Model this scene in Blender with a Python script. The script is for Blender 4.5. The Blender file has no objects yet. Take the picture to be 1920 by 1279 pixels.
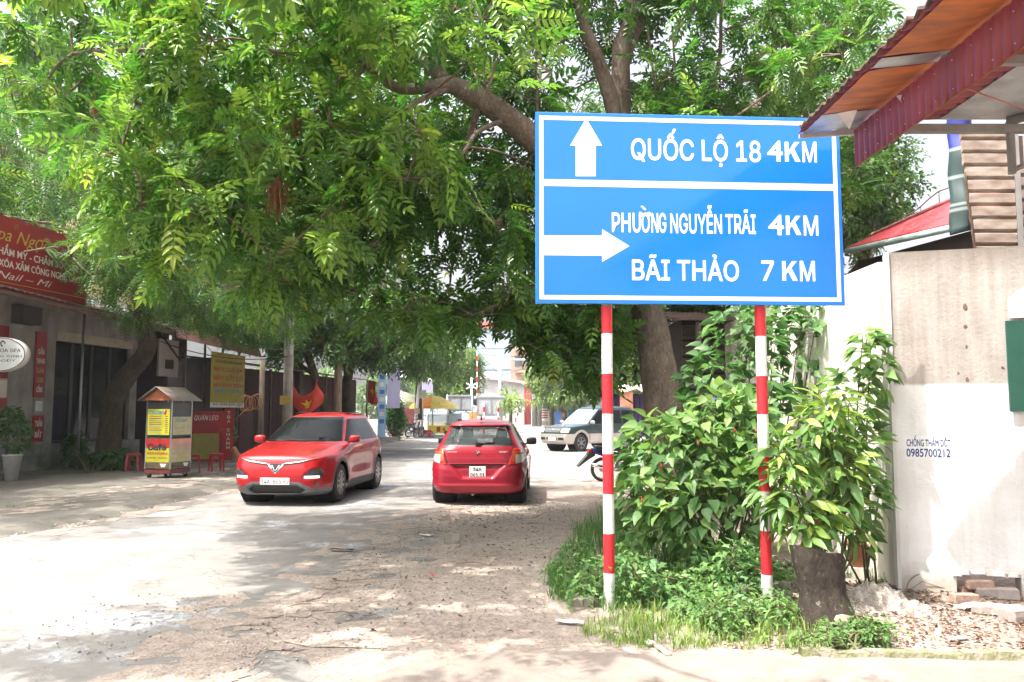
import bpy, math, random, os
import numpy as np
from mathutils import Vector, Matrix

random.seed(7)
RNG = np.random.default_rng(11)
scene = bpy.context.scene
COL = scene.collection
PI = math.pi
R = math.radians

# ------------------------------------------------------------------ camera, sky, sun, exposure
CAM_H = 1.65
FPX = 1536.0                      # focal length in photograph pixels (1920 wide)
PITCH = math.atan(130.5 / FPX)
cam_data = bpy.data.cameras.new('camera')
cam = bpy.data.objects.new('camera', cam_data)
COL.objects.link(cam)
cam_data.sensor_width = 36.0
cam_data.lens = FPX / 1920.0 * 36.0
cam_data.clip_start = 0.05
cam_data.clip_end = 3000
cam.location = (0, 0, CAM_H)
cam.rotation_euler = (PI / 2 + PITCH, 0, 0)
scene.camera = cam

SUN_TO = Vector((-0.43, -0.24, 1.0)).normalized()       # towards the sun
world = bpy.data.worlds.new('World')
scene.world = world
world.use_nodes = True
wn = world.node_tree
sky = wn.nodes.new('ShaderNodeTexSky')
sky.sky_type = 'NISHITA'
sky.sun_disc = False
sky.sun_elevation = math.asin(SUN_TO.z)
sky.sun_rotation = math.atan2(SUN_TO.x, SUN_TO.y)
sky.air_density = 0.8
sky.dust_density = 9.0
sky.ozone_density = 0.3
hz = wn.nodes.new('ShaderNodeHueSaturation')          # humid, milky tropical sky
hz.inputs['Saturation'].default_value = 0.35
hz.inputs['Value'].default_value = 1.75
wn.links.new(sky.outputs['Color'], hz.inputs['Color'])
wn.links.new(hz.outputs['Color'], wn.nodes['Background'].inputs['Color'])
wn.nodes['Background'].inputs['Strength'].default_value = 0.15

sun_data = bpy.data.lights.new('sun', 'SUN')
sun = bpy.data.objects.new('sun', sun_data)
COL.objects.link(sun)
sun_data.energy = 4.6
sun_data.angle = R(0.55)
sun_data.color = (1.0, 0.95, 0.87)
sun.rotation_euler = (-SUN_TO).to_track_quat('-Z', 'Y').to_euler()
sun.location = (-10, -8, 30)

scene.view_settings.view_transform = 'Standard'
scene.view_settings.look = 'None'
scene.view_settings.gamma = 1.0
scene.view_settings.exposure = 1.08
scene.view_settings.use_curve_mapping = False

# ------------------------------------------------------------------ layout helpers: photograph pixel -> point in the place
CP, SP = math.cos(PITCH), math.sin(PITCH)
def ray(px, py):
    u = (px - 960.0) / FPX
    v = (639.5 - py) / FPX
    return Vector((u, CP - v * SP, SP + v * CP))
def at(px, py, Y):
    d = ray(px, py)
    return Vector((0, 0, CAM_H)) + d * (Y / d.y)
def gnd(px, py, z=0.0):
    d = ray(px, py)
    return Vector((0, 0, CAM_H)) + d * ((z - CAM_H) / d.z)
# the row of shops on the left stands along this line
WD = Vector((0.162, 0.987, 0)).normalized()
WN = Vector((0.987, -0.162, 0)).normalized()
WP = Vector((-12.8, 20.5, 0))
def wl(t, n, z):
    return WP + WD * t + WN * n + Vector((0, 0, z))
def onwall(px, py, n=0.0):
    d = ray(px, py)
    o = Vector((0, 0, CAM_H))
    k = ((WP + WN * n) - o).dot(WN) / d.dot(WN)
    p = o + d * k
    return (p - WP).dot(WD), p.z
WROT = math.atan2(WD.y, WD.x)         # local x axis along the row

# ------------------------------------------------------------------ materials
def S(r, g, b):
    def f(c):
        c /= 255.0
        return c / 12.92 if c <= 0.04045 else ((c + 0.055) / 1.055) ** 2.4
    return (f(r), f(g), f(b))
MATS = {}
def mat(name, col, rough=0.6, metal=0.0, col2=None, scale=5.0, bump=0.0, bscale=60.0, coat=0.0, spec=0.5,
        detail=5.0, lo=0.35, hi=0.65, coord='Object', transmission=0.0, alpha=1.0, emit=None, estr=0.0, stretch=None):
    if name in MATS:
        return MATS[name]
    m = bpy.data.materials.new(name)
    m.use_nodes = True
    nt = m.node_tree
    b = nt.nodes['Principled BSDF']
    b.inputs['Roughness'].default_value = rough
    b.inputs['Metallic'].default_value = metal
    b.inputs['Specular IOR Level'].default_value = spec
    b.inputs['Coat Weight'].default_value = coat
    b.inputs['Coat Roughness'].default_value = 0.05
    b.inputs['Transmission Weight'].default_value = transmission
    b.inputs['Alpha'].default_value = alpha
    if col2 is None:
        col2 = tuple(c * 0.8 for c in col)
    tc = nt.nodes.new('ShaderNodeTexCoord')
    mp = nt.nodes.new('ShaderNodeMapping')
    if stretch:
        mp.inputs['Scale'].default_value = stretch
    nt.links.new(tc.outputs[coord], mp.inputs['Vector'])
    nz = nt.nodes.new('ShaderNodeTexNoise')
    nz.inputs['Scale'].default_value = scale
    nz.inputs['Detail'].default_value = detail
    nt.links.new(mp.outputs[0], nz.inputs['Vector'])
    rp = nt.nodes.new('ShaderNodeValToRGB')
    rp.color_ramp.elements[0].position = lo
    rp.color_ramp.elements[0].color = (*col2, 1)
    rp.color_ramp.elements[1].position = hi
    rp.color_ramp.elements[1].color = (*col, 1)
    nt.links.new(nz.outputs['Fac'], rp.inputs['Fac'])
    nt.links.new(rp.outputs['Color'], b.inputs['Base Color'])
    if bump > 0:
        n2 = nt.nodes.new('ShaderNodeTexNoise')
        n2.inputs['Scale'].default_value = bscale
        n2.inputs['Detail'].default_value = 6
        nt.links.new(mp.outputs[0], n2.inputs['Vector'])
        bp = nt.nodes.new('ShaderNodeBump')
        bp.inputs['Strength'].default_value = bump
        bp.inputs['Distance'].default_value = 0.02
        nt.links.new(n2.outputs['Fac'], bp.inputs['Height'])
        nt.links.new(bp.outputs[0], b.inputs['Normal'])
    if emit:
        b.inputs['Emission Color'].default_value = (*emit, 1)
        b.inputs['Emission Strength'].default_value = estr
    MATS[name] = m
    return m

def leafmat(name, dark, mid, light, trans=0.45, rough=0.38, third=None, spec=0.5):
    """leaf: colour from the per-leaf attribute 'var', glossy face, light passes through"""
    m = bpy.data.materials.new(name)
    m.use_nodes = True
    nt = m.node_tree
    b = nt.nodes['Principled BSDF']
    out = nt.nodes['Material Output']
    at_ = nt.nodes.new('ShaderNodeAttribute')
    at_.attribute_name = 'var'
    rp = nt.nodes.new('ShaderNodeValToRGB')
    e = rp.color_ramp.elements
    e[0].position = 0.0; e[0].color = (*dark, 1)
    e[1].position = 0.85; e[1].color = (*light, 1)
    k = e.new(0.5); k.color = (*mid, 1)
    if third:
        k = e.new(0.97); k.color = (*third, 1)
    nt.links.new(at_.outputs['Fac'], rp.inputs['Fac'])
    nt.links.new(rp.outputs['Color'], b.inputs['Base Color'])
    b.inputs['Roughness'].default_value = rough
    b.inputs['Specular IOR Level'].default_value = spec
    tr = nt.nodes.new('ShaderNodeBsdfTranslucent')
    hs = nt.nodes.new('ShaderNodeHueSaturation')
    hs.inputs['Value'].default_value = 1.5
    hs.inputs['Saturation'].default_value = 1.1
    nt.links.new(rp.outputs['Color'], hs.inputs['Color'])
    nt.links.new(hs.outputs[0], tr.inputs['Color'])
    mx = nt.nodes.new('ShaderNodeMixShader')
    mx.inputs[0].default_value = trans
    nt.links.new(b.outputs[0], mx.inputs[1])
    nt.links.new(tr.outputs[0], mx.inputs[2])
    nt.links.new(mx.outputs[0], out.inputs['Surface'])
    return m

def nodes_of(name):
    m = bpy.data.materials.new(name)
    m.use_nodes = True
    nt = m.node_tree
    return m, nt, nt.nodes['Principled BSDF']
def N(nt, kind, **kw):
    n = nt.nodes.new(kind)
    for k, v in kw.items():
        if k in n.inputs:
            n.inputs[k].default_value = v
        else:
            setattr(n, k, v)
    return n
def ramp(nt, src, stops):
    r = nt.nodes.new('ShaderNodeValToRGB')
    e = r.color_ramp.elements
    e[0].position, e[0].color = stops[0][0], (*stops[0][1], 1)
    e[1].position, e[1].color = stops[-1][0], (*stops[-1][1], 1)
    for p, c in stops[1:-1]:
        k = e.new(p); k.color = (*c, 1)
    nt.links.new(src, r.inputs['Fac'])
    return r.outputs['Color']
def mixc(nt, fac, a, b, mode='MIX'):
    n = nt.nodes.new('ShaderNodeMix')
    n.data_type = 'RGBA'
    n.blend_type = mode
    if isinstance(fac, float): n.inputs['Factor'].default_value = fac
    else: nt.links.new(fac, n.inputs['Factor'])
    for s, v in ((6, a), (7, b)):
        if isinstance(v, tuple): n.inputs[s].default_value = (*v, 1)
        else: nt.links.new(v, n.inputs[s])
    return n.outputs[2]
def noise(nt, vec, scale, detail=5.0, rough=0.55):
    n = N(nt, 'ShaderNodeTexNoise', Scale=scale, Detail=detail, Roughness=rough)
    nt.links.new(vec, n.inputs['Vector'])
    return n.outputs['Fac']
def bumpn(nt, b, h, strength, dist=0.02):
    n = N(nt, 'ShaderNodeBump', Strength=strength, Distance=dist)
    nt.links.new(h, n.inputs['Height'])
    nt.links.new(n.outputs[0], b.inputs['Normal'])

# ------------------------------------------------------------------ object helpers
def tag(o, label=None, cat=None, group=None, kind=None):
    if label: o['label'] = label
    if cat: o['category'] = cat
    if group: o['group'] = group
    if kind: o['kind'] = kind
    return o
def empty(name, loc=(0, 0, 0), rz=0.0, label=None, cat=None, group=None, parent=None):
    o = bpy.data.objects.new(name, None)
    COL.objects.link(o)
    o.location = loc
    o.rotation_euler = (0, 0, rz)
    o.empty_display_size = 0.1
    if parent: o.parent = parent
    return tag(o, label, cat, group)
def link(name, me, parent=None, m=None, loc=None, rot=None):
    if m is not None and not me.materials:
        me.materials.append(m)
    o = bpy.data.objects.new(name, me)
    COL.objects.link(o)
    if parent: o.parent = parent
    if loc is not None: o.location = loc
    if rot is not None: o.rotation_euler = rot
    return o
def copy_tree(o, parent=None):
    c = o.copy()
    COL.objects.link(c)
    c.parent = parent
    for ch in list(o.children):
        copy_tree(ch, c)
    return c
def npmesh(name, V, F, smooth=False, var=None):
    """mesh from numpy arrays; F has one polygon size"""
    V = np.asarray(V, dtype=np.float32)
    F = np.asarray(F, dtype=np.int32)
    me = bpy.data.meshes.new(name)
    n, k = F.shape
    me.vertices.add(len(V)); me.vertices.foreach_set('co', V.ravel())
    me.loops.add(n * k); me.loops.foreach_set('vertex_index', F.ravel())
    me.polygons.add(n)
    me.polygons.foreach_set('loop_start', np.arange(0, n * k, k, dtype=np.int32))
    if smooth:
        me.polygons.foreach_set('use_smooth', np.ones(n, dtype=bool))
    if var is not None:
        a = me.attributes.new('var', 'FLOAT', 'POINT')
        a.data.foreach_set('value', np.asarray(var, dtype=np.float32))
    me.update(calc_edges=True)
    return me

class MB:
    """collects shapes into one mesh"""
    def __init__(self):
        self.v = []; self.f = []; self.s = []
    def add(self, vs, fs, smooth=False):
        o = len(self.v)
        self.v += [tuple(p) for p in vs]
        self.f += [tuple(i + o for i in f) for f in fs]
        self.s += [smooth] * len(fs)
        return self
    def box(self, c, d, rz=0.0, M=None, taper=1.0):
        hx, hy, hz = d[0] / 2, d[1] / 2, d[2] / 2
        vs = []
        for sz in (-1, 1):
            k = taper if sz > 0 else 1.0
            for sx, sy in ((-1, -1), (1, -1), (1, 1), (-1, 1)):
                p = Vector((sx * hx * k, sy * hy * k, sz * hz))
                if M is not None: p = M @ p
                if rz: p = Matrix.Rotation(rz, 3, 'Z') @ p
                vs.append(p + Vector(c))
        return self.add(vs, [(0, 3, 2, 1), (4, 5, 6, 7), (0, 1, 5, 4), (1, 2, 6, 5), (2, 3, 7, 6), (3, 0, 4, 7)])
    def hexa(self, p):          # eight corners: bottom ring then top ring
        return self.add(p, [(0, 3, 2, 1), (4, 5, 6, 7), (0, 1, 5, 4), (1, 2, 6, 5), (2, 3, 7, 6), (3, 0, 4, 7)])
    def tube(self, pts, rad, n=8, cap=True, smooth=True, jitter=0.0):
        pts = [Vector(p) for p in pts]
        if not hasattr(rad, '__len__'): rad = [rad] * len(pts)
        vs = []; fs = []
        up = Vector((0.13, 0.31, 0.94))
        side = None
        for i, p in enumerate(pts):
            a = pts[max(i - 1, 0)]; b = pts[min(i + 1, len(pts) - 1)]
            t = (b - a).normalized()
            if side is None:
                side = t.cross(up)
                if side.length < 1e-3: side = t.cross(Vector((1, 0, 0)))
            side = (side - t * side.dot(t)).normalized()
            w = t.cross(side)
            for k in range(n):
                g = 2 * PI * k / n
                r = rad[i] * (1 + (random.uniform(-jitter, jitter) if jitter else 0))
                vs.append(p + side * math.cos(g) * r + w * math.sin(g) * r)
        for i in range(len(pts) - 1):
            for k in range(n):
                k2 = (k + 1) % n
                fs.append((i * n + k, i * n + k2, (i + 1) * n + k2, (i + 1) * n + k))
        self.add(vs, fs, smooth)
        if cap:
            o = len(self.v) - len(vs)
            self.f.append(tuple(o + k for k in reversed(range(n)))); self.s.append(False)
            self.f.append(tuple(o + (len(pts) - 1) * n + k for k in range(n))); self.s.append(False)
        return self
    def lathe(self, prof, c=(0, 0, 0), n=20, smooth=True, axis='Z'):
        vs = []; fs = []
        for r, z in prof:
            for k in range(n):
                g = 2 * PI * k / n
                if axis == 'Z': p = (r * math.cos(g), r * math.sin(g), z)
                elif axis == 'X': p = (z, r * math.cos(g), r * math.sin(g))
                else: p = (r * math.cos(g), z, r * math.sin(g))
                vs.append((p[0] + c[0], p[1] + c[1], p[2] + c[2]))
        for i in range(len(prof) - 1):
            for k in range(n):
                k2 = (k + 1) % n
                fs.append((i * n + k, i * n + k2, (i + 1) * n + k2, (i + 1) * n + k))
        return self.add(vs, fs, smooth)
    def prism(self, poly, y0, y1, axis='Y'):
        """polygon of (a,b) pairs extruded; axis Y: (x,z) polygon; axis X: (y,z); axis Z: (x,y)"""
        def P(a, b, c):
            return {'Y': (a, c, b), 'X': (c, a, b), 'Z': (a, b, c)}[axis]
        n = len(poly)
        vs = [P(a, b, y0) for a, b in poly] + [P(a, b, y1) for a, b in poly]
        fs = [tuple(range(n)), tuple(reversed(range(n, 2 * n)))]
        for i in range(n):
            j = (i + 1) % n
            fs.append((i, i + n, j + n, j))
        return self.add(vs, fs)
    def quad(self, a, b, c, d):
        return self.add([a, b, c, d], [(0, 1, 2, 3)])
    def mesh(self, name):
        me = bpy.data.meshes.new(name)
        me.from_pydata(self.v, [], self.f)
        me.polygons.foreach_set('use_smooth', self.s)
        me.update()
        return me
    def build(self, name, m, parent=None, loc=None, rot=None, fix=False):
        me = self.mesh(name)
        if fix:
            import bmesh
            bm = bmesh.new(); bm.from_mesh(me)
            bmesh.ops.recalc_face_normals(bm, faces=bm.faces)
            bm.to_mesh(me); bm.free()
        return link(name, me, parent, m, loc, rot)
def bevel(o, w=0.01, seg=2):
    md = o.modifiers.new('bevel', 'BEVEL')
    md.width = w; md.segments = seg; md.limit_method = 'ANGLE'; md.angle_limit = R(40)
    return o

# text: glyph outlines laid on a plane, fitted to a width and a capital height
FONT = None
try:
    FONT = bpy.data.fonts.load(os.path.join(bpy.utils.system_resource('DATAFILES'), 'fonts', 'Inter.woff2'))
except Exception:
    FONT = None
_caps = {}
def _txt(body, offset, shear, font=True):
    c = bpy.data.curves.new('glyphs', 'FONT')
    c.body = body
    if font and FONT: c.font = FONT
    c.offset = offset; c.shear = shear
    c.resolution_u = 3
    o = bpy.data.objects.new('glyphs', c)
    COL.objects.link(o)
    dg = bpy.context.evaluated_depsgraph_get()
    me = bpy.data.meshes.new_from_object(o.evaluated_get(dg))
    bpy.data.objects.remove(o); bpy.data.curves.remove(c)
    return me
def text(name, body, x0, x1, zb, cap, m, parent=None, loc=(0, 0, 0), rot=(0, 0, 0), bold=0.0, shear=0.0, layers=1, slope=0.0, font=True):
    """letters in the local x-z plane facing -y, from x0 to x1, baseline zb, capital height cap"""
    me = _txt(body, bold, shear, font)
    key = ('H', bold, font)
    if key not in _caps:
        h = _txt('H', bold, 0, font)
        zz = [v.co.y for v in h.vertices]
        _caps[key] = (min(zz), max(zz))
    a, b = _caps[key]
    n = len(me.vertices)
    co = np.zeros(n * 3, dtype=np.float32)
    me.vertices.foreach_get('co', co)
    co = co.reshape(-1, 3)
    sx = (x1 - x0) / max(1e-6, (co[:, 0].max() - co[:, 0].min()))
    x = (co[:, 0] - co[:, 0].min()) * sx + x0
    z = (co[:, 1] - a) * cap / (b - a) + zb + slope * (x - x0)
    out = np.stack([x, np.zeros(n), z], 1).astype(np.float32)
    me.vertices.foreach_set('co', out.ravel())
    if layers > 1:                       # thicker strokes: shifted copies, each a hair prouder
        fs = [tuple(p.vertices) for p in me.polygons]
        V = []; F = []
        for k in range(layers):
            dx = (k - (layers - 1) / 2) * cap * 0.035; dz = 0.0
            if layers > 3:
                an = 2 * PI * k / (layers - 1); rr_ = 0.0 if k == layers - 1 else cap * 0.026
                dx, dz = rr_ * math.cos(an) * min(1.0, sx * (b - a) / cap), rr_ * math.sin(an)
            o2 = len(V)
            V += [(p[0] + dx, -0.00008 * k, p[2] + dz) for p in out]
            F += [tuple(i + o2 for i in f) for f in fs]
        me2 = bpy.data.meshes.new(name)
        me2.from_pydata(V, [], F)
        me = me2
    me.materials.clear()
    me.update()
    return link(name, me, parent, m, loc, rot)
# ------------------------------------------------------------------ ground, road, pavements
def dirt_material():
    m, nt, b = nodes_of('dusty_gravel_soil')
    tc = nt.nodes.new('ShaderNodeTexCoord').outputs['Object']
    n1 = noise(nt, tc, 0.9, 6); n2 = noise(nt, tc, 9.0, 8, 0.7); n3 = noise(nt, tc, 70.0, 4, 0.7)
    c1 = ramp(nt, n1, [(0.3, (0.31, 0.255, 0.22)), (0.7, (0.40, 0.345, 0.305))])
    c2 = ramp(nt, n2, [(0.32, (0.62, 0.57, 0.53)), (0.6, (1, 1, 1))])
    c = mixc(nt, 0.75, c1, c2, 'MULTIPLY')
    vo = N(nt, 'ShaderNodeTexVoronoi', Scale=38.0)
    nt.links.new(tc, vo.inputs['Vector'])
    c3 = ramp(nt, vo.outputs['Color'], [(0.1, (0.55, 0.5, 0.47)), (0.55, (1, 1, 1)), (0.95, (1.35, 1.3, 1.25))])
    c = mixc(nt, 0.45, c, c3, 'MULTIPLY')
    nt.links.new(c, b.inputs['Base Color'])
    b.inputs['Roughness'].default_value = 0.95
    b.inputs['Specular IOR Level'].default_value = 0.15
    h = N(nt, 'ShaderNodeMath', operation='ADD')
    nt.links.new(n3, h.inputs[0]); nt.links.new(vo.outputs['Distance'], h.inputs[1])
    h2 = N(nt, 'ShaderNodeMath', operation='ADD')
    nt.links.new(h.outputs[0], h2.inputs[0]); nt.links.new(n2, h2.inputs[1])
    bumpn(nt, b, h2.outputs[0], 0.5, 0.03)
    return m
def road_material():
    m, nt, b = nodes_of('worn_pale_asphalt')
    tc = nt.nodes.new('ShaderNodeTexCoord').outputs['Object']
    n1 = noise(nt, tc, 0.35, 6); n2 = noise(nt, tc, 2.2, 8, 0.65); n3 = noise(nt, tc, 110.0, 3, 0.7)
    c1 = ramp(nt, n1, [(0.32, (0.180, 0.170, 0.160)), (0.66, (0.255, 0.241, 0.228))])
    c2 = ramp(nt, n2, [(0.33, (0.72, 0.70, 0.68)), (0.52, (1, 1, 1))])
    c = mixc(nt, 0.7, c1, c2, 'MULTIPLY')
    # broken patches where the stones show
    vo = N(nt, 'ShaderNodeTexVoronoi', Scale=26.0)
    nt.links.new(tc, vo.inputs['Vector'])
    st = ramp(nt, vo.outputs['Color'], [(0.15, (0.20, 0.20, 0.21)), (0.5, (0.36, 0.36, 0.37)), (0.9, (0.46, 0.46, 0.47))])
    pm = noise(nt, tc, 0.55, 4, 0.6)
    pf = ramp(nt, pm, [(0.56, (0, 0, 0)), (0.62, (1, 1, 1))])
    c = mixc(nt, pf, c, st)
    # thin cracks
    vc = N(nt, 'ShaderNodeTexVoronoi', Scale=0.8, feature='DISTANCE_TO_EDGE')
    wv = N(nt, 'ShaderNodeVectorMath', operation='ADD')
    nn = N(nt, 'ShaderNodeTexNoise', Scale=2.5, Detail=6.0)
    nt.links.new(tc, nn.inputs['Vector']); nt.links.new(tc, wv.inputs[0]); nt.links.new(nn.outputs['Color'], wv.inputs[1])
    nt.links.new(wv.outputs[0], vc.inputs['Vector'])
    ck = ramp(nt, vc.outputs['Distance'], [(0.0, (0.55, 0.52, 0.5)), (0.012, (1, 1, 1))])
    c = mixc(nt, 0.8, c, ck, 'MULTIPLY')
    nt.links.new(c, b.inputs['Base Color'])
    b.inputs['Roughness'].default_value = 0.9
    b.inputs['Specular IOR Level'].default_value = 0.2
    h = N(nt, 'ShaderNodeMath', operation='MULTIPLY'); h.inputs[1].default_value = 1.0
    nt.links.new(vo.outputs['Distance'], h.inputs[0]); nt.links.new(pf, h.inputs[1])
    h2 = N(nt, 'ShaderNodeMath', operation='ADD')
    nt.links.new(h.outputs[0], h2.inputs[0]); nt.links.new(n3, h2.inputs[1])
    bumpn(nt, b, h2.outputs[0], 0.6, 0.02)
    return m
def concrete_material(name, a, bcol, moss=(0.16, 0.16, 0.08), mossy=0.5):
    m, nt, b = nodes_of(name)
    tc = nt.nodes.new('ShaderNodeTexCoord').outputs['Object']
    n1 = noise(nt, tc, 0.8, 7); n2 = noise(nt, tc, 5.0, 8, 0.7); n3 = noise(nt, tc, 60.0, 5, 0.7)
    c1 = ramp(nt, n1, [(0.3, bcol), (0.68, a)])
    c2 = ramp(nt, n2, [(0.3, (0.6, 0.56, 0.52)), (0.55, (1, 1, 1))])
    c = mixc(nt, 0.6, c1, c2, 'MULTIPLY')
    pm = noise(nt, tc, 1.7, 6, 0.65)
    pf = ramp(nt, pm, [(0.55, (0, 0, 0)), (0.7, (mossy, mossy, mossy))])
    c = mixc(nt, pf, c, moss)
    nt.links.new(c, b.inputs['Base Color'])
    b.inputs['Roughness'].default_value = 0.92
    b.inputs['Specular IOR Level'].default_value = 0.2
    h2 = N(nt, 'ShaderNodeMath', operation='ADD')
    nt.links.new(n2, h2.inputs[0]); nt.links.new(n3, h2.inputs[1])
    bumpn(nt, b, h2.outputs[0], 0.5, 0.02)
    return m
M_DIRT = dirt_material()
M_ROAD = road_material()
M_PAVE = concrete_material('stained_pavement_concrete', (0.20, 0.185, 0.165), (0.115, 0.105, 0.09))
M_APRON = concrete_material('pinkish_apron_concrete', (0.285, 0.24, 0.21), (0.20, 0.168, 0.147), mossy=0.15)

def ragged(pts, step=0.25, amp=0.06, seed=1):
    """polyline with a broken, wandering edge"""
    rr = random.Random(seed)
    out = []
    for i in range(len(pts) - 1):
        a, b = Vector(pts[i]), Vector(pts[i + 1])
        n = max(1, int((b - a).length / step))
        t = (b - a).normalized(); nn = Vector((-t.y, t.x))
        for k in range(n):
            w = amp if (i + k) > 0 else 0
            out.append(a + (b - a) * (k / n) + nn * rr.uniform(-w, w))
    out.append(Vector(pts[-1]))
    return out

g = MB().quad((-900, -60, 0), (900, -60, 0), (900, 1500, 0), (-900, 1500, 0))
ground = tag(g.build('ground', M_DIRT), kind='structure')

left_edge = ragged([(-9.5, -20), (-8.2, 4), (-7.2, 9.0), (-6.6, 11.0), (-6.15, 13), (-6.1, 15), (-5.85, 17.5), (-5.9, 22), (-6.0, 30), (-6.3, 42), (-5.6, 50)], 0.3, 0.07, 3)
right_edge = ragged([(9, 27.5), (4.2, 25.5), (2.4, 22), (0.45, 17.6), (-1.2, 14), (-1.55, 11.8), (-1.8, 9.7), (-1.75, 8.3), (-2.05, 7.2), (-2.1, 6.2), (-2.0, 5.0), (-1.9, 3.0), (-1.5, -4), (-1.2, -20)], 0.07, 0.05, 5)
poly = left_edge + [Vector((-9, 56)), Vector((-45, 62)), Vector((-45, 93)), Vector((70, 93)), Vector((70, 30))] + right_edge
rm = MB()
n = len(poly)
top = [(p.x, p.y, 0.004) for p in poly]; bot = [(p.x, p.y, -0.02) for p in poly]
rm.add(top, [tuple(range(n))])
road = tag(rm.build('road', M_ROAD), kind='structure')

# dust and soil drifted over the road edges, worn asphalt islands in the verge
def blotches(name, edge, n, spread, size, m, z, seed, bias=0.0, ymin=4.5, ymax=24):
    rr = random.Random(seed); mb = MB()
    ed_ = [p for p in edge if ymin < p.y < ymax]
    for k in range(n):
        p = rr.choice(ed_)
        c = Vector((p.x + bias + rr.gauss(0, spread), p.y + rr.gauss(0, spread * .8)))
        r_ = size[0] + (size[1] - size[0]) * rr.random() ** 2.2; q = rr.randint(9, 15); el = rr.uniform(1.0, 2.4); an = rr.uniform(0, 3.1)
        vs = []
        for i in range(q):
            a = 2 * PI * i / q; d = r_ * rr.uniform(.45, 1.15)
            x_, y_ = d * math.cos(a) * el, d * math.sin(a)
            vs.append((c.x + x_ * math.cos(an) - y_ * math.sin(an), c.y + x_ * math.sin(an) + y_ * math.cos(an), z + k * .000004))
        mb.add(vs, [tuple(range(q))])
    return tag(mb.build(name, m), kind='structure')
blotches('ground_dust', right_edge, 340, .30, (.03, .26), M_DIRT, .0055, 3, bias=-.12)
blotches('road_islands', right_edge, 150, .30, (.03, .22), M_ROAD, .0016, 4, bias=.22)
# pavement in front of the shops, a low broken step above the road
pe = ragged([(-9.9, -20), (-8.5, 4), (-7.5, 9.0), (-6.95, 11.0), (-6.5, 13), (-6.4, 15), (-6.15, 17.5), (-6.2, 22), (-6.3, 30), (-6.6, 42), (-6.0, 50)], 0.22, 0.10, 8)
poly = pe + [Vector((-9.5, 55)), Vector((-40, 60)), Vector((-40, -20))]
pm = MB(); n = len(poly)
top = [(p.x, p.y, 0.085) for p in poly]; bot = [(p.x + (0.42 + random.uniform(-.12, .1) if p.x > -12 else 0), p.y, -0.02) for p in poly]
pm.add(top + bot, [tuple(reversed(range(n)))] + [(i, (i + 1) % n, (i + 1) % n + n, i + n) for i in range(n)])
tag(pm.build('pavement', M_PAVE, fix=True), kind='structure')
blotches('pavement_dirt', pe, 220, .35, (.04, .2), M_DIRT, .0885, 6, bias=-1.1, ymin=8, ymax=22)
blotches('kerb_dirt', pe, 200, .14, (.03, .22), M_DIRT, .010, 7, bias=.55, ymin=8, ymax=22)

# concrete apron in the bottom foreground
poly = ragged([(7, 5.35), (4.4, 5.45), (2.6, 5.55), (1.0, 5.68), (0.0, 5.72), (-0.6, 5.5), (-1.1, 5.0), (-1.3, 3.0), (-1.2, -20)], 0.14, 0.03, 9) + [Vector((7, -20))]
am = MB(); n = len(poly)
top = [(p.x, p.y, 0.02) for p in poly]; bot = [(p.x, p.y, -0.02) for p in poly]
am.add(top + bot, [tuple(range(n))] + [(i, (i + 1) % n, (i + 1) % n + n, i + n) for i in range(n)])
tag(am.build('path', M_APRON, fix=True), kind='structure')
km = MB()
kp = ragged([(1.95, 5.64), (2.6, 5.60), (3.4, 5.56), (4.4, 5.50), (6.5, 5.42)], 0.2, 0.02, 4)
for i in range(len(kp) - 1):
    a, b = kp[i], kp[i + 1]
    h1 = 0.05 + random.uniform(-.012, .012); h2 = h1
    km.hexa([(a.x, a.y, 0), (b.x, b.y, 0), (b.x, b.y + .10, 0), (a.x, a.y + .10, 0),
             (a.x, a.y + .015, h1), (b.x, b.y + .015, h2), (b.x, b.y + .09, h2), (a.x, a.y + .09, h1)])
tag(km.build('kerb', mat('mossy_kerb', (0.26, 0.23, 0.17), 0.95, col2=(0.12, 0.13, 0.05), scale=9, bump=0.8, bscale=50)), kind='structure')

# ------------------------------------------------------------------ blue direction sign
M_BLUE = mat('blue_sign_film', (0.006, 0.155, 0.61), 0.16, col2=(0.008, 0.165, 0.64), scale=1.2, coat=0.5)
M_SWHITE = mat('white_sign_film', (0.86, 0.87, 0.9), 0.25, col2=(0.84, 0.85, 0.88), scale=2)
M_STEEL = mat('galvanised_steel', (0.42, 0.43, 0.44), 0.45, metal=0.8, scale=12)
M_PRED = mat('red_post_band', (0.60, 0.018, 0.03), 0.4, col2=(0.42, 0.014, 0.022), scale=9, bump=.1, lo=.3, hi=.5)
M_PWHITE = mat('white_post_band', (0.76, 0.76, 0.75), 0.45, col2=(0.52, 0.50, 0.46), scale=7, lo=.28, hi=.46, bump=.1)
SA = R(3.6)
pl = gnd(1143, 1140); 
sign = empty('direction_sign', (pl.x, pl.y, 0), SA, 'large blue direction sign with white arrows on two red and white posts', 'road sign')
SX = Vector((math.cos(SA), math.sin(SA), 0)); SN = Vector((math.sin(SA), -math.cos(SA), 0))
BF = 0.085                      # board front face is this far in front of the post axis
def sgn(px, py):
    d = ray(px, py); o = Vector((0, 0, CAM_H)); q = pl + SN * BF
    p = o + d * ((q - o).dot(SN) / d.dot(SN))
    return (p - pl).dot(SX), p.z
x0, zt = sgn(1003.5, 209.5); x1, _ = sgn(1579, 400); _, zb = sgn(1003, 568.5)
zt2 = zt; 
bd = bevel(MB().box(((x0 + x1) / 2, -BF + .012, (zb + zt) / 2), (x1 - x0, .024, zt - zb)).build('sign_panel', M_BLUE, sign), .004, 1)
fr = MB()
for k in range(3):
    z = zb + (zt - zb) * (0.12 + 0.38 * k)
    fr.box(((x0 + x1) / 2, -BF + .046, z), (x1 - x0 - .08, .04, .04))
fr.build('back_rail', M_STEEL, sign)
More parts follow.
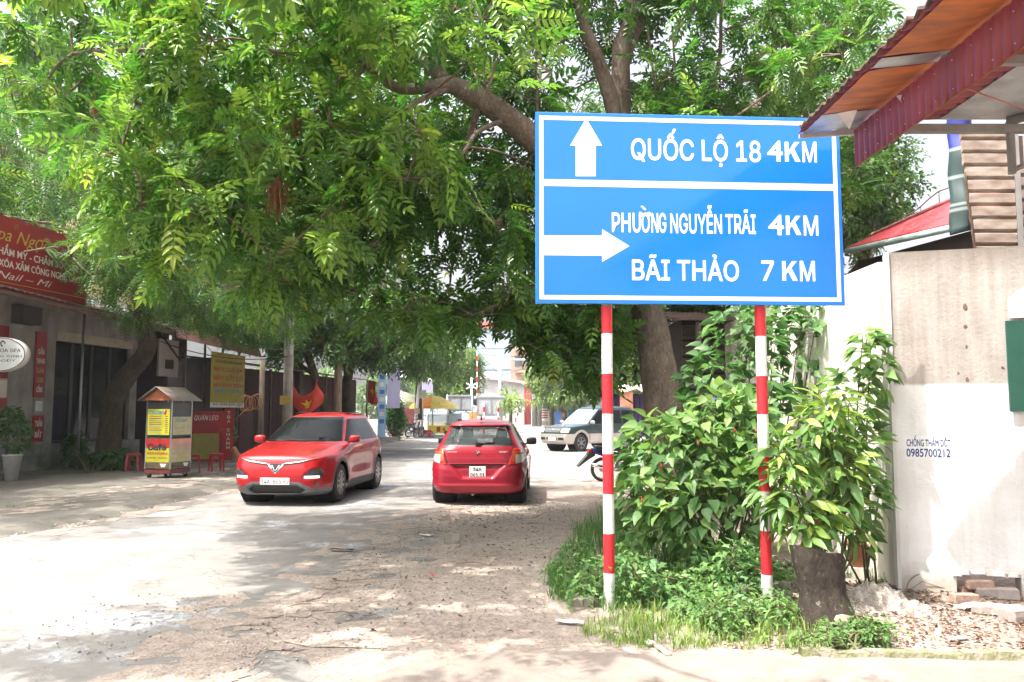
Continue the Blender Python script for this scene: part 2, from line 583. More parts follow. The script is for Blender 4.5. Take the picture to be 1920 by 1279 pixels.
yb = -BF - .0015
a = .034; w = .036
bo = MB()
X0, X1, Z0, Z1 = x0 + a, x1 - a, zb + a, zt - a
for (ax, az, bx, bz) in ((X0, Z0, X1, Z0 + w), (X0, Z1 - w, X1, Z1), (X0, Z0 + w, X0 + w, Z1 - w), (X1 - w, Z0 + w, X1, Z1 - w)):
    bo.quad((ax, yb, az), (bx, yb, az), (bx, yb, bz), (ax, yb, bz))
bo.build('border', M_SWHITE, sign)
_, d0 = sgn(1015, 348.5); _, d1 = sgn(1015, 336)
MB().quad((X0 + w, yb, d0), (X1 - w, yb, d0), (X1 - w, yb, d1), (X0 + w, yb, d1)).build('divider', M_SWHITE, sign)
def signpoly(name, pts):
    q = [sgn(*p) for p in pts]
    m_ = MB(); m_.add([(x, yb, z) for x, z in q], [tuple(reversed(range(len(q))))])
    return m_.build(name, M_SWHITE, sign, fix=False)
signpoly('up_arrow', [(1099, 222), (1129, 273), (1117, 273), (1117, 330.5), (1079.5, 330.5), (1079.5, 273), (1069, 273)])
signpoly('right_arrow', [(1020, 441.5), (1129, 441.5), (1129, 430), (1180, 461.5), (1129, 491), (1129, 479.5), (1020, 478.5)])
def sign_k(xa, xb, base, cap):
    p, z = sgn(xa, base); q, _ = sgn(xb, base); _, zc = sgn(xa, base - cap)
    w_, h_ = q - p, zc - z; s_ = .19 * h_
    def bar(pts, k): 
        return [(p + a * w_, yb - .0001 * k, z + b_ * h_) for a, b_ in pts]
    t_ = s_ / w_
    mb = MB()
    mb.add(bar([(0, 0), (t_, 0), (t_, 1), (0, 1)], 0), [(0, 1, 2, 3)])
    mb.add(bar([(t_ * .9, .50), (t_ * .9, .30), (1.0, 1.0), (1.0 - t_ * 1.35, 1.0)], 1), [(0, 1, 2, 3)])
    mb.add(bar([(.40, .48), (.62, .66), (1.03, 0), (1.03 - t_ * 1.35, 0)], 2), [(3, 2, 1, 0)])
    mb.build('lettering', M_SWHITE, sign)
def signtext(body, xa, xb, base, cap, font=True):
    p, z = sgn(xa, base); q, _ = sgn(xb, base); _, zc = sgn(xa, base - cap)
    text('lettering', body, p, q, z, zc - z, M_SWHITE, sign, loc=(0, yb, 0), bold=.0, layers=9, font=font)
signtext('QUỐC LỘ 18', 1184, 1426, 298.5, 38)
signtext('4', 1440, 1467, 302, 37, False); sign_k(1472, 1500, 303, 37); signtext('M', 1505.5, 1531, 303.5, 37)
signtext('PH', 1148, 1182, 434.5, 35); signtext('U', 1187, 1201, 435, 35); signtext('O', 1203.5, 1218, 435, 35)
signpoly('lettering', [(1199, 397), (1203.5, 398), (1205, 402), (1202, 407), (1199, 406)]); signpoly('lettering', [(1213, 399), (1217.5, 397), (1220, 400), (1219, 406), (1214, 406)])
signpoly('lettering', [(1201, 386.5), (1205, 386), (1212, 393), (1208.5, 394.5)])
signtext('N', 1222, 1234, 435.5, 35); signtext('G', 1236, 1249, 435.5, 35); signtext('NGUYỄN', 1257.5, 1353.5, 436.5, 35); signtext('TRÃI', 1361, 1417, 437.5, 35)
signtext('4', 1442, 1469, 440, 36, False); sign_k(1474, 1502, 440.5, 36); signtext('M', 1508, 1534, 441, 36)
signtext('BÃI THẢO', 1186, 1385, 524.5, 37)
signtext('7', 1429, 1451, 526, 36.5); sign_k(1467, 1495, 526.3, 36.5); signtext('M', 1501, 1528, 526.5, 36.5)
pr = gnd(1437, 1134)
M_FOOT = mat('muddy_post_foot', (0.42, 0.38, 0.34), 0.8, col2=(0.62, 0.6, 0.57), scale=9, bump=.2)
for q, marks in ((pl, [575, 626, 701, 776, 851, 926, 1000, 1074]), (pr, [575, 631, 705, 777, 849, 921, 995, 1077])):
    lx = (q - pl).dot(SX); ly = -(q - pl).dot(SN); 
    ly = 0.0
    post = empty('post', (lx, ly, 0), parent=sign)
    Yq = (pl + SX * lx).y
    zs = [at(1143, y, Yq).z for y in marks]
    MB().tube([(0, 0, zs[0]), (0, 0, zt - .08)], .046, 14).build('upper_tube', M_STEEL, post)
    for i in range(len(zs) - 1):
        MB().tube([(0, 0, zs[i + 1]), (0, 0, zs[i])], .047, 20, cap=False).build('band', M_PRED if i % 2 == 0 else M_PWHITE, post)
    MB().tube([(0, 0, .10), (0, 0, zs[-1])], .047, 20, cap=False).build('band', M_PWHITE, post)
    MB().tube([(0, 0, -.05), (0, 0, .10)], .048, 20, cap=False).build('foot_band', M_FOOT, post)

# ------------------------------------------------------------------ painted wall on the right
def wall_material():
    m, nt, b = nodes_of('stained_wall_plaster')
    tc = nt.nodes.new('ShaderNodeTexCoord').outputs['Object']
    sep = nt.nodes.new('ShaderNodeSeparateXYZ'); nt.links.new(tc, sep.inputs[0])
    n1 = noise(nt, tc, 1.6, 7, 0.6)
    mp = N(nt, 'ShaderNodeMapping'); mp.inputs['Scale'].default_value = (9, 9, 0.7); nt.links.new(tc, mp.inputs['Vector'])
    st = noise(nt, mp.outputs[0], 1.0, 6, 0.6)
    up = mixc(nt, 0.8, ramp(nt, n1, [(0.3, (0.33, 0.305, 0.28)), (0.68, (0.49, 0.455, 0.425))]), ramp(nt, st, [(0.3, (0.64, 0.59, 0.54)), (0.62, (1, 1, 1))]), 'MULTIPLY')
    # dark weathering along the top edge
    tz = N(nt, 'ShaderNodeMath', operation='MULTIPLY_ADD'); tz.inputs[1].default_value = 0.35; 
    nt.links.new(n1, tz.inputs[0]); nt.links.new(sep.outputs['Z'], tz.inputs[2])
    tr_ = N(nt, 'ShaderNodeMapRange'); tr_.inputs['From Min'].default_value = 3.05; tr_.inputs['From Max'].default_value = 3.35; tr_.inputs['To Max'].default_value = .85
    nt.links.new(tz.outputs[0], tr_.inputs['Value'])
    up = mixc(nt, tr_.outputs[0], up, (0.15, 0.125, 0.10))
    lo = mixc(nt, 0.7, ramp(nt, n1, [(0.25, (0.60, 0.595, 0.585)), (0.6, (0.78, 0.78, 0.775))]), ramp(nt, st, [(0.28, (0.84, 0.81, 0.77)), (0.5, (1, 1, 1))]), 'MULTIPLY')
    n4 = noise(nt, tc, 22.0, 5, 0.7)
    lo = mixc(nt, ramp(nt, n4, [(0.66, (0, 0, 0)), (0.72, (.5, .5, .5))]), lo, (0.36, 0.31, 0.27))
    zz = N(nt, 'ShaderNodeMath', operation='MULTIPLY_ADD'); zz.inputs[1].default_value = 0.05
    nt.links.new(n1, zz.inputs[0]); nt.links.new(sep.outputs['Z'], zz.inputs[2])
    rp = N(nt, 'ShaderNodeMapRange'); rp.inputs['From Min'].default_value = 1.90; rp.inputs['From Max'].default_value = 1.93
    nt.links.new(zz.outputs[0], rp.inputs['Value'])
    c = mixc(nt, rp.outputs[0], lo, up)
    # splash dirt near the foot
    n5 = noise(nt, tc, 5.0, 6, 0.7)
    fz = N(nt, 'ShaderNodeMath', operation='MULTIPLY_ADD'); fz.inputs[1].default_value = -0.5
    nt.links.new(n5, fz.inputs[0]); nt.links.new(sep.outputs['Z'], fz.inputs[2])
    rf = N(nt, 'ShaderNodeMapRange'); rf.inputs['From Min'].default_value = -0.2; rf.inputs['From Max'].default_value = 0.02
    rf.inputs['To Min'].default_value = 0.75; rf.inputs['To Max'].default_value = 0.0
    nt.links.new(fz.outputs[0], rf.inputs['Value'])
    c = mixc(nt, rf.outputs[0], c, (0.40, 0.34, 0.26))
    nt.links.new(c, b.inputs['Base Color'])
    b.inputs['Roughness'].default_value = 0.9
    bumpn(nt, b, n4, 0.35, 0.02)
    return m
M_WALL = wall_material()
M_WALLSIDE = mat('cream_wall_plaster', (0.72, 0.70, 0.64), 0.9, col2=(0.55, 0.51, 0.43), scale=2.2, bump=.25, bscale=30, stretch=(4, 4, .6))
wc = gnd(1690, 1108)
WA = math.atan2(-0.30, 1.0)
wall = empty('boundary_wall', (wc.x, wc.y, 0), WA, 'tall stained white plaster wall with stencilled phone number', 'wall')
wtop = at(1672, 474, wc.y).z
h0, h1 = .46, .98
wf = MB()
TH = .22
wf.box((h0 / 2, TH / 2, wtop / 2), (h0, TH, wtop))
wf.box(((h0 + h1) / 2, TH / 2, (wtop + .20) / 2), (h1 - h0, TH, wtop - .20))
wf.box(((h1 + 3.2) / 2, TH / 2 - .012, wtop / 2), (3.2 - h1, TH, wtop))
wf.build('front_panel', M_WALL, wall)
# broken plaster lip above the drain hole
lip = MB()
for k in range(14):
    x = h0 + (h1 - h0) * (k + .5) / 14
    lip.box((x, .06 + random.uniform(-.03, .03), .21 - random.uniform(0, .02)), (.075, .12 + random.uniform(-.03, .05), .03 + random.uniform(0, .03)), rz=random.uniform(-.3, .3), taper=.8)
lip.build('broken_edge', M_WALL, wall)
ws = MB()
ws.box((TH / 2, TH + 2.9, (wtop - .05) / 2), (TH, 5.8, wtop - .05))
sidew = ws.build('side_panel', M_WALLSIDE, wall)
sidew.rotation_euler = (0, 0, -WA)
MB().box((-.012, .07, wtop / 2), (.03, .18, wtop)).build('corner_pilaster', mat('white_pilaster', (0.72, 0.73, 0.74), 0.85, col2=(0.6, 0.59, 0.56), scale=3, stretch=(3, 3, .5)), wall)
def wpt(px, py):
    u = Vector((math.cos(WA), math.sin(WA), 0)); nn = Vector((math.sin(WA), -math.cos(WA), 0))
    d = ray(px, py); o = Vector((0, 0, CAM_H))
    p = o + d * ((Vector((wc.x, wc.y, 0)) - o).dot(nn) / d.dot(nn))
    return (p - wc).dot(u), p.z
M_INK = mat('blue_stencil_ink', (0.015, 0.03, 0.16), 0.8, col2=(0.03, 0.05, 0.22), scale=30)
xa, za = wpt(1696, 862); xb, zc = wpt(1787, 818)
MB().quad((xa, -.002, za), (xb, -.002, za), (xb, -.002, zc), (xa, -.002, zc)).build('stencil_patch', mat('fresh_white_patch', (0.80, 0.80, 0.81), 0.9, scale=8, col2=(.74, .74, .74)), wall)
for body, base, cap in (('CHỐNG THẤM DỘT', 836.5, 12.5), ('0985700212', 856, 14.5)):
    p, z = wpt(1700, base); q, _ = wpt(1782, base); _, zc = wpt(1700, base - cap)
    text('stencil', body, p, q, z, zc - z, M_INK, wall, loc=(0, -.004, 0), bold=.0, layers=9, font=False)
for (px, py, r_) in ((1810, 577, .03), (1811, 612, .022), (1812, 650, .014), (1814, 712, .02), (1797, 700, .012), (1880, 690, .016)):
    x_, z_ = wpt(px, py)
    mb = MB(); nn_ = 9
    ring_ = [(x_ + r_ * random.uniform(.5, 1.1) * math.cos(2 * PI * k / nn_), z_ + r_ * 1.3 * random.uniform(.5, 1.1) * math.sin(2 * PI * k / nn_)) for k in range(nn_)]
    mb.add([(a, -.002, b_) for a, b_ in ring_] + [(x_, .02, z_)], [tuple(range(nn_))])
    mb.build('rust_pit', mat('rust_pit', (.11, .07, .05), .95, col2=(.2, .13, .09), scale=40), wall)
# green board and torn white sheet at the right end of the wall
gx, gz = wpt(1891, 772); gx2, gz2 = wpt(2100, 597)
tag(MB().box(((gx + gx2) / 2 + wc.x * 0, -.045, (gz + gz2) / 2), (gx2 - gx, .03, gz2 - gz)).build('green_board', mat('dark_green_paint', (0.012, 0.085, 0.06), 0.55, scale=4), None),
    'dark green painted board fixed to the wall', 'board')
gb = bpy.data.objects['green_board']; gb.location = (wc.x, wc.y, 0); gb.rotation_euler = (0, 0, WA)
gx, gz = wpt(1889, 597); gx2, gz2 = wpt(2100, 540)
ts = MB()
xs = np.linspace(gx, gx2, 14); tz = [gz2 + random.uniform(-.07, .07) for _ in xs]
ts.add([(x, -.05, gz) for x in xs] + [(x, -.05, z) for x, z in zip(xs, tz)] + [(x, -.036, gz) for x in xs] + [(x, -.036, z) for x, z in zip(xs, tz)],
       [(i, i + 1, i + 15, i + 14) for i in range(13)] + [(i + 28, i + 42, i + 43, i + 29) for i in range(13)] + [(i + 14, i + 15, i + 43, i + 42) for i in range(13)] + [(0, 14, 42, 28)])
o = ts.build('torn_sheet', M_SWHITE); o.location = (wc.x, wc.y, 0); o.rotation_euler = (0, 0, WA)
tag(o, 'torn white sheet above the green board', 'sheet')

# ------------------------------------------------------------------ tin awning over the wall
M_TIN = mat('faded_red_tin', (0.27, 0.045, 0.05), 0.5, col2=(0.20, 0.035, 0.045), scale=3, stretch=(1, 1, .3), bump=.05)
M_RUST = mat('rusty_tin_edge', (0.10, 0.05, 0.03), 0.9, col2=(0.05, 0.03, 0.025), scale=20)
M_FOIL = mat('silver_foil_insulation', (0.55, 0.55, 0.56), 0.35, metal=0.6, col2=(0.36, 0.36, 0.37), scale=5, bump=.4, bscale=45)
M_ORANGE = mat('peeling_orange_film', (0.55, 0.16, 0.035), 0.6, col2=(0.30, 0.09, 0.03), scale=3, bump=.3, bscale=12, stretch=(1, 3, 1))
M_GREYSTEEL = mat('dusty_grey_steel', (0.28, 0.265, 0.25), 0.6, metal=.3, scale=8)
aw = empty('tin_awning', (0, 0, 0), 0, 'rusty red corrugated tin awning with peeling orange lining', 'awning')
AY = 6.72; AY0 = 0.2
e = at(1502, 254, AY); f0 = at(1604, 242, AY); f1 = at(1610, 312, AY)
EX, EZ, FX, FZ, FB = e.x, e.z, f0.x, f0.z, f1.z
def corr(axis_pts, length_pts, amp, pitch, thick):
    pass
# corrugated roof sheet: ribs run across (x), waves along y
NY = int((AY - AY0) / .025)
V = []; F = []
for i in range(NY + 1):
    y = AY0 + (AY - AY0) * i / NY
    ph = (y / .125) % 1.0
    wv = .022 if ph < .32 else (.022 * (1 - (ph - .32) / .1) if ph < .42 else (0 if ph < .9 else .022 * (ph - .9) / .1))
    jx = random.uniform(-.008, .012)
    for (x, z) in ((EX - .03 + jx, EZ - .005), (FX, FZ + .03), (8.0, FZ + .25)):
        V.append((x, y, z + wv + .03)); 
    for (x, z) in ((EX - .03 + jx, EZ - .005), (FX, FZ + .03), (8.0, FZ + .25)):
        V.append((x, y, z + wv + .022))
for i in range(NY):
    a_ = i * 6; b_ = a_ + 6
    F += [(a_, b_, b_ + 1, a_ + 1), (a_ + 1, b_ + 1, b_ + 2, a_ + 2), (a_ + 3, a_ + 4, b_ + 4, b_ + 3), (a_ + 4, a_ + 5, b_ + 5, b_ + 4), (a_, a_ + 3, b_ + 3, b_)]
F += [(0, 1, 4, 3), (1, 2, 5, 4)] + [(NY * 6, NY * 6 + 3, NY * 6 + 4, NY * 6 + 1), (NY * 6 + 1, NY * 6 + 4, NY * 6 + 5, NY * 6 + 2)]
link('roof_sheet', npmesh('roof_sheet', V, F), aw, M_TIN)
# rusty lip of the eave
lipm = MB()
lp_ = []
for i in range(0, int((AY - AY0) / .0625)):
    lp_.append((EX - .03 + random.uniform(-.006, .006), AY0 + i * .0625, EZ + (.048 if i % 2 else .026) + random.uniform(-.004, .004)))
lipm.tube(lp_, .016, 5, smooth=False, jitter=.3)
lipm.build('eave_lip', M_RUST, aw)
# lining under the sheet: separate panels
cuts = [(AY, 6.28, M_FOIL), (6.28, 5.42, M_ORANGE), (5.42, 5.22, M_FOIL), (5.22, 4.2, M_ORANGE), (4.2, 2.5, M_FOIL), (2.5, AY0, M_ORANGE)]
for (ya, yb_, mm) in cuts:
    s_ = MB(); ny = 10
    vs = []
    for i in range(ny + 1):
        y = ya - .012 + (yb_ - ya + .018) * i / ny
        for k in range(4):
            t = k / 3
            x = EX + .01 + (FX - EX) * t; z = EZ + (FZ - EZ) * t
            sag = .028 * math.sin(PI * t) * math.sin(PI * i / ny) + random.uniform(-.004, .004)
            vs.append((x, y, z + .012 - sag))
    fs = [(i * 4 + k, i * 4 + k + 1, (i + 1) * 4 + k + 1, (i + 1) * 4 + k) for i in range(ny) for k in range(3)]
    s_.add(vs, fs, True)
    s_.build('lining_panel', mm, aw)
MB().box((6.0, (AY + AY0) / 2, FZ + .085), (8.0 - FX - .1 - .9 + .0, AY - AY0, .01)).build('inner_lining', M_FOIL, aw, rot=None)
bpy.data.objects['inner_lining'].location = (-.35, 0, 0)
# end strip of the eave
MB().hexa([(EX - .01, AY, EZ - .02), (FX, AY, FZ - .045), (FX, AY + .03, FZ - .045), (EX - .01, AY + .03, EZ - .02),
           (EX - .01, AY, EZ + .012), (FX, AY, FZ + .012), (FX, AY + .03, FZ + .012), (EX - .01, AY + .03, EZ + .012)]).build('end_trim', mat('pale_tin_trim', (0.5, 0.46, 0.43), .5, metal=.3, scale=9), aw)
# fascia: upright ribbed tin
V = []; F = []
nf = int((AY - AY0) / .02)
for i in range(nf + 1):
    y = AY0 + (AY - AY0) * i / nf
    ph = (y / .10) % 1.0
    wv = .014 if ph < .4 else (.014 * (1 - (ph - .4) / .12) if ph < .52 else (0 if ph < .88 else .014 * (ph - .88) / .12))
    for z in (FB + .003 * math.sin(y * 9), FZ - .01):
        V.append((FX - wv, y, z))
    for z in (FB + .003 * math.sin(y * 9), FZ - .01):
        V.append((FX - wv + .004, y, z))
for i in range(nf):
    a_ = i * 4; b_ = a_ + 4
    F += [(a_, a_ + 1, b_ + 1, b_), (a_ + 2, b_ + 2, b_ + 3, a_ + 3), (a_, b_, b_ + 2, a_ + 2)]
link('fascia', npmesh('fascia', V, F), aw, M_TIN)
fe = MB()
fe.tube([(FX - .004, AY0 + (AY - AY0) * i / 60, FB + .003 * math.sin((AY0 + (AY - AY0) * i / 60) * 9) - .002) for i in range(61)], .006, 5)
fe.build('rusty_hem', mat('orange_rust', (0.30, 0.10, 0.035), .9, scale=30), aw)
sc_ = MB()
for i in range(16):
    y = 3.2 + i * .22
    for z in (FB + .05, FZ - .08):
        sc_.box((FX - .016, y, z), (.006, .007, .007))
sc_.build('screws', mat('screw_caps', (.6, .55, .5), .5), aw)
# torn strips of foil hanging
for (y, l) in ((6.26, .14), (5.9, .12)):
    tm = MB(); xx = EX + .12 if l > .13 else FX - .04
    tm.add([(xx, y, EZ + .02), (xx + .14, y - .05, EZ + .03), (xx + .09, y - .01, EZ - l + .03), (xx + .05, y - .02, EZ - l * .5),
            (xx, y + .004, EZ + .02), (xx + .14, y - .046, EZ + .03), (xx + .09, y - .006, EZ - l + .03), (xx + .05, y - .016, EZ - l * .5)],
           [(0, 3, 2, 1), (4, 5, 6, 7), (0, 1, 5, 4), (1, 2, 6, 5), (2, 3, 7, 6), (3, 0, 4, 7)])
    tm.build('torn_strip', mat('torn_white_foil', (.7, .7, .7), .4, scale=10), aw)
fr = MB()
fr.box(((FX + 8) / 2, AY - .06, FZ - .02), (8 - FX, .06, .07))
fr.box(((FX + 8) / 2, AY - 1.4, FZ - .02), (8 - FX, .05, .06))
fr.box(((FX + 8) / 2, AY - 3.2, FZ - .02), (8 - FX, .05, .06))
fr.build('purlin', M_GREYSTEEL, aw)
q0 = at(1885, 232, AY); q1 = at(1885, 330, AY)
br = MB()
br.box((q0.x, AY - .06, (q0.z + q1.z) / 2), (.045, .05, q0.z - q1.z))
br.tube([(q0.x, AY - .06, q1.z + .03), (q0.x + 1.2, AY - .06, q1.z + .55)], .022, 6)
br.tube([(q0.x - .02, AY - .06, q0.z), (q0.x + .9, AY - 1.0, q0.z + .05)], .04, 6)
br.build('bracket', M_GREYSTEEL, aw)
MB().tube([(FX + .35, AY - .9, FZ + .02), (q0.x + .3, AY - .4, FZ - .12)], .006, 5).build('wire', mat('pink_wire', (.5, .15, .13), .6), aw)

# ------------------------------------------------------------------ shed of ribbed sheets above the wall
SY = wc.y + .30
shed = empty('ribbed_shed', (0, 0, 0), 0, 'beige ribbed metal shed with rusty edge and barred window above the wall', 'shed')
pA = at(1803, 470, SY); pB = at(1893, 238, SY)
M_BEIGE = mat('dusty_beige_tin', (0.34, 0.29, 0.24), .6, col2=(0.19, 0.13, 0.10), scale=5, stretch=(1, 1, 3), bump=.2)
nr = 10; hh = (pB.z - wtop) / nr
for k in range(nr):
    z = wtop + hh * k
    x0_ = at(1800, 250, SY).x + .10 * (1 - k / nr) ** 1.5 + random.uniform(-.008, .008)
    pmn = MB()
    pmn.prism([(SY, z), (SY - .035, z + hh * .18), (SY - .035, z + hh * .82), (SY, z + hh - .004), (SY + .01, z + hh - .004), (SY + .01, z)], x0_, pB.x, 'X')
    pmn.build('ribbed_sheet', M_BEIGE, shed, fix=True)
ed = MB()
ed.tube([(at(1800, 250, SY).x + .10 * (1 - k / 20) ** 1.5 + random.uniform(-.012, .006), SY - .02, wtop + hh * nr * k / 20) for k in range(14)], .012, 5)
ed.build('rusty_edge', M_RUST, shed)
MB().box((pB.x + .03, SY - .02, (wtop + pB.z) / 2 + .02), (.05, .05, pB.z - wtop)).build('corner_post', M_GREYSTEEL, shed)
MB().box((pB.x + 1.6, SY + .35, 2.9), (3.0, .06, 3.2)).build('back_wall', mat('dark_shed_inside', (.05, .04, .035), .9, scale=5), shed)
for k in range(12):
    MB().tube([(pB.x + .12 + k * .085, SY - .02, wtop - .02), (pB.x + .12 + k * .085, SY - .02, pB.z - .1 - .04 * (k % 2))], .008, 6).build('window_bar', mat('rusted_bar', (.16, .12, .10), .8, scale=20), shed)
sl = MB()
for k in range(8):
    sl.box((pB.x + .8, SY + .18, wtop + .05 + k * .13), (1.4, .02, .085))
sl.build('inner_sheet', M_BEIGE, shed)
# striped tarpaulin
tp = MB(); vs = []; nx_, nz_ = 10, 22
ta = at(1776, 235, SY + .35); tb = at(1835, 440, SY + .35)
for j in range(nz_ + 1):
    for i in range(nx_ + 1):
        u = i / nx_; v = j / nz_
        x = ta.x + (tb.x - ta.x) * u + .03 * v * (1 - u)
        y = SY + .42 - .16 * math.sin(PI * (u * .9 + .05)) + .02 * math.sin(v * 18 + u * 3)
        vs.append((x, y, tb.z + (ta.z + .3 - tb.z) * v + .05 * u * (1 - v)))
fs = [(j * (nx_ + 1) + i, j * (nx_ + 1) + i + 1, (j + 1) * (nx_ + 1) + i + 1, (j + 1) * (nx_ + 1) + i) for j in range(nz_) for i in range(nx_)]
tp.add(vs, fs, True)
m, nt, b = nodes_of('striped_tarpaulin')
tc = nt.nodes.new('ShaderNodeTexCoord').outputs['Object']
sep = nt.nodes.new('ShaderNodeSeparateXYZ'); nt.links.new(tc, sep.inputs[0])
mr = N(nt, 'ShaderNodeMapRange'); mr.inputs['From Min'].default_value = tb.z; mr.inputs['From Max'].default_value = ta.z + .3
nt.links.new(sep.outputs['Z'], mr.inputs['Value'])
G1 = (.035, .060, .060); WH = (.22, .26, .25); BL = (.02, .03, .20)
col = ramp(nt, mr.outputs[0], [(0, G1), (.16, G1), (.17, WH), (.185, WH), (.19, G1), (.2, G1), (.205, WH), (.22, WH), (.225, G1), (.40, G1), (.405, WH), (.425, WH), (.43, G1), (.60, G1), (.605, WH), (.62, WH), (.63, BL), (.78, BL), (1, BL)])
nt.links.new(col, b.inputs['Base Color']); b.inputs['Roughness'].default_value = .5
o = tp.build('striped_tarpaulin', m)
md = o.modifiers.new('thickness', 'SOLIDIFY'); md.thickness = .006
tag(o, 'dark green and blue striped tarpaulin hanging beside the beige shed', 'tarpaulin')

# house with the red roof behind the wall
rh = empty('red_roof_house', (0, 0, 0), 0, 'low house with red metal roof and pale gutter behind the wall', 'house')
A = at(1586, 470, 13.0); B = at(1800, 422, 10.4); C = at(1800, 377, 12.2); D = at(1636, 448, 14.8)
up = Vector((0, 0, .05))
ext = (B - A).normalized() * 1.4; ext2 = (C - D).normalized() * 1.4
MB().hexa([A, B + ext, C + ext2, D, A + up, B + ext + up, C + ext2 + up, D + up]).build('roof', mat('red_roof_metal', (0.50, 0.055, 0.07), .45, col2=(.42, .05, .06), scale=2), rh, fix=True)
gt = MB(); gt.tube([A - Vector((0, .04, .02)), B + ext - Vector((0, .04, .02))], .05, 8)
gt.build('gutter', mat('pale_teal_gutter', (.50, .62, .60), .5, scale=4), rh)
rid = MB(); rid.tube([D + up * 1.5, C + ext2 + up * 1.5], .04, 6); rid.build('ridge_cap', mat('ridge_tin', (.5, .2, .2), .5), rh)
lr = MB()
pp = [C.lerp(D, t) + Vector((0, 0, .22 + .08 * math.sin(t * 9))) for t in (0, .1, .2, .3, .4, .5, .6)]
lr.tube(pp, .012, 5)
for p_ in pp[::2]: lr.tube([p_, p_ - Vector((0, 0, .25))], .01, 5)
lr.build('roof_rail', M_GREYSTEEL, rh)
b0 = A + (B - A) * .04; bx = B + ext
MB().hexa([(b0.x + .3, b0.y + .4, 0), (bx.x, bx.y + .4, 0), (bx.x + 1.5, bx.y + 5, 0), (b0.x + 1.5, b0.y + 5, 0),
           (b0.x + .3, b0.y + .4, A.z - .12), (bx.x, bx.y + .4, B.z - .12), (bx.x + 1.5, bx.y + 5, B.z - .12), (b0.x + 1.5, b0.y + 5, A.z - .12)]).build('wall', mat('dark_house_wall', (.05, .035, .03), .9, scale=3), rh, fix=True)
# ------------------------------------------------------------------ foliage
def leaflet(x, y, ang, L, W, fold=0.18, zoff=0.0, droop=0.0):
    """one leaflet, six corners, folded on its midrib; returns verts and 2 quads"""
    c, s = math.cos(ang), math.sin(ang)
    P = [(0, 0, 0), (.32, .5, fold), (.70, .36, fold * .8), (1, 0, 0), (.70, -.36, fold * .8), (.32, -.5, fold)]
    out = []
    for (a, b, h) in P:
        lx, ly = a * L, b * W
        out.append((x + lx * c - ly * s, y + lx * s + ly * c, zoff + h * W - droop * a * a * L))
    return out, [(0, 3, 2, 1), (0, 5, 4, 3)]
def pinnate(pairs=5, L=.36, ll=.118, lw=.047, arch=.35, ang=1.05):
    V = []; F = []
    def put(v, f):
        o = len(V); V.extend(v); F.extend([tuple(i + o for i in q) for q in f])
    for i in range(pairs):
        u = .16 + .80 * i / max(1, pairs - 1) * .93
        x = u * L; z = -arch * L * u * u
        k = 0.72 + .28 * math.sin(PI * (i + .6) / pairs)
        for sgn_ in (-1, 1):
            v, f = leaflet(x, 0, sgn_ * (ang - .25 * u), ll * k, lw * k, droop=.35, zoff=z)
            put(v, f)
    v, f = leaflet(L * .93, 0, 0, ll, lw, droop=.5, zoff=-arch * L * .86)
    put(v, f)
    # rachis as a thin sliver
    w = .0028
    put([(0, -w, 0), (0, w, 0), (L * .95, w * .5, -arch * L * .9), (L * .95, -w * .5, -arch * L * .9)], [(0, 3, 2, 1)])
    return np.array(V), np.array(F)
def finepinnate(pairs=8, L=.42, ll=.085, lw=.024, arch=.3):
    V = []; F = []
    for i in range(pairs):
        u = .15 + .85 * i / (pairs - 1); x = u * L; z = -arch * L * u * u
        k = .65 + .35 * math.sin(PI * (i + .5) / pairs)
        for s in (-1, 1):
            a = s * (1.05 - .3 * u); c, sn = math.cos(a), math.sin(a)
            o = len(V)
            for (p, q, h) in ((0, 0, 0), (.45, .5, .1), (1, 0, -.35), (.45, -.5, .1)):
                lx, ly = p * ll * k, q * lw * k
                V.append((x + lx * c - ly * sn, lx * sn + ly * c, z + h * ll * .6))
            F.append((o, o + 3, o + 2, o + 1))
    return np.array(V), np.array(F)
def spray(n=7, L=.30, ll=.13, lw=.055):
    V = []; F = []
    rr = random.Random(5)
    for i in range(n):
        u = i / n; o = len(V)
        a = rr.uniform(-1.3, 1.3); c, sn = math.cos(a), math.sin(a); z = rr.uniform(-.06, .05) - .12 * u
        for (p, q, h) in ((0, 0, 0), (.45, .5, .12), (1, 0, -.3), (.45, -.5, .12)):
            lx, ly = p * ll, q * lw
            V.append((u * L + lx * c - ly * sn, lx * sn + ly * c, z + h * ll))
        F.append((o, o + 3, o + 2, o + 1))
    return np.array(V), np.array(F)
def blade(L=1.0, W=.5, shape='ovate', fold=.12, curl=.25):
    if shape == 'ovate': st = ((.18, .42), (.42, .5), (.74, .27))
    elif shape == 'heart': st = ((.12, .46), (.38, .5), (.72, .25))
    else: st = ((.22, .30), (.5, .5), (.80, .30))
    V = [(0, 0, 0)]
    for (u, w) in st:
        z = -curl * L * u * u
        V += [(u * L, w * W, z + fold * W), (u * L, 0, z), (u * L, -w * W, z + fold * W)]
    V.append((L, 0, -curl * L))
    F = [(0, 2, 1), (0, 3, 2)]
    for k in (0, 3):
        F += [(1 + k, 2 + k, 5 + k), (1 + k, 5 + k, 4 + k), (2 + k, 3 + k, 6 + k), (2 + k, 6 + k, 5 + k)]
    F += [(7, 8, 10), (8, 9, 10)]
    return np.array(V), np.array(F)
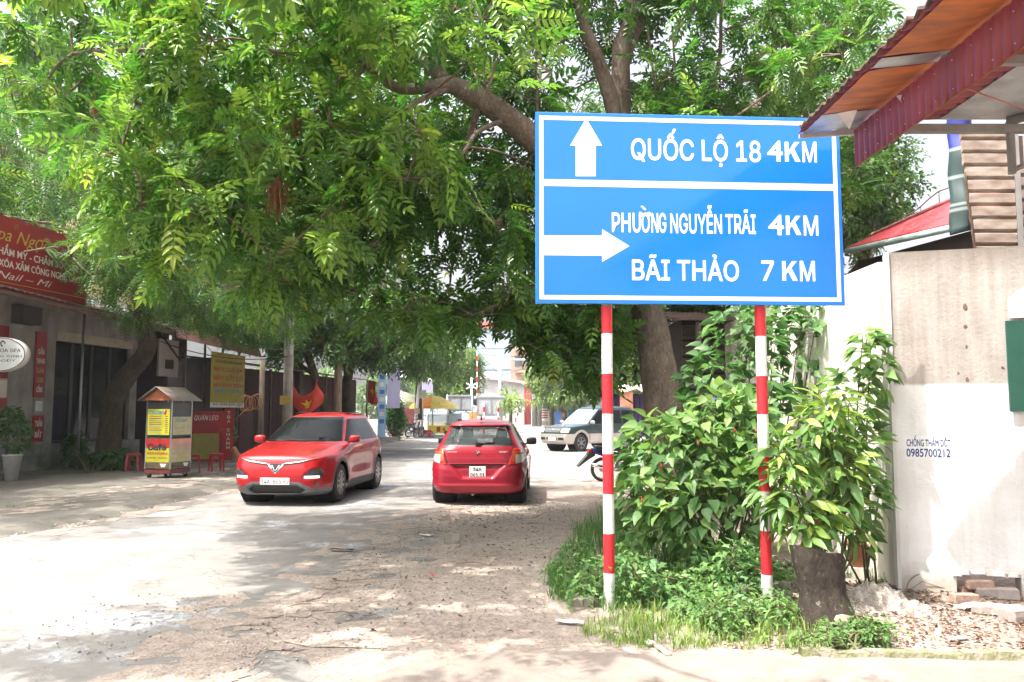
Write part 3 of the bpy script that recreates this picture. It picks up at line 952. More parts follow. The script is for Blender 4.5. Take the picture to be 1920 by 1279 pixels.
def frames(D, roll):
    D = D / np.linalg.norm(D, axis=1, keepdims=True)
    up = np.array([0., 0., 1.])
    s = np.cross(np.broadcast_to(up, D.shape), D)
    ln = np.linalg.norm(s, axis=1, keepdims=True)
    s = np.where(ln < 1e-3, np.array([1., 0, 0]), s / np.maximum(ln, 1e-6))
    n = np.cross(D, s)
    c, si = np.cos(roll)[:, None], np.sin(roll)[:, None]
    s2 = s * c + n * si
    n2 = -s * si + n * c
    return np.stack([D, s2, n2], 2)          # columns: along, side, normal
def scatter(T, O, D, roll, sc, var):
    V, F = T
    M = frames(D, roll)
    P = np.einsum('nij,kj->nki', M, V) * sc[:, None, None] + O[:, None, :]
    K = len(V)
    FF = (F[None, :, :] + (np.arange(len(O)) * K)[:, None, None]).reshape(-1, F.shape[1])
    return P.reshape(-1, 3), FF, np.repeat(var, K)
def leaf_objects(name, T, O, D, roll, sc, var, m, parent, levels=8):
    """single leaves as objects that share a few meshes"""
    V, F = T
    meshes = []
    for k in range(levels):
        me = npmesh(name, V, F, smooth=False, var=np.full(len(V), (k + .5) / levels))
        me.materials.append(m)
        meshes.append(me)
    M = frames(D, roll)
    for i in range(len(O)):
        o = bpy.data.objects.new(name, meshes[int(min(levels - 1, max(0, var[i] * levels)))])
        COL.objects.link(o)
        o.parent = parent
        mm = np.eye(4); mm[:3, :3] = M[i] * sc[i]; mm[:3, 3] = O[i]
        o.matrix_local = Matrix(mm.tolist())

def unit(n):
    v = RNG.normal(size=(n, 3))
    return v / np.linalg.norm(v, axis=1, keepdims=True)
def grow(clumps, ros, leaves, droop=.25, inner=.5):
    """clumps (x,y,z,r) -> twig ends and leaf origins/directions"""
    O = []; D = []; TW = []
    for (x, y, z, r) in clumps:
        c = np.array([x, y, z])
        k = max(2, int(ros * (r / .55) ** 1.5))
        u = unit(k); u[:, 2] = u[:, 2] * .8
        rad = (inner + (1 - inner) * RNG.random(k) ** .6) * r
        e = c + u * rad[:, None] * np.array([1.15, 1.15, .85])
        for j in range(k):
            TW.append((c, e[j]))
        d = u.copy(); d[:, 2] -= .15
        L = unit(k * leaves).reshape(k, leaves, 3)
        dd = d[:, None, :] * .55 + L * .85
        dd[:, :, 2] -= droop
        oo = e[:, None, :] - d[:, None, :] * RNG.random((k, leaves, 1)) * .22
        O.append(oo.reshape(-1, 3)); D.append(dd.reshape(-1, 3))
    return np.concatenate(O), np.concatenate(D), TW
def smoothpath(pts, rad, sub=4):
    pts = [Vector(p) for p in pts]
    out = []; ro = []
    for i in range(len(pts) - 1):
        p0 = pts[max(0, i - 1)]; p1 = pts[i]; p2 = pts[i + 1]; p3 = pts[min(len(pts) - 1, i + 2)]
        for k in range(sub):
            t = k / sub
            out.append(0.5 * ((2 * p1) + (p2 - p0) * t + (2 * p0 - 5 * p1 + 4 * p2 - p3) * t * t + (3 * p1 - p0 - 3 * p2 + p3) * t ** 3))
            ro.append(rad[i] + (rad[i + 1] - rad[i]) * t)
    out.append(pts[-1]); ro.append(rad[-1])
    return out, ro
def bark(name, a, b, c=(0.35, 0.33, 0.30)):
    m, nt, bs = nodes_of(name)
    tc = nt.nodes.new('ShaderNodeTexCoord').outputs['Object']
    mp = N(nt, 'ShaderNodeMapping'); mp.inputs['Scale'].default_value = (1, 1, .45); nt.links.new(tc, mp.inputs['Vector'])
    n1 = noise(nt, mp.outputs[0], 5.0, 7, .65); n2 = noise(nt, mp.outputs[0], 26.0, 6, .7); n3 = noise(nt, tc, 17.0, 5, .6)
    cc = mixc(nt, .8, ramp(nt, n1, [(.3, b), (.68, a)]), ramp(nt, n2, [(.3, (.5, .45, .42)), (.58, (1, 1, 1))]), 'MULTIPLY')
    cc = mixc(nt, ramp(nt, n3, [(.62, (0, 0, 0)), (.68, (.7, .7, .7))]), cc, c)
    nt.links.new(cc, bs.inputs['Base Color'])
    bs.inputs['Roughness'].default_value = .9
    bs.inputs['Specular IOR Level'].default_value = .2
    h = N(nt, 'ShaderNodeMath', operation='ADD'); nt.links.new(n1, h.inputs[0]); nt.links.new(n2, h.inputs[1])
    bumpn(nt, bs, h.outputs[0], .8, .03)
    return m
M_BARK = bark('grey_brown_bark', (0.27, 0.215, 0.175), (0.14, 0.105, 0.085))
M_TWIG = mat('twig_bark', (0.22, 0.16, 0.125), .9, col2=(.13, .09, .07), scale=14)

def project(O):
    dy = O[:, 1] * CP + (O[:, 2] - CAM_H) * SP
    q = np.maximum(dy, .1)
    return O[:, 0] / q * FPX + 960, 639.5 - FPX * (-(O[:, 1]) * SP + (O[:, 2] - CAM_H) * CP) / q, dy
def inpoly2(x, y, poly):
    c = np.zeros(x.shape, bool)
    for i in range(len(poly)):
        x1, y1 = poly[i]; x2, y2 = poly[i - 1]
        if y1 == y2: continue
        c ^= ((y1 > y) != (y2 > y)) & (x < (x2 - x1) * (y - y1) / (y2 - y1) + x1)
    return c
CLEAR = [[(878, 640), (884, 616), (905, 606), (958, 604), (975, 640), (992, 668), (1040, 690), (1075, 728), (1110, 745), (1135, 760), (1135, 850), (700, 850), (700, 700), (790, 702), (852, 706), (884, 690), (890, 660)],
         [(0, 600), (235, 612), (330, 604), (495, 648), (520, 690), (700, 700), (700, 850), (0, 850)],
         [(-50, 405), (85, 425), (90, 478), (150, 500), (165, 590), (-50, 550)]]
M_BARKD = bark('dark_mossy_bark', (0.105, 0.085, 0.065), (0.05, 0.042, 0.032), (.16, .15, .12))
def tree(name, label, base, limbs, clumps, T, m, ros=9, leaves=7, scale=(.8, 1.2), droop=.25, var=(.15, .7), nearest=0,
         connect=.02, group=None, bright=None, limbclear=None, near_boost=None):
    """limbs: list of (points, radii), first is the trunk; the crown is leaf-sized faces on twigs"""
    root = empty(name, base, 0, label, 'tree', group)
    B = Vector(base)
    paths = []
    for i, (p, r) in enumerate(limbs):
        sp, sr = smoothpath([Vector(q) - B for q in p], r)
        paths.append((sp, sr))
        MB().tube(sp, sr, 12 if r[0] > .08 else 7, jitter=.05 if r[0] > .08 else .0).build('trunk' if i == 0 else 'limb', M_BARKD if group else M_BARK, root)
    O, D, TW = grow(clumps, ros, leaves, droop)
    nodes = np.array([tuple(q) for sp, sr in paths for q in sp[len(sp) // 4:]]) + np.array(base)
    tw = MB()
    b3 = np.array(base)
    def cutmask(Q):
        PX, PY, DY = project(Q)
        cut = np.zeros(len(Q), bool)
        for poly in (CLEAR if base[1] < 58 else []): cut |= inpoly2(PX, PY, poly)
        for (xa, ya, xb, yb_, Yd, w) in (limbclear or []):
            dx, dy_ = xb - xa, yb_ - ya
            t_ = np.clip(((PX - xa) * dx + (PY - ya) * dy_) / (dx * dx + dy_ * dy_), 0, 1)
            cut |= (np.hypot(PX - xa - t_ * dx, PY - ya - t_ * dy_) < w) & (Q[:, 1] < Yd + .3)
        return cut
    pool = nodes.copy()
    order = sorted(clumps, key=lambda q: float(np.min(np.linalg.norm(nodes - np.array(q[:3]), axis=1))))
    for (x, y, z, r) in order:
        c = np.array([x, y, z])
        d = np.linalg.norm(pool - c, axis=1) + 0.5 * np.maximum(0, pool[:, 2] - c[2])
        p = pool[int(np.argmin(d))]
        k_ = min(1.3, .45 + .35 * float(np.linalg.norm(p - c)))
        w_ = np.array([random.uniform(-.18, .18), random.uniform(-.18, .18), random.uniform(-.05, .2)]) * float(np.linalg.norm(p - c))
        pts_ = [Vector(p - b3), Vector(p * .62 + c * .38 + w_ - b3), Vector(p * .3 + c * .7 + w_ * .6 - b3), Vector(c - b3)]
        sp_, sr_ = smoothpath(pts_, [connect * k_ * 1.3, connect * k_, connect * k_ * .8, connect * k_ * .55], 2)
        tw.tube(sp_, sr_, 5, cap=False)
        pool = np.concatenate([pool, c[None]])
    for (a, e) in TW:
        if cutmask(np.array([e]))[0]: continue
        tw.tube([Vector(a - b3), Vector(e - b3)], [connect * .5, connect * .18], 3, cap=False)
    tw.build('twigs', M_TWIG, root)
    n = len(O)
    rl = RNG.normal(0, .45, n)
    sc = RNG.uniform(scale[0], scale[1], n)
    v = RNG.beta(2.2, 3.0, n) * (var[1] - var[0]) * 1.5 + var[0]
    if bright is not None:
        v = np.where(RNG.random(n) < bright, RNG.uniform(.75, 1.0, n), v)
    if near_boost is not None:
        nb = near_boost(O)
        v = np.minimum(v + .22 * nb, np.maximum(v, .86)); sc = sc * (1 + .12 * nb)  # nearer leaves larger and lighter, a sunlit tone put into their colour
    v = np.clip(v, 0, .999)
    # prune where the photograph shows open air or bare limbs
    cut = cutmask(O + D / np.linalg.norm(D, axis=1, keepdims=True) * .12)
    ok = ~cut
    O, D, rl, sc, v = O[ok], D[ok], rl[ok], sc[ok], v[ok]
    n = len(O)
    O2 = O - b3
    keep = np.ones(n, bool)
    crown = None
    if nearest:
        # the largest-showing leaves become objects of their own
        dy = O[:, 1] * CP + (O[:, 2] - CAM_H) * SP
        px = O[:, 0] / np.maximum(dy, .1) * FPX + 960
        py = 639.5 - FPX * (-(O[:, 1]) * SP + (O[:, 2] - CAM_H) * CP) / np.maximum(dy, .1)
        vis = (dy > 2) & (px > 5) & (px < 1600) & (py > 5) & (py < 640)
        dist = np.where(vis, np.linalg.norm(O - np.array([0, 0, CAM_H]), axis=1), 1e6)
        idx = np.argsort(dist)[:nearest]
        keep[idx] = False
    V, F, vv = scatter(T, O2[keep], D[keep], rl[keep], sc[keep], v[keep])
    crown = link('crown', npmesh('crown', V, F, var=vv), root, m)
    crown['kind'] = 'stuff'
    if nearest:
        leaf_objects('compound_leaf', T, O2[idx], D[idx], rl[idx], sc[idx], v[idx], m, crown)
    return root
def clumps_px(poly, n, Y, r, mind=.5, seed=1, tries=40):
    """clump centres spread over a region of the view at depths Y"""
    rr = random.Random(seed)
    xs = [p[0] for p in poly]; ys = [p[1] for p in poly]
    out = []
    def inside(x, y):
        c = False
        for i in range(len(poly)):
            x1, y1 = poly[i]; x2, y2 = poly[i - 1]
            if (y1 > y) != (y2 > y) and x < (x2 - x1) * (y - y1) / (y2 - y1) + x1: c = not c
        return c
    t = 0
    while len(out) < n and t < n * tries:
        t += 1
        x = rr.uniform(min(xs), max(xs)); y = rr.uniform(min(ys), max(ys))
        if not inside(x, y): continue
        p = at(x, y, rr.uniform(*Y))
        if any((p - Vector(q[:3])).length < mind for q in out): continue
        out.append((p.x, p.y, p.z, rr.uniform(*r)))
    return out

T_PIN = pinnate()
T_FINE = finepinnate()
T_SPRAY = spray()
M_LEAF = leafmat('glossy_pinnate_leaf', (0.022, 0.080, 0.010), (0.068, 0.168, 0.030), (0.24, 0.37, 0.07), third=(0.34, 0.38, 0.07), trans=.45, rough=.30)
M_LEAF2 = leafmat('fine_feathery_leaf', (0.030, 0.085, 0.022), (0.068, 0.155, 0.036), (0.19, 0.29, 0.05), trans=.42, rough=.35)
M_LEAF3 = leafmat('dark_broad_leaf', (0.028, 0.068, 0.018), (0.06, 0.125, 0.03), (0.14, 0.22, 0.045), trans=.40)
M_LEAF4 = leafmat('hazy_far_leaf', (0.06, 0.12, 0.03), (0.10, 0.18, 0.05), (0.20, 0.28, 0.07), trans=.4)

# ---- the big tree whose trunk stands behind the sign
def A3(l): return [at(*q) for q in l]
limbs = [
 (A3([(1262, 975, 12.5), (1247, 800, 12.5), (1230, 660, 12.5), (1212, 570, 12.5), (1180, 430, 12.4), (1160, 300, 12.3), (1163, 200, 12.3), (1166, 90, 12.2), (1185, 20, 12.2), (1190, -160, 12.2)]),
  [.36, .30, .265, .24, .215, .18, .16, .14, .11, .06]),
 (A3([(1186, 470, 12.4), (1100, 370, 11.8), (1010, 272, 11.2), (940, 213, 10.8), (870, 170, 10.5), (835, 155, 10.3)]), [.19, .185, .18, .165, .135, .10]),
 (A3([(838, 155, 10.3), (790, 166, 10.1), (740, 163, 10.0), (700, 130, 9.9), (655, 100, 9.8), (600, 62, 9.6), (560, 25, 9.5), (480, -40, 9.3)]), [.085, .07, .066, .058, .05, .04, .03, .02]),
 (A3([(840, 158, 10.35), (777, 92, 10.8), (697, 52, 11.0), (640, -20, 11.2), (600, -120, 11.4)]), [.10, .09, .08, .06, .03]),
 (A3([(838, 168, 10.3), (780, 192, 9.9), (748, 235, 9.6), (738, 300, 9.4)]), [.05, .035, .026, .012]),
 (A3([(945, 225, 10.8), (895, 248, 10.3), (870, 285, 10.0), (832, 310, 9.8)]), [.04, .03, .024, .012]),
 (A3([(1196, 470, 12.4), (1150, 210, 11.9), (1120, 110, 11.7), (1095, 45, 11.6), (1070, -60, 11.5)]), [.14, .115, .10, .085, .05]),
 (A3([(1186, 480, 12.5), (1300, 300, 13.0), (1420, 108, 13.4), (1500, 75, 13.6), (1575, 15, 13.8)]), [.13, .09, .05, .04, .02]),
 (A3([(1166, 120, 12.2), (1200, 40, 12.4), (1240, -60, 12.6)]), [.10, .08, .05]),
 (A3([(1260, 330, 12.9), (1230, 170, 12.3), (1215, 60, 12.2), (1200, -30, 12.2)]), [.03, .022, .018, .012]),
 (A3([(1290, 300, 12.9), (1345, 130, 12.4), (1352, 20, 12.2), (1360, -60, 12.2)]), [.04, .032, .026, .02]),
 (A3([(1010, 262, 11.2), (1005, 120, 10.6), (1012, 20, 10.3), (1015, -60, 10.2)]), [.025, .02, .018, .014]),
 (A3([(560, 25, 9.5), (450, 85, 9.6), (296, 96, 9.8), (138, 101, 10.0), (72, 168, 10.1), (15, 180, 10.2)]), [.04, .034, .028, .022, .016, .01]),
 (A3([(690, 120, 9.9), (620, 190, 9.7), (520, 250, 9.4), (400, 300, 9.3), (330, 400, 9.3)]), [.035, .028, .022, .016, .01]),
 (A3([(900, 190, 10.6), (850, 330, 11.0), (760, 430, 11.2), (690, 520, 11.3)]), [.05, .035, .025, .012]),
]
cl = []
cl += clumps_px([(215, -60), (1000, -60), (1000, 200), (820, 330), (640, 430), (560, 500), (420, 520), (300, 500), (215, 380), (235, 200)], 62, (8.4, 10.4), (.38, .62), .55, 21)
cl += clumps_px([(380, 330), (1000, 250), (1000, 600), (900, 595), (700, 590), (560, 585), (430, 540)], 46, (10.2, 12.6), (.42, .66), .6, 22)
cl += clumps_px([(-40, -80), (240, -80), (230, 180), (150, 210), (-40, 190)], 12, (9.5, 11.5), (.38, .52), .6, 23)
cl += clumps_px([(600, 150), (1000, -60), (1620, -60), (1600, 120), (1480, 210), (1000, 215), (1000, 420)], 62, (11.0, 14.0), (.45, .7), .65, 24)
cl += clumps_px([(890, 560), (1010, 560), (1150, 570), (1180, 640), (1120, 735), (1050, 715), (985, 650), (905, 615)], 24, (10.8, 13.2), (.38, .55), .4, 25)
cl += clumps_px([(1000, 230), (1560, 230), (1560, 560), (1000, 560)], 22, (11.2, 14.5), (.55, .75), .7, 26)
# upper and near part of the crown, over the road and the camera's side of it
rr = random.Random(31)
for i in range(26):
    x = rr.uniform(-5.0, -1.6); y = rr.uniform(4.4, 7.6)
    cl.append((x, y, 1.65 + .52 * y + rr.uniform(.5, 1.1), rr.uniform(.45, .65)))
for i in range(22):
    x = rr.uniform(-1.5, 3.5); y = rr.uniform(10.5, 14)
    cl.append((x, y, 1.65 + .52 * y + rr.uniform(.4, 1.6), rr.uniform(.5, .75)))
for i in range(20):
    y = rr.uniform(13, 18)
    cl.append((rr.uniform(-7.0, -1.5), y, rr.uniform(6.6, 8.8), rr.uniform(.5, .75)))
for i in range(13):
    cl.append((rr.uniform(-3.6, .1), rr.uniform(0.8, 3.4), rr.uniform(4.9, 6.3), rr.uniform(.4, .65)))
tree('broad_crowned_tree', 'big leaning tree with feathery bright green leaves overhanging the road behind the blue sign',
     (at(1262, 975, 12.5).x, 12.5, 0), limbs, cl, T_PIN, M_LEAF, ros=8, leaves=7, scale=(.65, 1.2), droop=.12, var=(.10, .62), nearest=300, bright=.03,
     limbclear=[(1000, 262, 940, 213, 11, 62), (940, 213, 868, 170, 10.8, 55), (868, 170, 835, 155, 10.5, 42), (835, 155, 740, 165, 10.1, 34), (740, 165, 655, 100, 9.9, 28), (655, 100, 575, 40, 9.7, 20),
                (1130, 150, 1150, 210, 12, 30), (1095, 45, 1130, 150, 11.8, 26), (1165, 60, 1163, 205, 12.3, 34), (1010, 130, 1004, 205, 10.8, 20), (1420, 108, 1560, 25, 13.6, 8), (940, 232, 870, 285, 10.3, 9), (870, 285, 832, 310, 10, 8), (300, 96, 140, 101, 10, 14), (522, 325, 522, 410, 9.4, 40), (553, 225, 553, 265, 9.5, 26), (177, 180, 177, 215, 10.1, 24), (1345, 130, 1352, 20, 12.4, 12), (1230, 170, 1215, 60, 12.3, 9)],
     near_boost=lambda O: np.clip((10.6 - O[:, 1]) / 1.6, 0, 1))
print('main clumps', len(cl))

# hanging dried seed clusters
M_DRY = mat('dry_brown_seed', (0.30, 0.13, 0.06), .8, col2=(.18, .08, .04), scale=25)
for i, (px, py, Y, s, lab) in enumerate(((522, 365, 9.2, 1.0, 'largest brown bunch of dried seed stalks hanging low in the tree'),
                                    (553, 242, 9.4, .55, 'small brown dried seed bunch hanging above the large one'),
                                    (177, 200, 10.0, .42, 'pale dried seed bunch hanging from the thin branch near the shops'))):
    c = at(px, py, Y)
    mb = MB(); r2 = random.Random(i + 3)
    for k in range(70):
        a = r2.uniform(0, 2 * PI); q = r2.random()
        top = Vector((0, 0, .22 * s)); 
        q2 = r2.random()
        e = Vector((math.cos(a) * .16 * q + r2.gauss(0, .02), math.sin(a) * .16 * q, -.32 * q2 - .02 + .06 * q)) * s
        mid = Vector((e.x * r2.uniform(.5, 1.3), e.y * r2.uniform(.5, 1.3), r2.uniform(.0, .12) * s))
        mb.tube([top, mid, e], [.003 * s, .007 * s, .004 * s], 3, cap=False)
    mb.tube([top, top + Vector((.02, .02, .35))], .006, 4)
    o = mb.build('seed_cluster', M_DRY, loc=c)
    tag(o, lab, 'seed cluster', 'dried seed bunches in the big tree')

# ---- trees on the shop side
def T_at(px, Y): 
    p = at(px, 770, Y); return (p.x, Y, .08)
b = T_at(200, 22.6)
limbs = [(A3([(200, 884, 22.6), (207, 800, 22.6), (214, 745, 22.5), (243, 700, 22.4), (276, 655, 22.2), (270, 610, 22.0), (258, 560, 21.8), (262, 470, 21.6), (280, 380, 21.5)]), [.36, .30, .28, .25, .235, .22, .2, .14, .07]),
         (A3([(268, 600, 22.0), (220, 540, 21.4), (150, 470, 20.8), (100, 420, 20.4)]), [.14, .10, .07, .03]),
         (A3([(264, 560, 21.8), (340, 500, 22.2), (430, 450, 22.6), (500, 420, 23)]), [.14, .11, .07, .03])]
cl = clumps_px([(95, 395), (180, 340), (330, 330), (520, 420), (560, 560), (500, 620), (380, 600), (260, 590), (190, 560), (150, 520), (100, 470)], 66, (18.8, 23.5), (.6, .95), .7, 41)
cl += clumps_px([(-100, 150), (420, 150), (500, 330), (100, 370), (-100, 330)], 17, (20, 25), (.8, 1.1), .9, 42)
rr = random.Random(17)
for i in range(20): cl.append((rr.uniform(-15, -10.2), rr.uniform(11, 19), rr.uniform(5.2, 7.5), rr.uniform(.8, 1.1)))
for i in range(13): cl.append((rr.uniform(-10.4, -8.2), rr.uniform(9.5, 17), rr.uniform(5.2, 6.8), rr.uniform(.7, 1.0)))
tree('feathery_street_tree', 'crooked dark trunk tree with fine feathery leaves in front of the spa', b, limbs, cl, T_FINE, M_LEAF2, ros=9, leaves=7, scale=(.9, 1.5), var=(.1, .7), group='street trees along the shops', connect=.03)
# its pale flower heads
fm = MB(); r2 = random.Random(9)
for (px, py) in ((150, 400), (132, 425), (232, 480), (268, 480), (240, 560), (215, 402), (180, 545)):
    c = at(px, py, 18.9) - Vector(b)
    for k in range(60):
        e = c + Vector((r2.gauss(0, .11), r2.gauss(0, .11), r2.gauss(0, .10)))
        fm.box(e, (.028, .028, .028), rz=r2.random())
    fm.tube([c, c + Vector((0, .4, -.2))], .01, 4)
o = fm.build('blossom', mat('cream_blossom', (.55, .50, .30), .8, col2=(.36, .34, .16), scale=8), bpy.data.objects['feathery_street_tree'])
o['kind'] = 'stuff'

def simple_tree(px, Y, gy, crownpoly, n, r, Yr, label, T=T_SPRAY, m=M_LEAF3, lean=0, tr=.2, ros=8, leaves=7, scale=(1.0, 1.6), seed=1, group=None, name='street_tree', var=(.1, .6), mind=.8):
    base = at(px, 770, Y); base = Vector((base.x, Y, .0))
    c = clumps_px(crownpoly, n, Yr, r, mind, seed)
    cx = sum(q[0] for q in c) / len(c); cy = sum(q[1] for q in c) / len(c); cz = sum(q[2] for q in c) / len(c)
    zmin = min(q[2] for q in c)
    top = Vector((cx, cy, cz + (cz - zmin) * .6))
    mid = base.lerp(top, .45) + Vector((lean, 0, 0))
    limbs = [([base, base.lerp(mid, .5) + Vector((lean * .3, 0, 0)), mid, mid.lerp(top, .5), top], [tr * 1.25, tr, tr * .8, tr * .5, tr * .15])]
    rr = random.Random(seed)
    for k in range(4):
        q = c[rr.randrange(len(c))]
        s = mid.lerp(top, .2 * k)
        e = Vector(q[:3])
        limbs.append(([s, s.lerp(e, .5) + Vector((0, 0, .2)), e], [tr * .45, tr * .3, tr * .1]))
    return tree(name, label, tuple(base), limbs, c, T, m, ros=ros, leaves=leaves, scale=scale, var=var, group=group, connect=.03)
SG = 'street trees along the shops'
simple_tree(640, 29, 0, [(420, 480), (560, 470), (640, 560), (680, 610), (640, 660), (560, 640), (470, 640), (400, 600)], 34, (.8, 1.2), (26, 31), 'dark street tree with pale gnarled trunk behind the red crossover car', seed=51, group=SG, tr=.19)
simple_tree(684, 32, 0, [(600, 470), (760, 520), (800, 600), (790, 670), (730, 690), (650, 670), (590, 600)], 34, (.9, 1.3), (29, 34), 'dark bushy street tree leaning beside the blue banner', seed=52, group=SG, tr=.24, lean=-.8)
simple_tree(784, 52, 0, [(700, 600), (760, 560), (850, 590), (885, 640), (870, 690), (800, 705), (720, 690)], 34, (1.0, 1.5), (48, 55), 'street tree with whitewashed trunk beside the yellow umbrella', seed=53, group=SG, tr=.24, m=M_LEAF4, scale=(1.5, 2.2))
BG = 'trees behind the shops'
for (px, Y, pol, n, lab, sd) in ((60, 31, [(-120, 60), (80, 40), (220, 180), (240, 420), (100, 470), (-120, 420)], 26, 'tall tree rising behind the spa roof sign', 61),
                              (330, 33, [(160, 180), (420, 200), (520, 380), (520, 640), (300, 620), (180, 480)], 48, 'tall tree rising behind the shop with the pink roof', 62),
                              (560, 38, [(400, 260), (640, 240), (720, 420), (700, 640), (520, 650), (420, 560)], 44, 'tall tree rising behind the dark shacks', 63)):
    simple_tree(px, Y, 0, pol, n, (1.1, 1.7), (Y - 3, Y + 3), lab, seed=sd, group=BG, tr=.3, m=M_LEAF2, scale=(1.4, 2.1), name='background_tree', mind=1.1, ros=8, leaves=7)
# right-hand trees behind the wall and the bushes
simple_tree(1300, 17.5, 0, [(1010, 240), (1600, 60), (1560, 300), (1560, 610), (1480, 640), (1330, 650), (1160, 650), (1120, 560)], 44, (.7, 1.1), (15.5, 19), 'dark tree with slim trunk standing behind the leaning tree', seed=71, tr=.17, name='slim_tree', mind=.8, scale=(.9, 1.4), var=(.05, .5))
simple_tree(1620, 17, 0, [(1560, 250), (1640, 235), (1690, 330), (1660, 400), (1610, 480), (1560, 480)], 22, (.55, .9), (15.5, 18.5), 'broadleaf tree showing between the sign and the red roof', seed=72, tr=.15, name='garden_tree', mind=.55, T=T_SPRAY, m=M_LEAF3, scale=(.8, 1.2))
FG = 'far trees beyond the junction'
for (px, Y, pol, n, r_, lab, sd, vr) in ((845, 76, [(800, 680), (850, 655), (885, 700), (880, 740), (810, 745)], 20, (1.2, 1.8), 'round bright green tree behind the yellow umbrella', 81, (.3, .8)),
                              (1035, 84, [(1012, 690), (1050, 685), (1062, 735), (1020, 740)], 14, (1.2, 1.8), 'bright green tree beside the far brick house', 82, (.4, .95)),
                              (1085, 88, [(1060, 700), (1105, 690), (1120, 735), (1070, 742)], 14, (1.2, 1.8), 'dull green tree above the market stalls', 83, (.2, .6)),
                              (1190, 70, [(1130, 690), (1200, 640), (1260, 690), (1240, 735), (1150, 735)], 18, (1.1, 1.7), 'yellow green tree beyond the purple stall', 84, (.4, .95)),
                              (957, 62, [(947, 738), (966, 735), (972, 755), (952, 762)], 5, (.4, .55), 'small yellow green tree beside the sign backs', 85, (.6, 1.0))):
    simple_tree(px, Y, 0, pol, n, r_, (Y - 2, Y + 2), lab, seed=sd, group=FG, tr=.16, m=M_LEAF4, scale=(2.0, 3.0), name='far_tree', mind=1.0, ros=6, leaves=6, var=vr)
# far wood closing the view
fw = []
rr = random.Random(77)
for i in range(240):
    x = rr.uniform(-150, 170); 
    fw.append((x, rr.uniform(150, 175), rr.uniform(1, 8.5), rr.uniform(2.2, 3.6)))
O, D, TW = grow(fw, 1.2, 8)
n_ = len(O)
V, F, vv = scatter(T_SPRAY, O, D, RNG.normal(0, .5, n_), RNG.uniform(5, 9, n_), RNG.uniform(.1, .7, n_))
o = link('far_foliage', npmesh('far_foliage', V, F, var=vv), None, M_LEAF4)
tag(o, 'hazy line of distant trees closing the street', 'foliage', kind='stuff')
# ------------------------------------------------------------------ shrubs, weeds, grass and litter round the sign
M_SHRUB = leafmat('soft_shrub_leaf', (0.040, 0.105, 0.030), (0.090, 0.195, 0.055), (0.20, 0.31, 0.085), trans=.40, rough=.5)
M_SAPL = leafmat('sapling_leaf', (0.045, 0.12, 0.035), (0.10, 0.20, 0.05), (0.27, 0.37, 0.08), trans=.38, rough=.45)
M_WEED = leafmat('weed_leaf', (0.045, 0.12, 0.04), (0.08, 0.185, 0.06), (0.16, 0.28, 0.08), trans=.35, rough=.55)
M_GRASS = leafmat('grass_blade', (0.045, 0.12, 0.03), (0.105, 0.205, 0.045), (0.26, 0.33, 0.09), trans=.35, rough=.5)
M_STEM = mat('green_brown_stem', (0.12, 0.13, 0.05), .8, col2=(.08, .07, .03), scale=20)
T_OV = blade(1, .62, 'heart'); T_LAN = blade(1, .36, 'lance', curl=.3)
T_CUT = spray(6, .14, .07, .034)

def shrub(name, label, base, lobes, n, T, m, size, parts=0, var=(.1, .7), stems=10, out=.75, downs=.35, cat='shrub', leafname='leaf', topbright=0.0, group=None):
    """lobes: (x,y,z,rx,ry,rz); leaves on the outside of the lobes facing out and up, stems from the base"""
    root = empty(name, base, 0, label, cat, group)
    B = np.array(base)
    wts = np.array([l[3] * l[4] + l[3] * l[5] for l in lobes]); wts = wts / wts.sum()
    O = []; D = []; H = []
    pick = RNG.choice(len(lobes), n, p=wts)
    u = unit(n); u[:, 2] = np.abs(u[:, 2]) * np.where(RNG.random(n) < .72, 1, -1)
    L = np.array(lobes)[pick]
    rad = (out + (1.03 - out) * RNG.random(n))[:, None]
    O = L[:, :3] + u * rad * L[:, 3:6]
    O[:, 2] = np.maximum(O[:, 2], .06 + .1 * RNG.random(n))
    D = u * np.array([1, 1, .35]) + unit(n) * .45
    D[:, 2] = D[:, 2] - downs
    sc = RNG.uniform(size[0], size[1], n)
    v = RNG.beta(2.2, 2.6, n) * (var[1] - var[0]) * 1.4 + var[0]
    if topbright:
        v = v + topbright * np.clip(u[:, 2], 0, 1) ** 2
    v = np.clip(v, 0, .995)
    rl = RNG.normal(0, .5, n)
    sm = MB()
    rr = random.Random(n)
    for k in range(stems):
        l = lobes[rr.randrange(len(lobes))]
        e = Vector((l[0] + rr.uniform(-.7, .7) * l[3], l[1] + rr.uniform(-.7, .7) * l[4], l[2] + rr.uniform(.1, .8) * l[5]))
        s = Vector(base) + Vector((rr.uniform(-.12, .12), rr.uniform(-.12, .12), 0))
        mid = s.lerp(e, .5) + Vector((rr.uniform(-.1, .1), rr.uniform(-.1, .1), .05))
        sm.tube([s - Vector(base), mid - Vector(base), e - Vector(base)], [.012, .009, .004], 5, cap=False)
    # short petioles from inside to the leaves
    for k in range(0, n, 2):
        p = O[k] - B; q = p - (u[k] * .13 * np.array([1, 1, .6])) 
        sm.tube([Vector(q), Vector(p)], [.004, .002], 3, cap=False)
    sm.build('stems', M_STEM, root)
    O2 = O - B
    keep = np.ones(n, bool)
    if parts:
        dist = np.linalg.norm(O - np.array([0, 0, CAM_H]), axis=1)
        idx = np.argsort(dist)[:parts]
        keep[idx] = False
        leaf_objects(leafname, T, O2[idx], D[idx], rl[idx], sc[idx], v[idx], m, root)
    if keep.any():
        V, F, vv = scatter(T, O2[keep], D[keep], rl[keep], sc[keep], v[keep])
        o = link('foliage', npmesh('foliage', V, F, var=vv), root, m)
        o['kind'] = 'stuff'
    return root
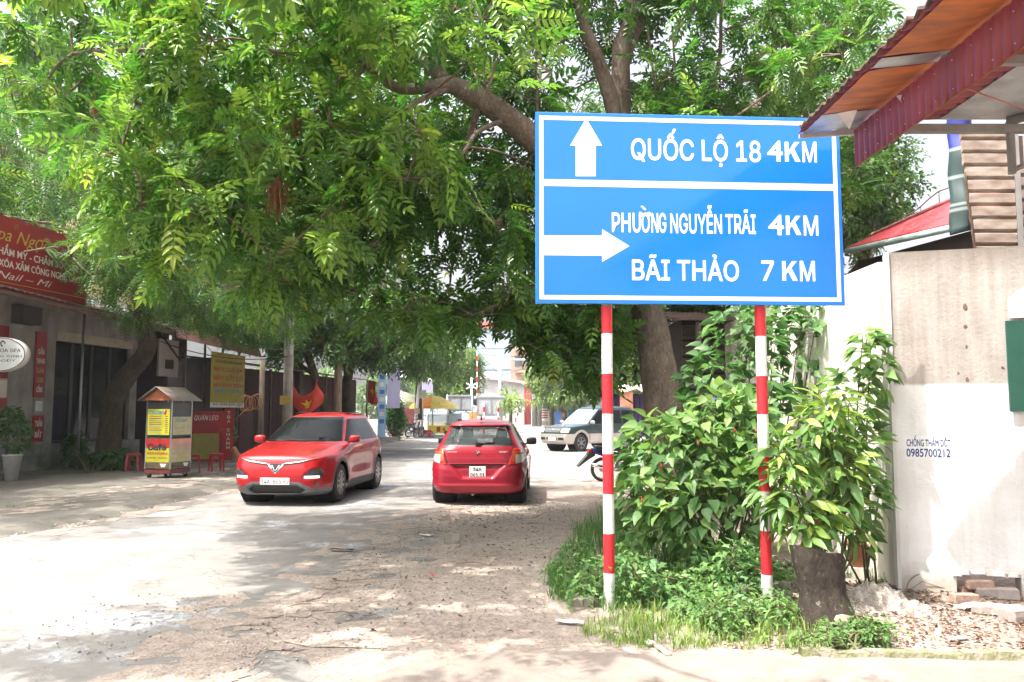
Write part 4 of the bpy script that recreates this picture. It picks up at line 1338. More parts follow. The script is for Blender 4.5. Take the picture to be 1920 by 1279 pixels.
def lob(px, py, Y, rx, ry, rz):
    p = at(px, py, Y); return (p.x, p.y, p.z, rx, ry, rz)
def blossoms(root, pts, m, s, name='flower'):
    B = root.location
    for (px, py, Y) in pts:
        p = at(px, py, Y) - B
        mb = MB()
        mb.lathe([(.001, s), (s * .45, s * .8), (s * .5, s * .2), (s * .3, -s * .6), (.001, -s)], p, 7)
        mb.tube([p + Vector((0, 0, s * .9)), p + Vector((0, .05, s * 2.2))], .003, 4)
        mb.build(name, m, root)
M_REDF = mat('red_flower_bud', (.50, .02, .02), .5); M_BLUEF = mat('violet_flower', (.10, .09, .55), .5)

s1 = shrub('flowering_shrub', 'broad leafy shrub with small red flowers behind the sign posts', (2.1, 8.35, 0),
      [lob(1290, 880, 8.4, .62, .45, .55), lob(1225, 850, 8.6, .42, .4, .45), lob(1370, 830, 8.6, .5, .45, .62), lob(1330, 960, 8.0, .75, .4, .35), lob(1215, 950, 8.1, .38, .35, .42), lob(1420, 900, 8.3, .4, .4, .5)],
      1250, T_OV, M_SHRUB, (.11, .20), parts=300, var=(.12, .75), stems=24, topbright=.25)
blossoms(s1, [(1263, 918, 7.75), (1378, 808, 8.0), (1309, 832, 7.9), (1204, 940, 7.6), (1418, 810, 8.0), (1240, 875, 7.8), (1455, 845, 7.9)], M_REDF, .017)
s2 = shrub('tall_shrub', 'tall green shrub with violet flowers growing up to the bottom edge of the sign', (3.0, 10.0, 0),
      [lob(1395, 690, 9.6, .5, .4, .85), lob(1330, 740, 9.4, .36, .35, .5), lob(1470, 640, 9.8, .5, .4, .6), lob(1540, 620, 9.6, .42, .35, .42), lob(1430, 800, 9.2, .5, .4, .55), lob(1310, 800, 9.2, .3, .3, .4)],
      900, T_OV, M_SHRUB, (.11, .20), parts=220, var=(.02, .55), stems=16)
blossoms(s2, [(1303, 760, 8.9), (1320, 772, 8.85), (1324, 805, 8.8), (1341, 750, 8.9)], M_BLUEF, .02)
s2b = shrub('wall_climber', 'upright leafy plant climbing against the white wall corner', (3.42, 7.95, 0),
      [lob(1625, 660, 7.7, .14, .12, .22), lob(1600, 740, 7.7, .26, .2, .3), lob(1590, 840, 7.6, .30, .22, .36), lob(1610, 930, 7.6, .22, .2, .3), lob(1600, 1005, 7.55, .2, .16, .16), lob(1645, 700, 7.5, .12, .1, .2)],
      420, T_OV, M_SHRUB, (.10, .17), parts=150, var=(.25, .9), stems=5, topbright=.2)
# the tall rough sapling in front, every leaf its own part
sb = gnd(1540, 1120)
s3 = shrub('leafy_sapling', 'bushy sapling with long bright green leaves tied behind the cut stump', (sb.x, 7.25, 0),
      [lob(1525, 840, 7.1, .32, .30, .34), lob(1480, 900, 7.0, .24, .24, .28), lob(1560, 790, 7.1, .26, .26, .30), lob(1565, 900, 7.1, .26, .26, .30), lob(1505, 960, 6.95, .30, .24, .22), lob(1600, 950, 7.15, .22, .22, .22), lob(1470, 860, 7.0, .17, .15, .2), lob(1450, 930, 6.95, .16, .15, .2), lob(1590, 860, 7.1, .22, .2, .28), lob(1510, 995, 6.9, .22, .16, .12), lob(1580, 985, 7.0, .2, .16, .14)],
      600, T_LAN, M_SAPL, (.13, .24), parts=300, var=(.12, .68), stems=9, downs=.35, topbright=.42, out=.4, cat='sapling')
mb = MB(); c = at(1528, 985, 6.95) - Vector((sb.x, 7.25, 0))
mb.tube([c + Vector((-.13, 0, 0)), c + Vector((.05, -.02, .04)), c + Vector((.05, .02, -.02)), c + Vector((-.13, 0, 0))], .008, 5)
mb.tube([c + Vector((.03, 0, .02)), c + Vector((.10, -.02, -.20))], .008, 5)
mb.build('orange_tie', mat('orange_ribbon', (.55, .20, .04), .6), s3)

weedroots = [
 ('leafy_weed', 'patch of mugwort-like weeds between the sign posts', (1.75, 7.4, 0), [lob(1250, 1040, 7.3, .45, .3, .2), lob(1330, 1010, 7.5, .5, .3, .25), lob(1200, 1000, 7.7, .3, .3, .22), lob(1390, 1050, 7.3, .25, .2, .22)], 620, (.6, 1.4)),
 ('leafy_weed', 'weeds spreading round the foot of the post nearest the road', (.85, 7.5, 0), [lob(1110, 1010, 7.7, .30, .3, .18), lob(1070, 1070, 7.2, .25, .25, .08), lob(1130, 960, 8.2, .22, .25, .2), lob(1060, 1110, 6.9, .2, .18, .05), lob(1120, 1090, 7.0, .2, .15, .1)], 230, (.6, 1.1)),
 ('leafy_weed', 'bright cut-leaved weeds in front of the stone by the sign post', (2.0, 6.7, 0), [lob(1390, 1120, 6.7, .28, .2, .14), lob(1450, 1150, 6.4, .2, .15, .1), lob(1310, 1110, 6.8, .25, .18, .12)], 420, (.6, 1.05)),
 ('leafy_weed', 'small weeds growing at the kerb in front of the stump', (2.3, 5.85, 0), [lob(1500, 1195, 5.85, .17, .1, .07), lob(1545, 1205, 5.8, .12, .08, .05), lob(1620, 1185, 6.0, .12, .1, .06), lob(1490, 1120, 6.8, .06, .06, .06)], 230, (.5, .8)),
]
rw_ = random.Random(23)
def tufts(pxs, pys, Ys, n, r, hs):
    return [(lambda p_, h_, q_: (p_.x, p_.y, h_, q_, q_, h_ * .9 + .04))(at(rw_.uniform(*pxs), 770, rw_.uniform(*Ys)), rw_.uniform(*hs), rw_.uniform(*r)) for _ in range(n)]
weedroots[0] = (*weedroots[0][:3], tufts((1180, 1430), None, (6.95, 8.0), 22, (.07, .17), (.06, .26)), 760, (.5, 1.3))
weedroots[1] = (*weedroots[1][:3], tufts((1030, 1160), None, (6.9, 8.6), 14, (.05, .13), (.04, .2)), 260, (.45, 1.05))
weedroots[2] = (*weedroots[2][:3], tufts((1270, 1480), None, (6.1, 6.9), 15, (.05, .14), (.03, .16)), 420, (.45, 1.0))
weedroots[3] = (*weedroots[3][:3], tufts((1465, 1650), None, (5.72, 6.1), 11, (.03, .09), (.015, .07)), 220, (.4, .75))
for k, (nm, lab, bs, lobes, n, sz) in enumerate(weedroots):
    shrub(nm, lab, bs, lobes, n, T_CUT, M_WEED, sz, var=(.2, .95) if k < 2 else (.4, .98), stems=14, out=.4, downs=.15, cat='weeds', group='weeds round the sign')
# strap-leaved plant
def strap_plant(name, label, base, n, L, W, m, seed=3, cat='plant', rise=.9):
    root = empty(name, base, 0, label, cat)
    rr = random.Random(seed)
    for k in range(n):
        a = 2 * PI * k / n + rr.uniform(-.3, .3); l = L * rr.uniform(.7, 1.1); w = W * rr.uniform(.8, 1.1); r_ = rise * rr.uniform(.5, 1.1)
        V = []; F = []
        for i in range(6):
            t = i / 5
            x = l * t * (.5 + .45 * t); z = l * r_ * t * (1 - .55 * t)
            ww = w * math.sin(PI * min(.97, .18 + .82 * t)) if i < 5 else .002
            for s in (-1, 0, 1):
                V.append((x * math.cos(a) - s * ww * math.sin(a), x * math.sin(a) + s * ww * math.cos(a), z + abs(s) * ww * .35))
        F = [(i * 3 + j, i * 3 + j + 1, i * 3 + j + 4, i * 3 + j + 3) for i in range(5) for j in range(2)]
        me = npmesh('leaf', V, F, smooth=True, var=np.full(len(V), rr.uniform(.2, .8)))
        link('leaf', me, root, m)
    return root
p = gnd(1345, 1040)
strap_plant('strap_leaved_plant', 'rosette of long strap leaves low in the shrub between the posts', (p.x, 7.75, .02), 14, .55, .04, M_SHRUB)

def pts_in(poly, n, seed):
    rr = random.Random(seed); out = []
    xs = [p[0] for p in poly]; ys = [p[1] for p in poly]
    while len(out) < n:
        x = rr.uniform(min(xs), max(xs)); y = rr.uniform(min(ys), max(ys)); c = False
        for i in range(len(poly)):
            x1, y1 = poly[i]; x2, y2 = poly[i - 1]
            if (y1 > y) != (y2 > y) and x < (x2 - x1) * (y - y1) / (y2 - y1) + x1: c = not c
        if c: out.append((x, y))
    return np.array(out)
def G2(l): return [(gnd(*q).x, gnd(*q).y) for q in l]
def grass(name, label, polys, hgt, var, m):
    Vs = []; Fs = []; vv = []
    for (poly, n, h, seed) in polys:
        P = pts_in(poly, n, seed)
        rr = np.random.default_rng(seed)
        # tufts: pull points together
        cent = P[rr.integers(0, n, max(4, n // 26))]
        ci = rr.integers(0, len(cent), n); tuft = rr.random(n) < .75
        P = np.where(tuft[:, None], cent[ci] + rr.normal(0, .035, (n, 2)), P)
        th = rr.uniform(.45, 1.25, len(cent))
        a = rr.uniform(0, 2 * PI, n); l = rr.uniform(.45, 1.1, n) * h * np.where(tuft, th[ci], .5); w = rr.uniform(.0025, .0055, n); bend = rr.uniform(.2, 1.0, n)
        dx, dy = np.cos(a), np.sin(a)
        sx, sy = -dy, dx
        rows = []
        for (t, ww) in ((0, 1), (.5, .8), (1, .08)):
            x = P[:, 0] + dx * l * bend * t * t * .8; y = P[:, 1] + dy * l * bend * t * t * .8; z = l * t * (1 - .35 * bend * t) + .01
            rows.append(np.stack([x - sx * w * ww, y - sy * w * ww, z], 1)); rows.append(np.stack([x + sx * w * ww, y + sy * w * ww, z], 1))
        V = np.stack(rows, 1).reshape(-1, 3)
        f = np.array([(0, 1, 3, 2), (2, 3, 5, 4)])
        o = sum(len(q) for q in Vs)
        Fs.append((f[None] + (np.arange(n) * 6)[:, None, None]).reshape(-1, 4) + o)
        Vs.append(V); vv.append(np.repeat(rr.uniform(var[0], var[1], n), 6))
    o = link(name, npmesh(name, np.concatenate(Vs), np.concatenate(Fs), var=np.concatenate(vv)), None, m)
    return tag(o, label, 'grass', kind='stuff')
grass('grass', 'bright trodden grass along the kerb below the sign', [
   (G2([(1075, 1205), (1110, 1160), (1250, 1150), (1400, 1140), (1500, 1150), (1540, 1190), (1530, 1215), (1300, 1212)]), 3000, .15, 3),
   (G2([(1130, 1215), (1540, 1222), (1530, 1205), (1140, 1200)]), 700, .10, 4)], .13, (.45, .98), M_GRASS)
grass('grass', 'long dark feathery grass round the foot of the post nearest the road', [
   (G2([(1015, 1130), (1040, 1060), (1085, 1000), (1150, 960), (1330, 1000), (1400, 1080), (1330, 1140), (1150, 1150)]), 7500, .36, 5),
   (G2([(1430, 1100), (1470, 1060), (1650, 1060), (1700, 1090), (1500, 1110)]), 500, .15, 6)], .2, (.0, .55), M_GRASS)
grass('grass', 'weedy grass clump at the broken pavement edge near the shops', [
   (G2([(10, 958), (60, 945), (75, 965), (20, 972)]), 260, .16, 7)], .2, (.2, .7), M_GRASS)

# litter of fallen leaves and gravel
def litter(name, label, cat, polys, size, m, seed, z0=.006):
    Os = []
    for poly, n in polys: Os.append(pts_in(poly, n, seed + n))
    P = np.concatenate(Os); n = len(P)
    rr = np.random.default_rng(seed)
    O = np.concatenate([P, (z0 + rr.random(n) * .012)[:, None]], 1)
    a = rr.uniform(0, 2 * PI, n)
    D = np.stack([np.cos(a), np.sin(a), rr.normal(0, .25, n)], 1)
    V, F, vv = scatter(blade(1, .5, 'ovate', curl=.15, fold=.25), O, D, rr.normal(0, .5, n), rr.uniform(size[0], size[1], n), rr.random(n))
    return tag(link(name, npmesh(name, V, F, var=vv), None, m), label, cat, kind='stuff')
M_LITTER = leafmat('dry_leaf_litter', (0.07, 0.038, 0.028), (0.165, 0.10, 0.072), (0.27, 0.185, 0.13), trans=.1, rough=.7)
litter('leaf_litter', 'dry brown fallen leaves strewn below the wall', 'fallen leaves',
       [(G2([(1440, 1190), (1500, 1100), (1700, 1085), (1900, 1120), (1990, 1150), (1960, 1225), (1600, 1215)]), 2600), (G2([(1300, 1210), (1450, 1170), (1560, 1215), (1400, 1222)]), 160)], (.015, .055), M_LITTER, 5, .012)
litter('leaf_litter', 'scattered fallen leaves and chips along the dirt verge', 'fallen leaves',
       [(G2([(450, 1190), (640, 1080), (760, 985), (1000, 930), (1090, 960), (1040, 1060), (1010, 1200), (700, 1210)]), 520), (G2([(0, 1000), (160, 985), (330, 938), (450, 915), (440, 900), (300, 930), (0, 960)]), 420),
        (G2([(820, 950), (1000, 935), (1090, 945), (1000, 985), (820, 990)]), 260)], (.02, .055), M_LITTER, 6, .012)
def pebbles(name, label, polys, size, m, seed):
    Os = []; 
    for poly, n in polys: Os.append(pts_in(poly, n, seed + n))
    P = np.concatenate(Os); n = len(P); rr = np.random.default_rng(seed)
    t = np.array([(1, 0, 0), (0, 1, 0), (-1, 0, 0), (0, -1, 0), (0, 0, .7), (0, 0, -.7)], float)
    s = size[0] + (size[1] - size[0]) * rr.random(n) ** 3.5
    V = t[None] * s[:, None, None] * rr.uniform(.6, 1.3, (n, 6, 1))
    a = rr.uniform(0, 6.28, n); c, si = np.cos(a), np.sin(a)
    V = np.stack([V[:, :, 0] * c[:, None] - V[:, :, 1] * si[:, None], V[:, :, 0] * si[:, None] + V[:, :, 1] * c[:, None], V[:, :, 2]], 2)
    V = V + np.concatenate([P, np.full((n, 1), .014)], 1)[:, None, :]
    f = np.array([(0, 1, 4), (1, 2, 4), (2, 3, 4), (3, 0, 4), (1, 0, 5), (2, 1, 5), (3, 2, 5), (0, 3, 5)])
    F = (f[None] + (np.arange(n) * 6)[:, None, None]).reshape(-1, 3)
    return tag(link(name, npmesh(name, V.reshape(-1, 3), F, var=np.repeat(rr.random(n), 6)), None, m), label, 'gravel', kind='stuff')
m, nt, b = nodes_of('mixed_gravel')
a_ = nt.nodes.new('ShaderNodeAttribute'); a_.attribute_name = 'var'
nt.links.new(ramp(nt, a_.outputs['Fac'], [(0, (.20, .185, .175)), (.5, (.30, .28, .265)), (1, (.42, .39, .36))]), b.inputs['Base Color']); b.inputs['Roughness'].default_value = .9
M_PEB = m
pebbles('gravel', 'loose gravel on the dirt verge beside the road',
        [(G2([(360, 1279), (450, 1180), (640, 1075), (760, 990), (1000, 940), (1100, 960), (1040, 1080), (1010, 1210), (650, 1225)]), 5200), (G2([(60, 1160), (200, 1110), (450, 1120), (420, 1200), (250, 1250), (40, 1230)]), 450)], (.004, .016), M_PEB, 8)
pebbles('gravel', 'crumbled stones along the broken pavement edge',
        [(G2([(0, 1010), (160, 988), (330, 942), (450, 918), (440, 905), (250, 945), (0, 985)]), 420)], (.006, .03), M_PEB, 9)
# twigs lying on the verge
for i, (px, py, l, a_) in enumerate(((880, 1060, .45, .12), (640, 1155, .5, -.1), (560, 1140, .35, .5), (1000, 985, .4, .1), (700, 1160, .3, -.3), (1150, 1195, .2, .6), (1770, 1135, .65, -.75), (1330, 1200, .3, -.6))):
    g0 = gnd(px, py); d = Vector((math.cos(a_), math.sin(a_), 0)) * l * .3
    o = MB().tube([g0 - d + Vector((0, 0, .02)), g0 + Vector((.01, .02, .03)), g0 + d + Vector((0, 0, .02))], [.004, .005, .003], 5).build('twig', M_TWIG)
    near = ['dry twig in the middle of the dirt verge', 'twig by the road edge in the gravel', 'twig on the broken road patch', 'twig on the verge behind the small hatchback', 'twig on the verge near the gravel patch', 'short twig near the crumpled wrapper', 'stick leaning on the bricks by the wall', 'stick in the grass in front of the posts'][i]
    tag(o, near, 'twig', 'twigs on the ground')
# wrappers and scraps
def scrap(name, label, px, py, w, l, m, seed, cat='litter'):
    rr = random.Random(seed); p = gnd(px, py); V = []
    for j in range(4):
        for i in range(5):
            V.append(((i / 4 - .5) * w + rr.uniform(-.15, .15) * w * .4, (j / 3 - .5) * l + rr.uniform(-.1, .1) * l, .012 + rr.uniform(0, .28) * min(w, l)))
    F = [(j * 5 + i, j * 5 + i + 1, j * 5 + i + 6, j * 5 + i + 5) for j in range(3) for i in range(4)]
    mb = MB().add(V, F)
    o = mb.build(name, m, loc=(p.x, p.y, .01), rot=(0, 0, rr.uniform(-.4, .4)))
    md = o.modifiers.new('thickness', 'SOLIDIFY'); md.thickness = .003
    return tag(o, label, cat)
M_PAPER = mat('white_litter_paper', (.72, .72, .74), .7, scale=8); M_PINKP = mat('pinkish_wrapper', (.70, .55, .57), .5, col2=(.75, .72, .72), scale=12)
M_GREENP = mat('green_plastic', (.06, .45, .12), .4); M_REDP = mat('red_plastic_litter', (.7, .10, .09), .5); M_CARD = mat('tan_cardboard', (.62, .52, .33), .8)
scrap('paper_wrapper', 'crumpled pinkish wrapper beside the grass', 1070, 1172, .22, .07, M_PINKP, 1)
scrap('paper_scrap', 'white paper scrap on the leaves by the wall', 1815, 1145, .16, .11, M_PAPER, 2)
scrap('paper_scrap', 'crumpled white scrap at the front of the grass', 1218, 1212, .06, .06, M_PAPER, 3)
scrap('plastic_bottle_scrap', 'green plastic scrap in the weeds between the posts', 1232, 1130, .10, .08, M_GREENP, 4)
scrap('plastic_scrap', 'small red scrap on the dirt verge', 812, 1084, .07, .05, M_REDP, 5)
scrap('cardboard_strip', 'tan cardboard strip at the edge of the grass', 1243, 1226, .05, .22, M_CARD, 6)
scrap('paper_scrap', 'white strip of paper near the kerb under the wall', 1795, 1202, .18, .04, M_PAPER, 7)
scrap('paper_scrap', 'white wrapper at the foot of the post by the shrub', 1441, 1131, .06, .06, M_PAPER, 8)
scrap('plastic_scrap', 'pale scrap half hidden in the weeds', 1255, 1120, .07, .05, M_PAPER, 9)
scrap('plastic_scrap', 'dark rag lying on the road edge', 640, 1035, .30, .10, mat('dark_rag', (.05, .05, .055), .8), 10)
scrap('paper_scrap', 'white scrap on the dirt verge behind the hatchback', 800, 1007, .18, .08, M_PAPER, 11)

# stump
sp_ = gnd(1562, 1185)
st = empty('cut_stump', (sp_.x, sp_.y + .12, 0), 0, 'dark cut tree stump leaning beside the sapling', 'stump')
mb = MB(); V = []; nn = 18; lv = 9
rr = random.Random(4); jit = [rr.uniform(.88, 1.1) for _ in range(nn)]
top_z = at(1555, 1035, sp_.y + .1).z
for j in range(lv):
    t = j / (lv - 1); r_ = .185 - .035 * (1 - abs(2 * t - 1)) + (.04 * (1 - t) ** 3)
    for i in range(nn):
        a_ = 2 * PI * i / nn
        zz = top_z * t + (.05 * math.cos(a_ + 2.6) if j == lv - 1 else 0)
        V.append((r_ * jit[i] * math.cos(a_) * 1.05 - .07 * t + .01, r_ * .9 * jit[i] * math.sin(a_), zz + (rr.uniform(-.015, .015) if 0 < j else -.03)))
F = [(j * nn + i, j * nn + (i + 1) % nn, (j + 1) * nn + (i + 1) % nn, (j + 1) * nn + i) for j in range(lv - 1) for i in range(nn)]
mb.add(V, F, True)
mb.build('trunk', bark('charred_dark_bark', (0.085, 0.068, 0.055), (0.035, 0.028, 0.024), (.3, .28, .25)), st)
V = V[-nn:]; c = [sum(v[k] for v in V) / nn for k in range(3)]
MB().add([(*v[:2], v[2] + .002) for v in V] + [tuple(c)], [(i, (i + 1) % nn, nn) for i in range(nn)]).build('cut_face', mat('weathered_cut_wood', (.20, .13, .08), .9, col2=(.09, .06, .04), scale=18), st)
kn = MB(); kn.lathe([(.001, -.09), (.05, -.05), (.07, .0), (.05, .03), (.001, .04)], (.06, -.17, .10), 9)
kn.build('knot', mat('pale_knot_wood', (.30, .25, .20), .9, col2=(.2, .15, .11), scale=20), st)

# terracotta pot with spiky plant
pp = gnd(1616, 1083)
pot = empty('terracotta_pot', (pp.x, pp.y + .1, .0), 0, 'reddish terracotta pot with spiky plant by the wall corner', 'plant pot')
mb = MB()
mb.box((0, 0, .045), (.2, .18, .09)); mb.build('block', M_WALLSIDE, pot)
MB().lathe([(.001, .09), (.075, .09), (.088, .30), (.098, .30), (.098, .335), (.088, .335), (.082, .30), (.001, .29)], n=20).build('pot', mat('terracotta', (.36, .12, .06), .8, col2=(.28, .09, .05), scale=12), pot)
rr = random.Random(6)
for k in range(14):
    a_ = rr.uniform(0, 6.28); l = rr.uniform(.16, .30)
    MB().add([(-.006, 0, .29), (.006, 0, .29), (math.cos(a_) * l * .3 + .006, math.sin(a_) * l * .3, .29 + l * .7), (math.cos(a_) * l * .3 - .006, math.sin(a_) * l * .3, .29 + l * .7), (math.cos(a_) * l * .6, math.sin(a_) * l * .6, .29 + l)], [(0, 1, 2, 3), (3, 2, 4)]).build('leaf', mat('spiky_leaf', (.08, .16, .05), .5), pot)
# stone slab behind the post
def rock(name, label, px, py, d, m, seed, cat='stone', rz=0, parent=None):
    import bmesh
    p = gnd(px, py); bm = bmesh.new(); bmesh.ops.create_icosphere(bm, subdivisions=3, radius=1)
    rr = np.random.default_rng(seed); k = rr.normal(size=(6, 3)); 
    for v in bm.verts:
        c = v.co; f = 1
        for q in k: f += .07 * math.sin(2.3 * c.dot(Vector(q)) + q[0] * 3)
        v.co = Vector((max(-.72, min(.72, c.x * f)) * d[0], max(-.72, min(.72, c.y * f)) * d[1], max(-.6, min(.6, c.z * f)) * d[2]))
    me = bpy.data.meshes.new(name); bm.to_mesh(me); bm.free()
    for q in me.polygons: q.use_smooth = False
    o = link(name, me, None, m, (p.x, p.y, d[2] * .35), (0, 0, rz))
    return tag(o, label, cat)
M_STONE = mat('grey_tan_stone', (.33, .29, .24), .9, col2=(.2, .175, .15), scale=10, bump=.6, bscale=30)
rock('stone_slab', 'flat tan stone slab behind the sign post', 1420, 1122, (.40, .16, .14), M_STONE, 3)
rock('stone', 'pale stone half buried at the foot of the post by the road', 1090, 1135, (.14, .1, .07), M_STONE, 4)
rock('stone', 'small round stone on the dirt verge behind the hatchback', 848, 1018, (.14, .1, .12), M_STONE, 5)
rock('stone', 'white stone at the foot of the crooked spa tree', 205, 886, (.33, .25, .42), mat('white_stone', (.6, .58, .53), .9, scale=7), 6)
# bricks and broken slabs by the drain hole
M_BRICK = mat('dusty_brick', (.40, .27, .21), .9, col2=(.28, .19, .15), scale=14, bump=.5, bscale=40)
M_SLAB = mat('grey_broken_slab', (.33, .29, .26), .9, col2=(.24, .2, .18), scale=9, bump=.5, bscale=30)
for i, (px, py, d, rz, z, m_, lab, nm) in enumerate((
      (1808, 1131, (.23, .10, .08), .1, .0, M_BRICK, 'brick lying nearest the wire hoop', 'brick'), (1870, 1122, (.34, .14, .09), -.35, .0, M_SLAB, 'broken slab lying in front of the drain hole', 'slab'),
      (1860, 1150, (.30, .22, .07), -.5, .0, M_SLAB, 'wide broken slab under the stick by the drain', 'slab'), (1840, 1112, (.40, .09, .06), .02, .0, M_BRICK, 'row end brick inside the drain hole', 'brick'),
      (1915, 1162, (.36, .22, .10), .3, .0, M_SLAB, 'large slab at the right edge by the wall', 'slab'), (1838, 1118, (.22, .10, .07), -.2, .07, M_BRICK, 'brick resting on the others by the drain', 'brick'))):
    p = gnd(px, py)
    o = bevel(MB().box((0, 0, d[2] / 2), d, taper=.96).build(nm, m_, loc=(p.x, p.y, z), rot=(random.uniform(-.08, .08), random.uniform(-.08, .08), rz)), .008, 2)
    tag(o, lab, nm, 'bricks and slabs by the drain')
MB_h = MB(); hp = gnd(1742, 1112)
MB_h.tube([hp + Vector((math.cos(a_) * .20, .05 * math.sin(a_), .005 + max(0, math.sin(a_)) * .16)) for a_ in [PI * k / 14 for k in range(15)]], .006, 5)
MB_h.tube([hp + Vector((-.20, 0, .01)), hp + Vector((-.05, .02, .10)), hp + Vector((.18, -.02, .03))], .004, 5)
tag(MB_h.build('wire_hoop', mat('rusty_hoop', (.28, .2, .16), .8)), 'thin rusty wire hoop leaning on the wall foot', 'hoop')
# clear plastic sheet lying in a heap
V = []; rr = random.Random(12); nx_, ny_ = 22, 16
pc = gnd(1668, 1150)
for j in range(ny_ + 1):
    for i in range(nx_ + 1):
        u = i / nx_ - .5; v = j / ny_ - .5
        h = max(0, .17 * math.exp(-((u * 2.3 + .35) ** 2 + (v * 2.2 - .25) ** 2) * 2.2)) + .10 * math.exp(-((u * 2.3 - .3) ** 2 + (v * 2.6) ** 2) * 3) + .022 * math.sin(u * 40 + v * 13) + .02 * math.sin(v * 46 - u * 21) + rr.uniform(-.012, .012)
        V.append((u * .72 + .02 * math.sin(v * 30), v * .52 + .02 * math.sin(u * 30), max(.012, h)))
F = [(j * (nx_ + 1) + i, j * (nx_ + 1) + i + 1, (j + 1) * (nx_ + 1) + i + 1, (j + 1) * (nx_ + 1) + i) for j in range(ny_) for i in range(nx_)]
m, nt, b = nodes_of('crumpled_clear_plastic')
b.inputs['Base Color'].default_value = (.66, .60, .54, 1); b.inputs['Roughness'].default_value = .2; b.inputs['Alpha'].default_value = .3; b.inputs['Specular IOR Level'].default_value = .8
o = MB().add(V, F, False).build('plastic_sheet', m, loc=(pc.x, pc.y + .12, 0), rot=(0, 0, -.25))
tag(o, 'crumpled clear plastic sheet heaped between stump and wall', 'plastic sheet')
# ------------------------------------------------------------------ vehicles
def paint(name, col, col2=None, metal=.35):
    return mat(name, col, .5, metal=0.0, col2=col2 or tuple(c * .92 for c in col), scale=1.5, coat=.75, spec=.2)
M_RED1 = paint('bright_red_car_paint', (.35, .002, .006), metal=.2); M_RED2 = paint('crimson_car_paint', (.29, .008, .024), metal=.2)
M_GREENCAR = paint('dark_green_car_paint', (.010, .028, .032), metal=.1); M_SILVERCAR = mat('champagne_car_paint', (.50, .45, .40), .35, metal=.5, scale=2, coat=.6)
M_CLAD = mat('grey_plastic_cladding', (.085, .088, .095), .6, scale=6)
M_BLACKP = mat('black_trim_plastic', (.012, .012, .013), .4); M_TYRE = mat('tyre_rubber', (.022, .022, .022), .8, col2=(.035, .033, .03), scale=12)
M_RIM = mat('grey_alloy', (.30, .29, .28), .35, metal=.8); M_RIMD = mat('dark_alloy', (.08, .075, .07), .4, metal=.6); M_CHROME = mat('chrome', (.75, .76, .78), .12, metal=1.0)
M_LAMPR = mat('red_lamp_lens', (.60, .02, .015), .15, coat=.6); M_LAMPW = mat('clear_lamp_lens', (.75, .72, .68), .12, coat=.6); M_LAMPO = mat('amber_red_lens', (.70, .09, .02), .15, coat=.6)
M_DRL = mat('lit_white_lamp', (.9, .9, .9), .3, emit=(1, .98, .93), estr=.8); M_LAMPD = mat('dark_headlamp_glass', (.05, .05, .055), .08, coat=1.0)
M_PLATE = mat('number_plate_white', (.78, .78, .77), .4, scale=4); M_PLTXT = mat('number_plate_black', (.02, .02, .022), .5)
M_GAP = mat('panel_gap_shadow', (.02, .006, .007), .8); M_LINER = mat('wheel_well_dark', (.008, .008, .008), .95)
M_SEAT = mat('dark_seat_cloth', (.03, .03, .032), .9)
def glass(name, tint, alpha):
    m, nt, b = nodes_of(name)
    b.inputs['Base Color'].default_value = (*tint, 1); b.inputs['Roughness'].default_value = .03
    b.inputs['Specular IOR Level'].default_value = .10; b.inputs['Alpha'].default_value = alpha
    b.inputs['Coat Weight'].default_value = 0.0
    return m
M_GLASSD = glass('tinted_car_glass', (.006, .007, .008), 1.0); M_GLASSC = glass('light_car_glass', (.07, .085, .085), .55); M_GLASSB = glass('pale_reflecting_glass', (.22, .27, .30), .8)

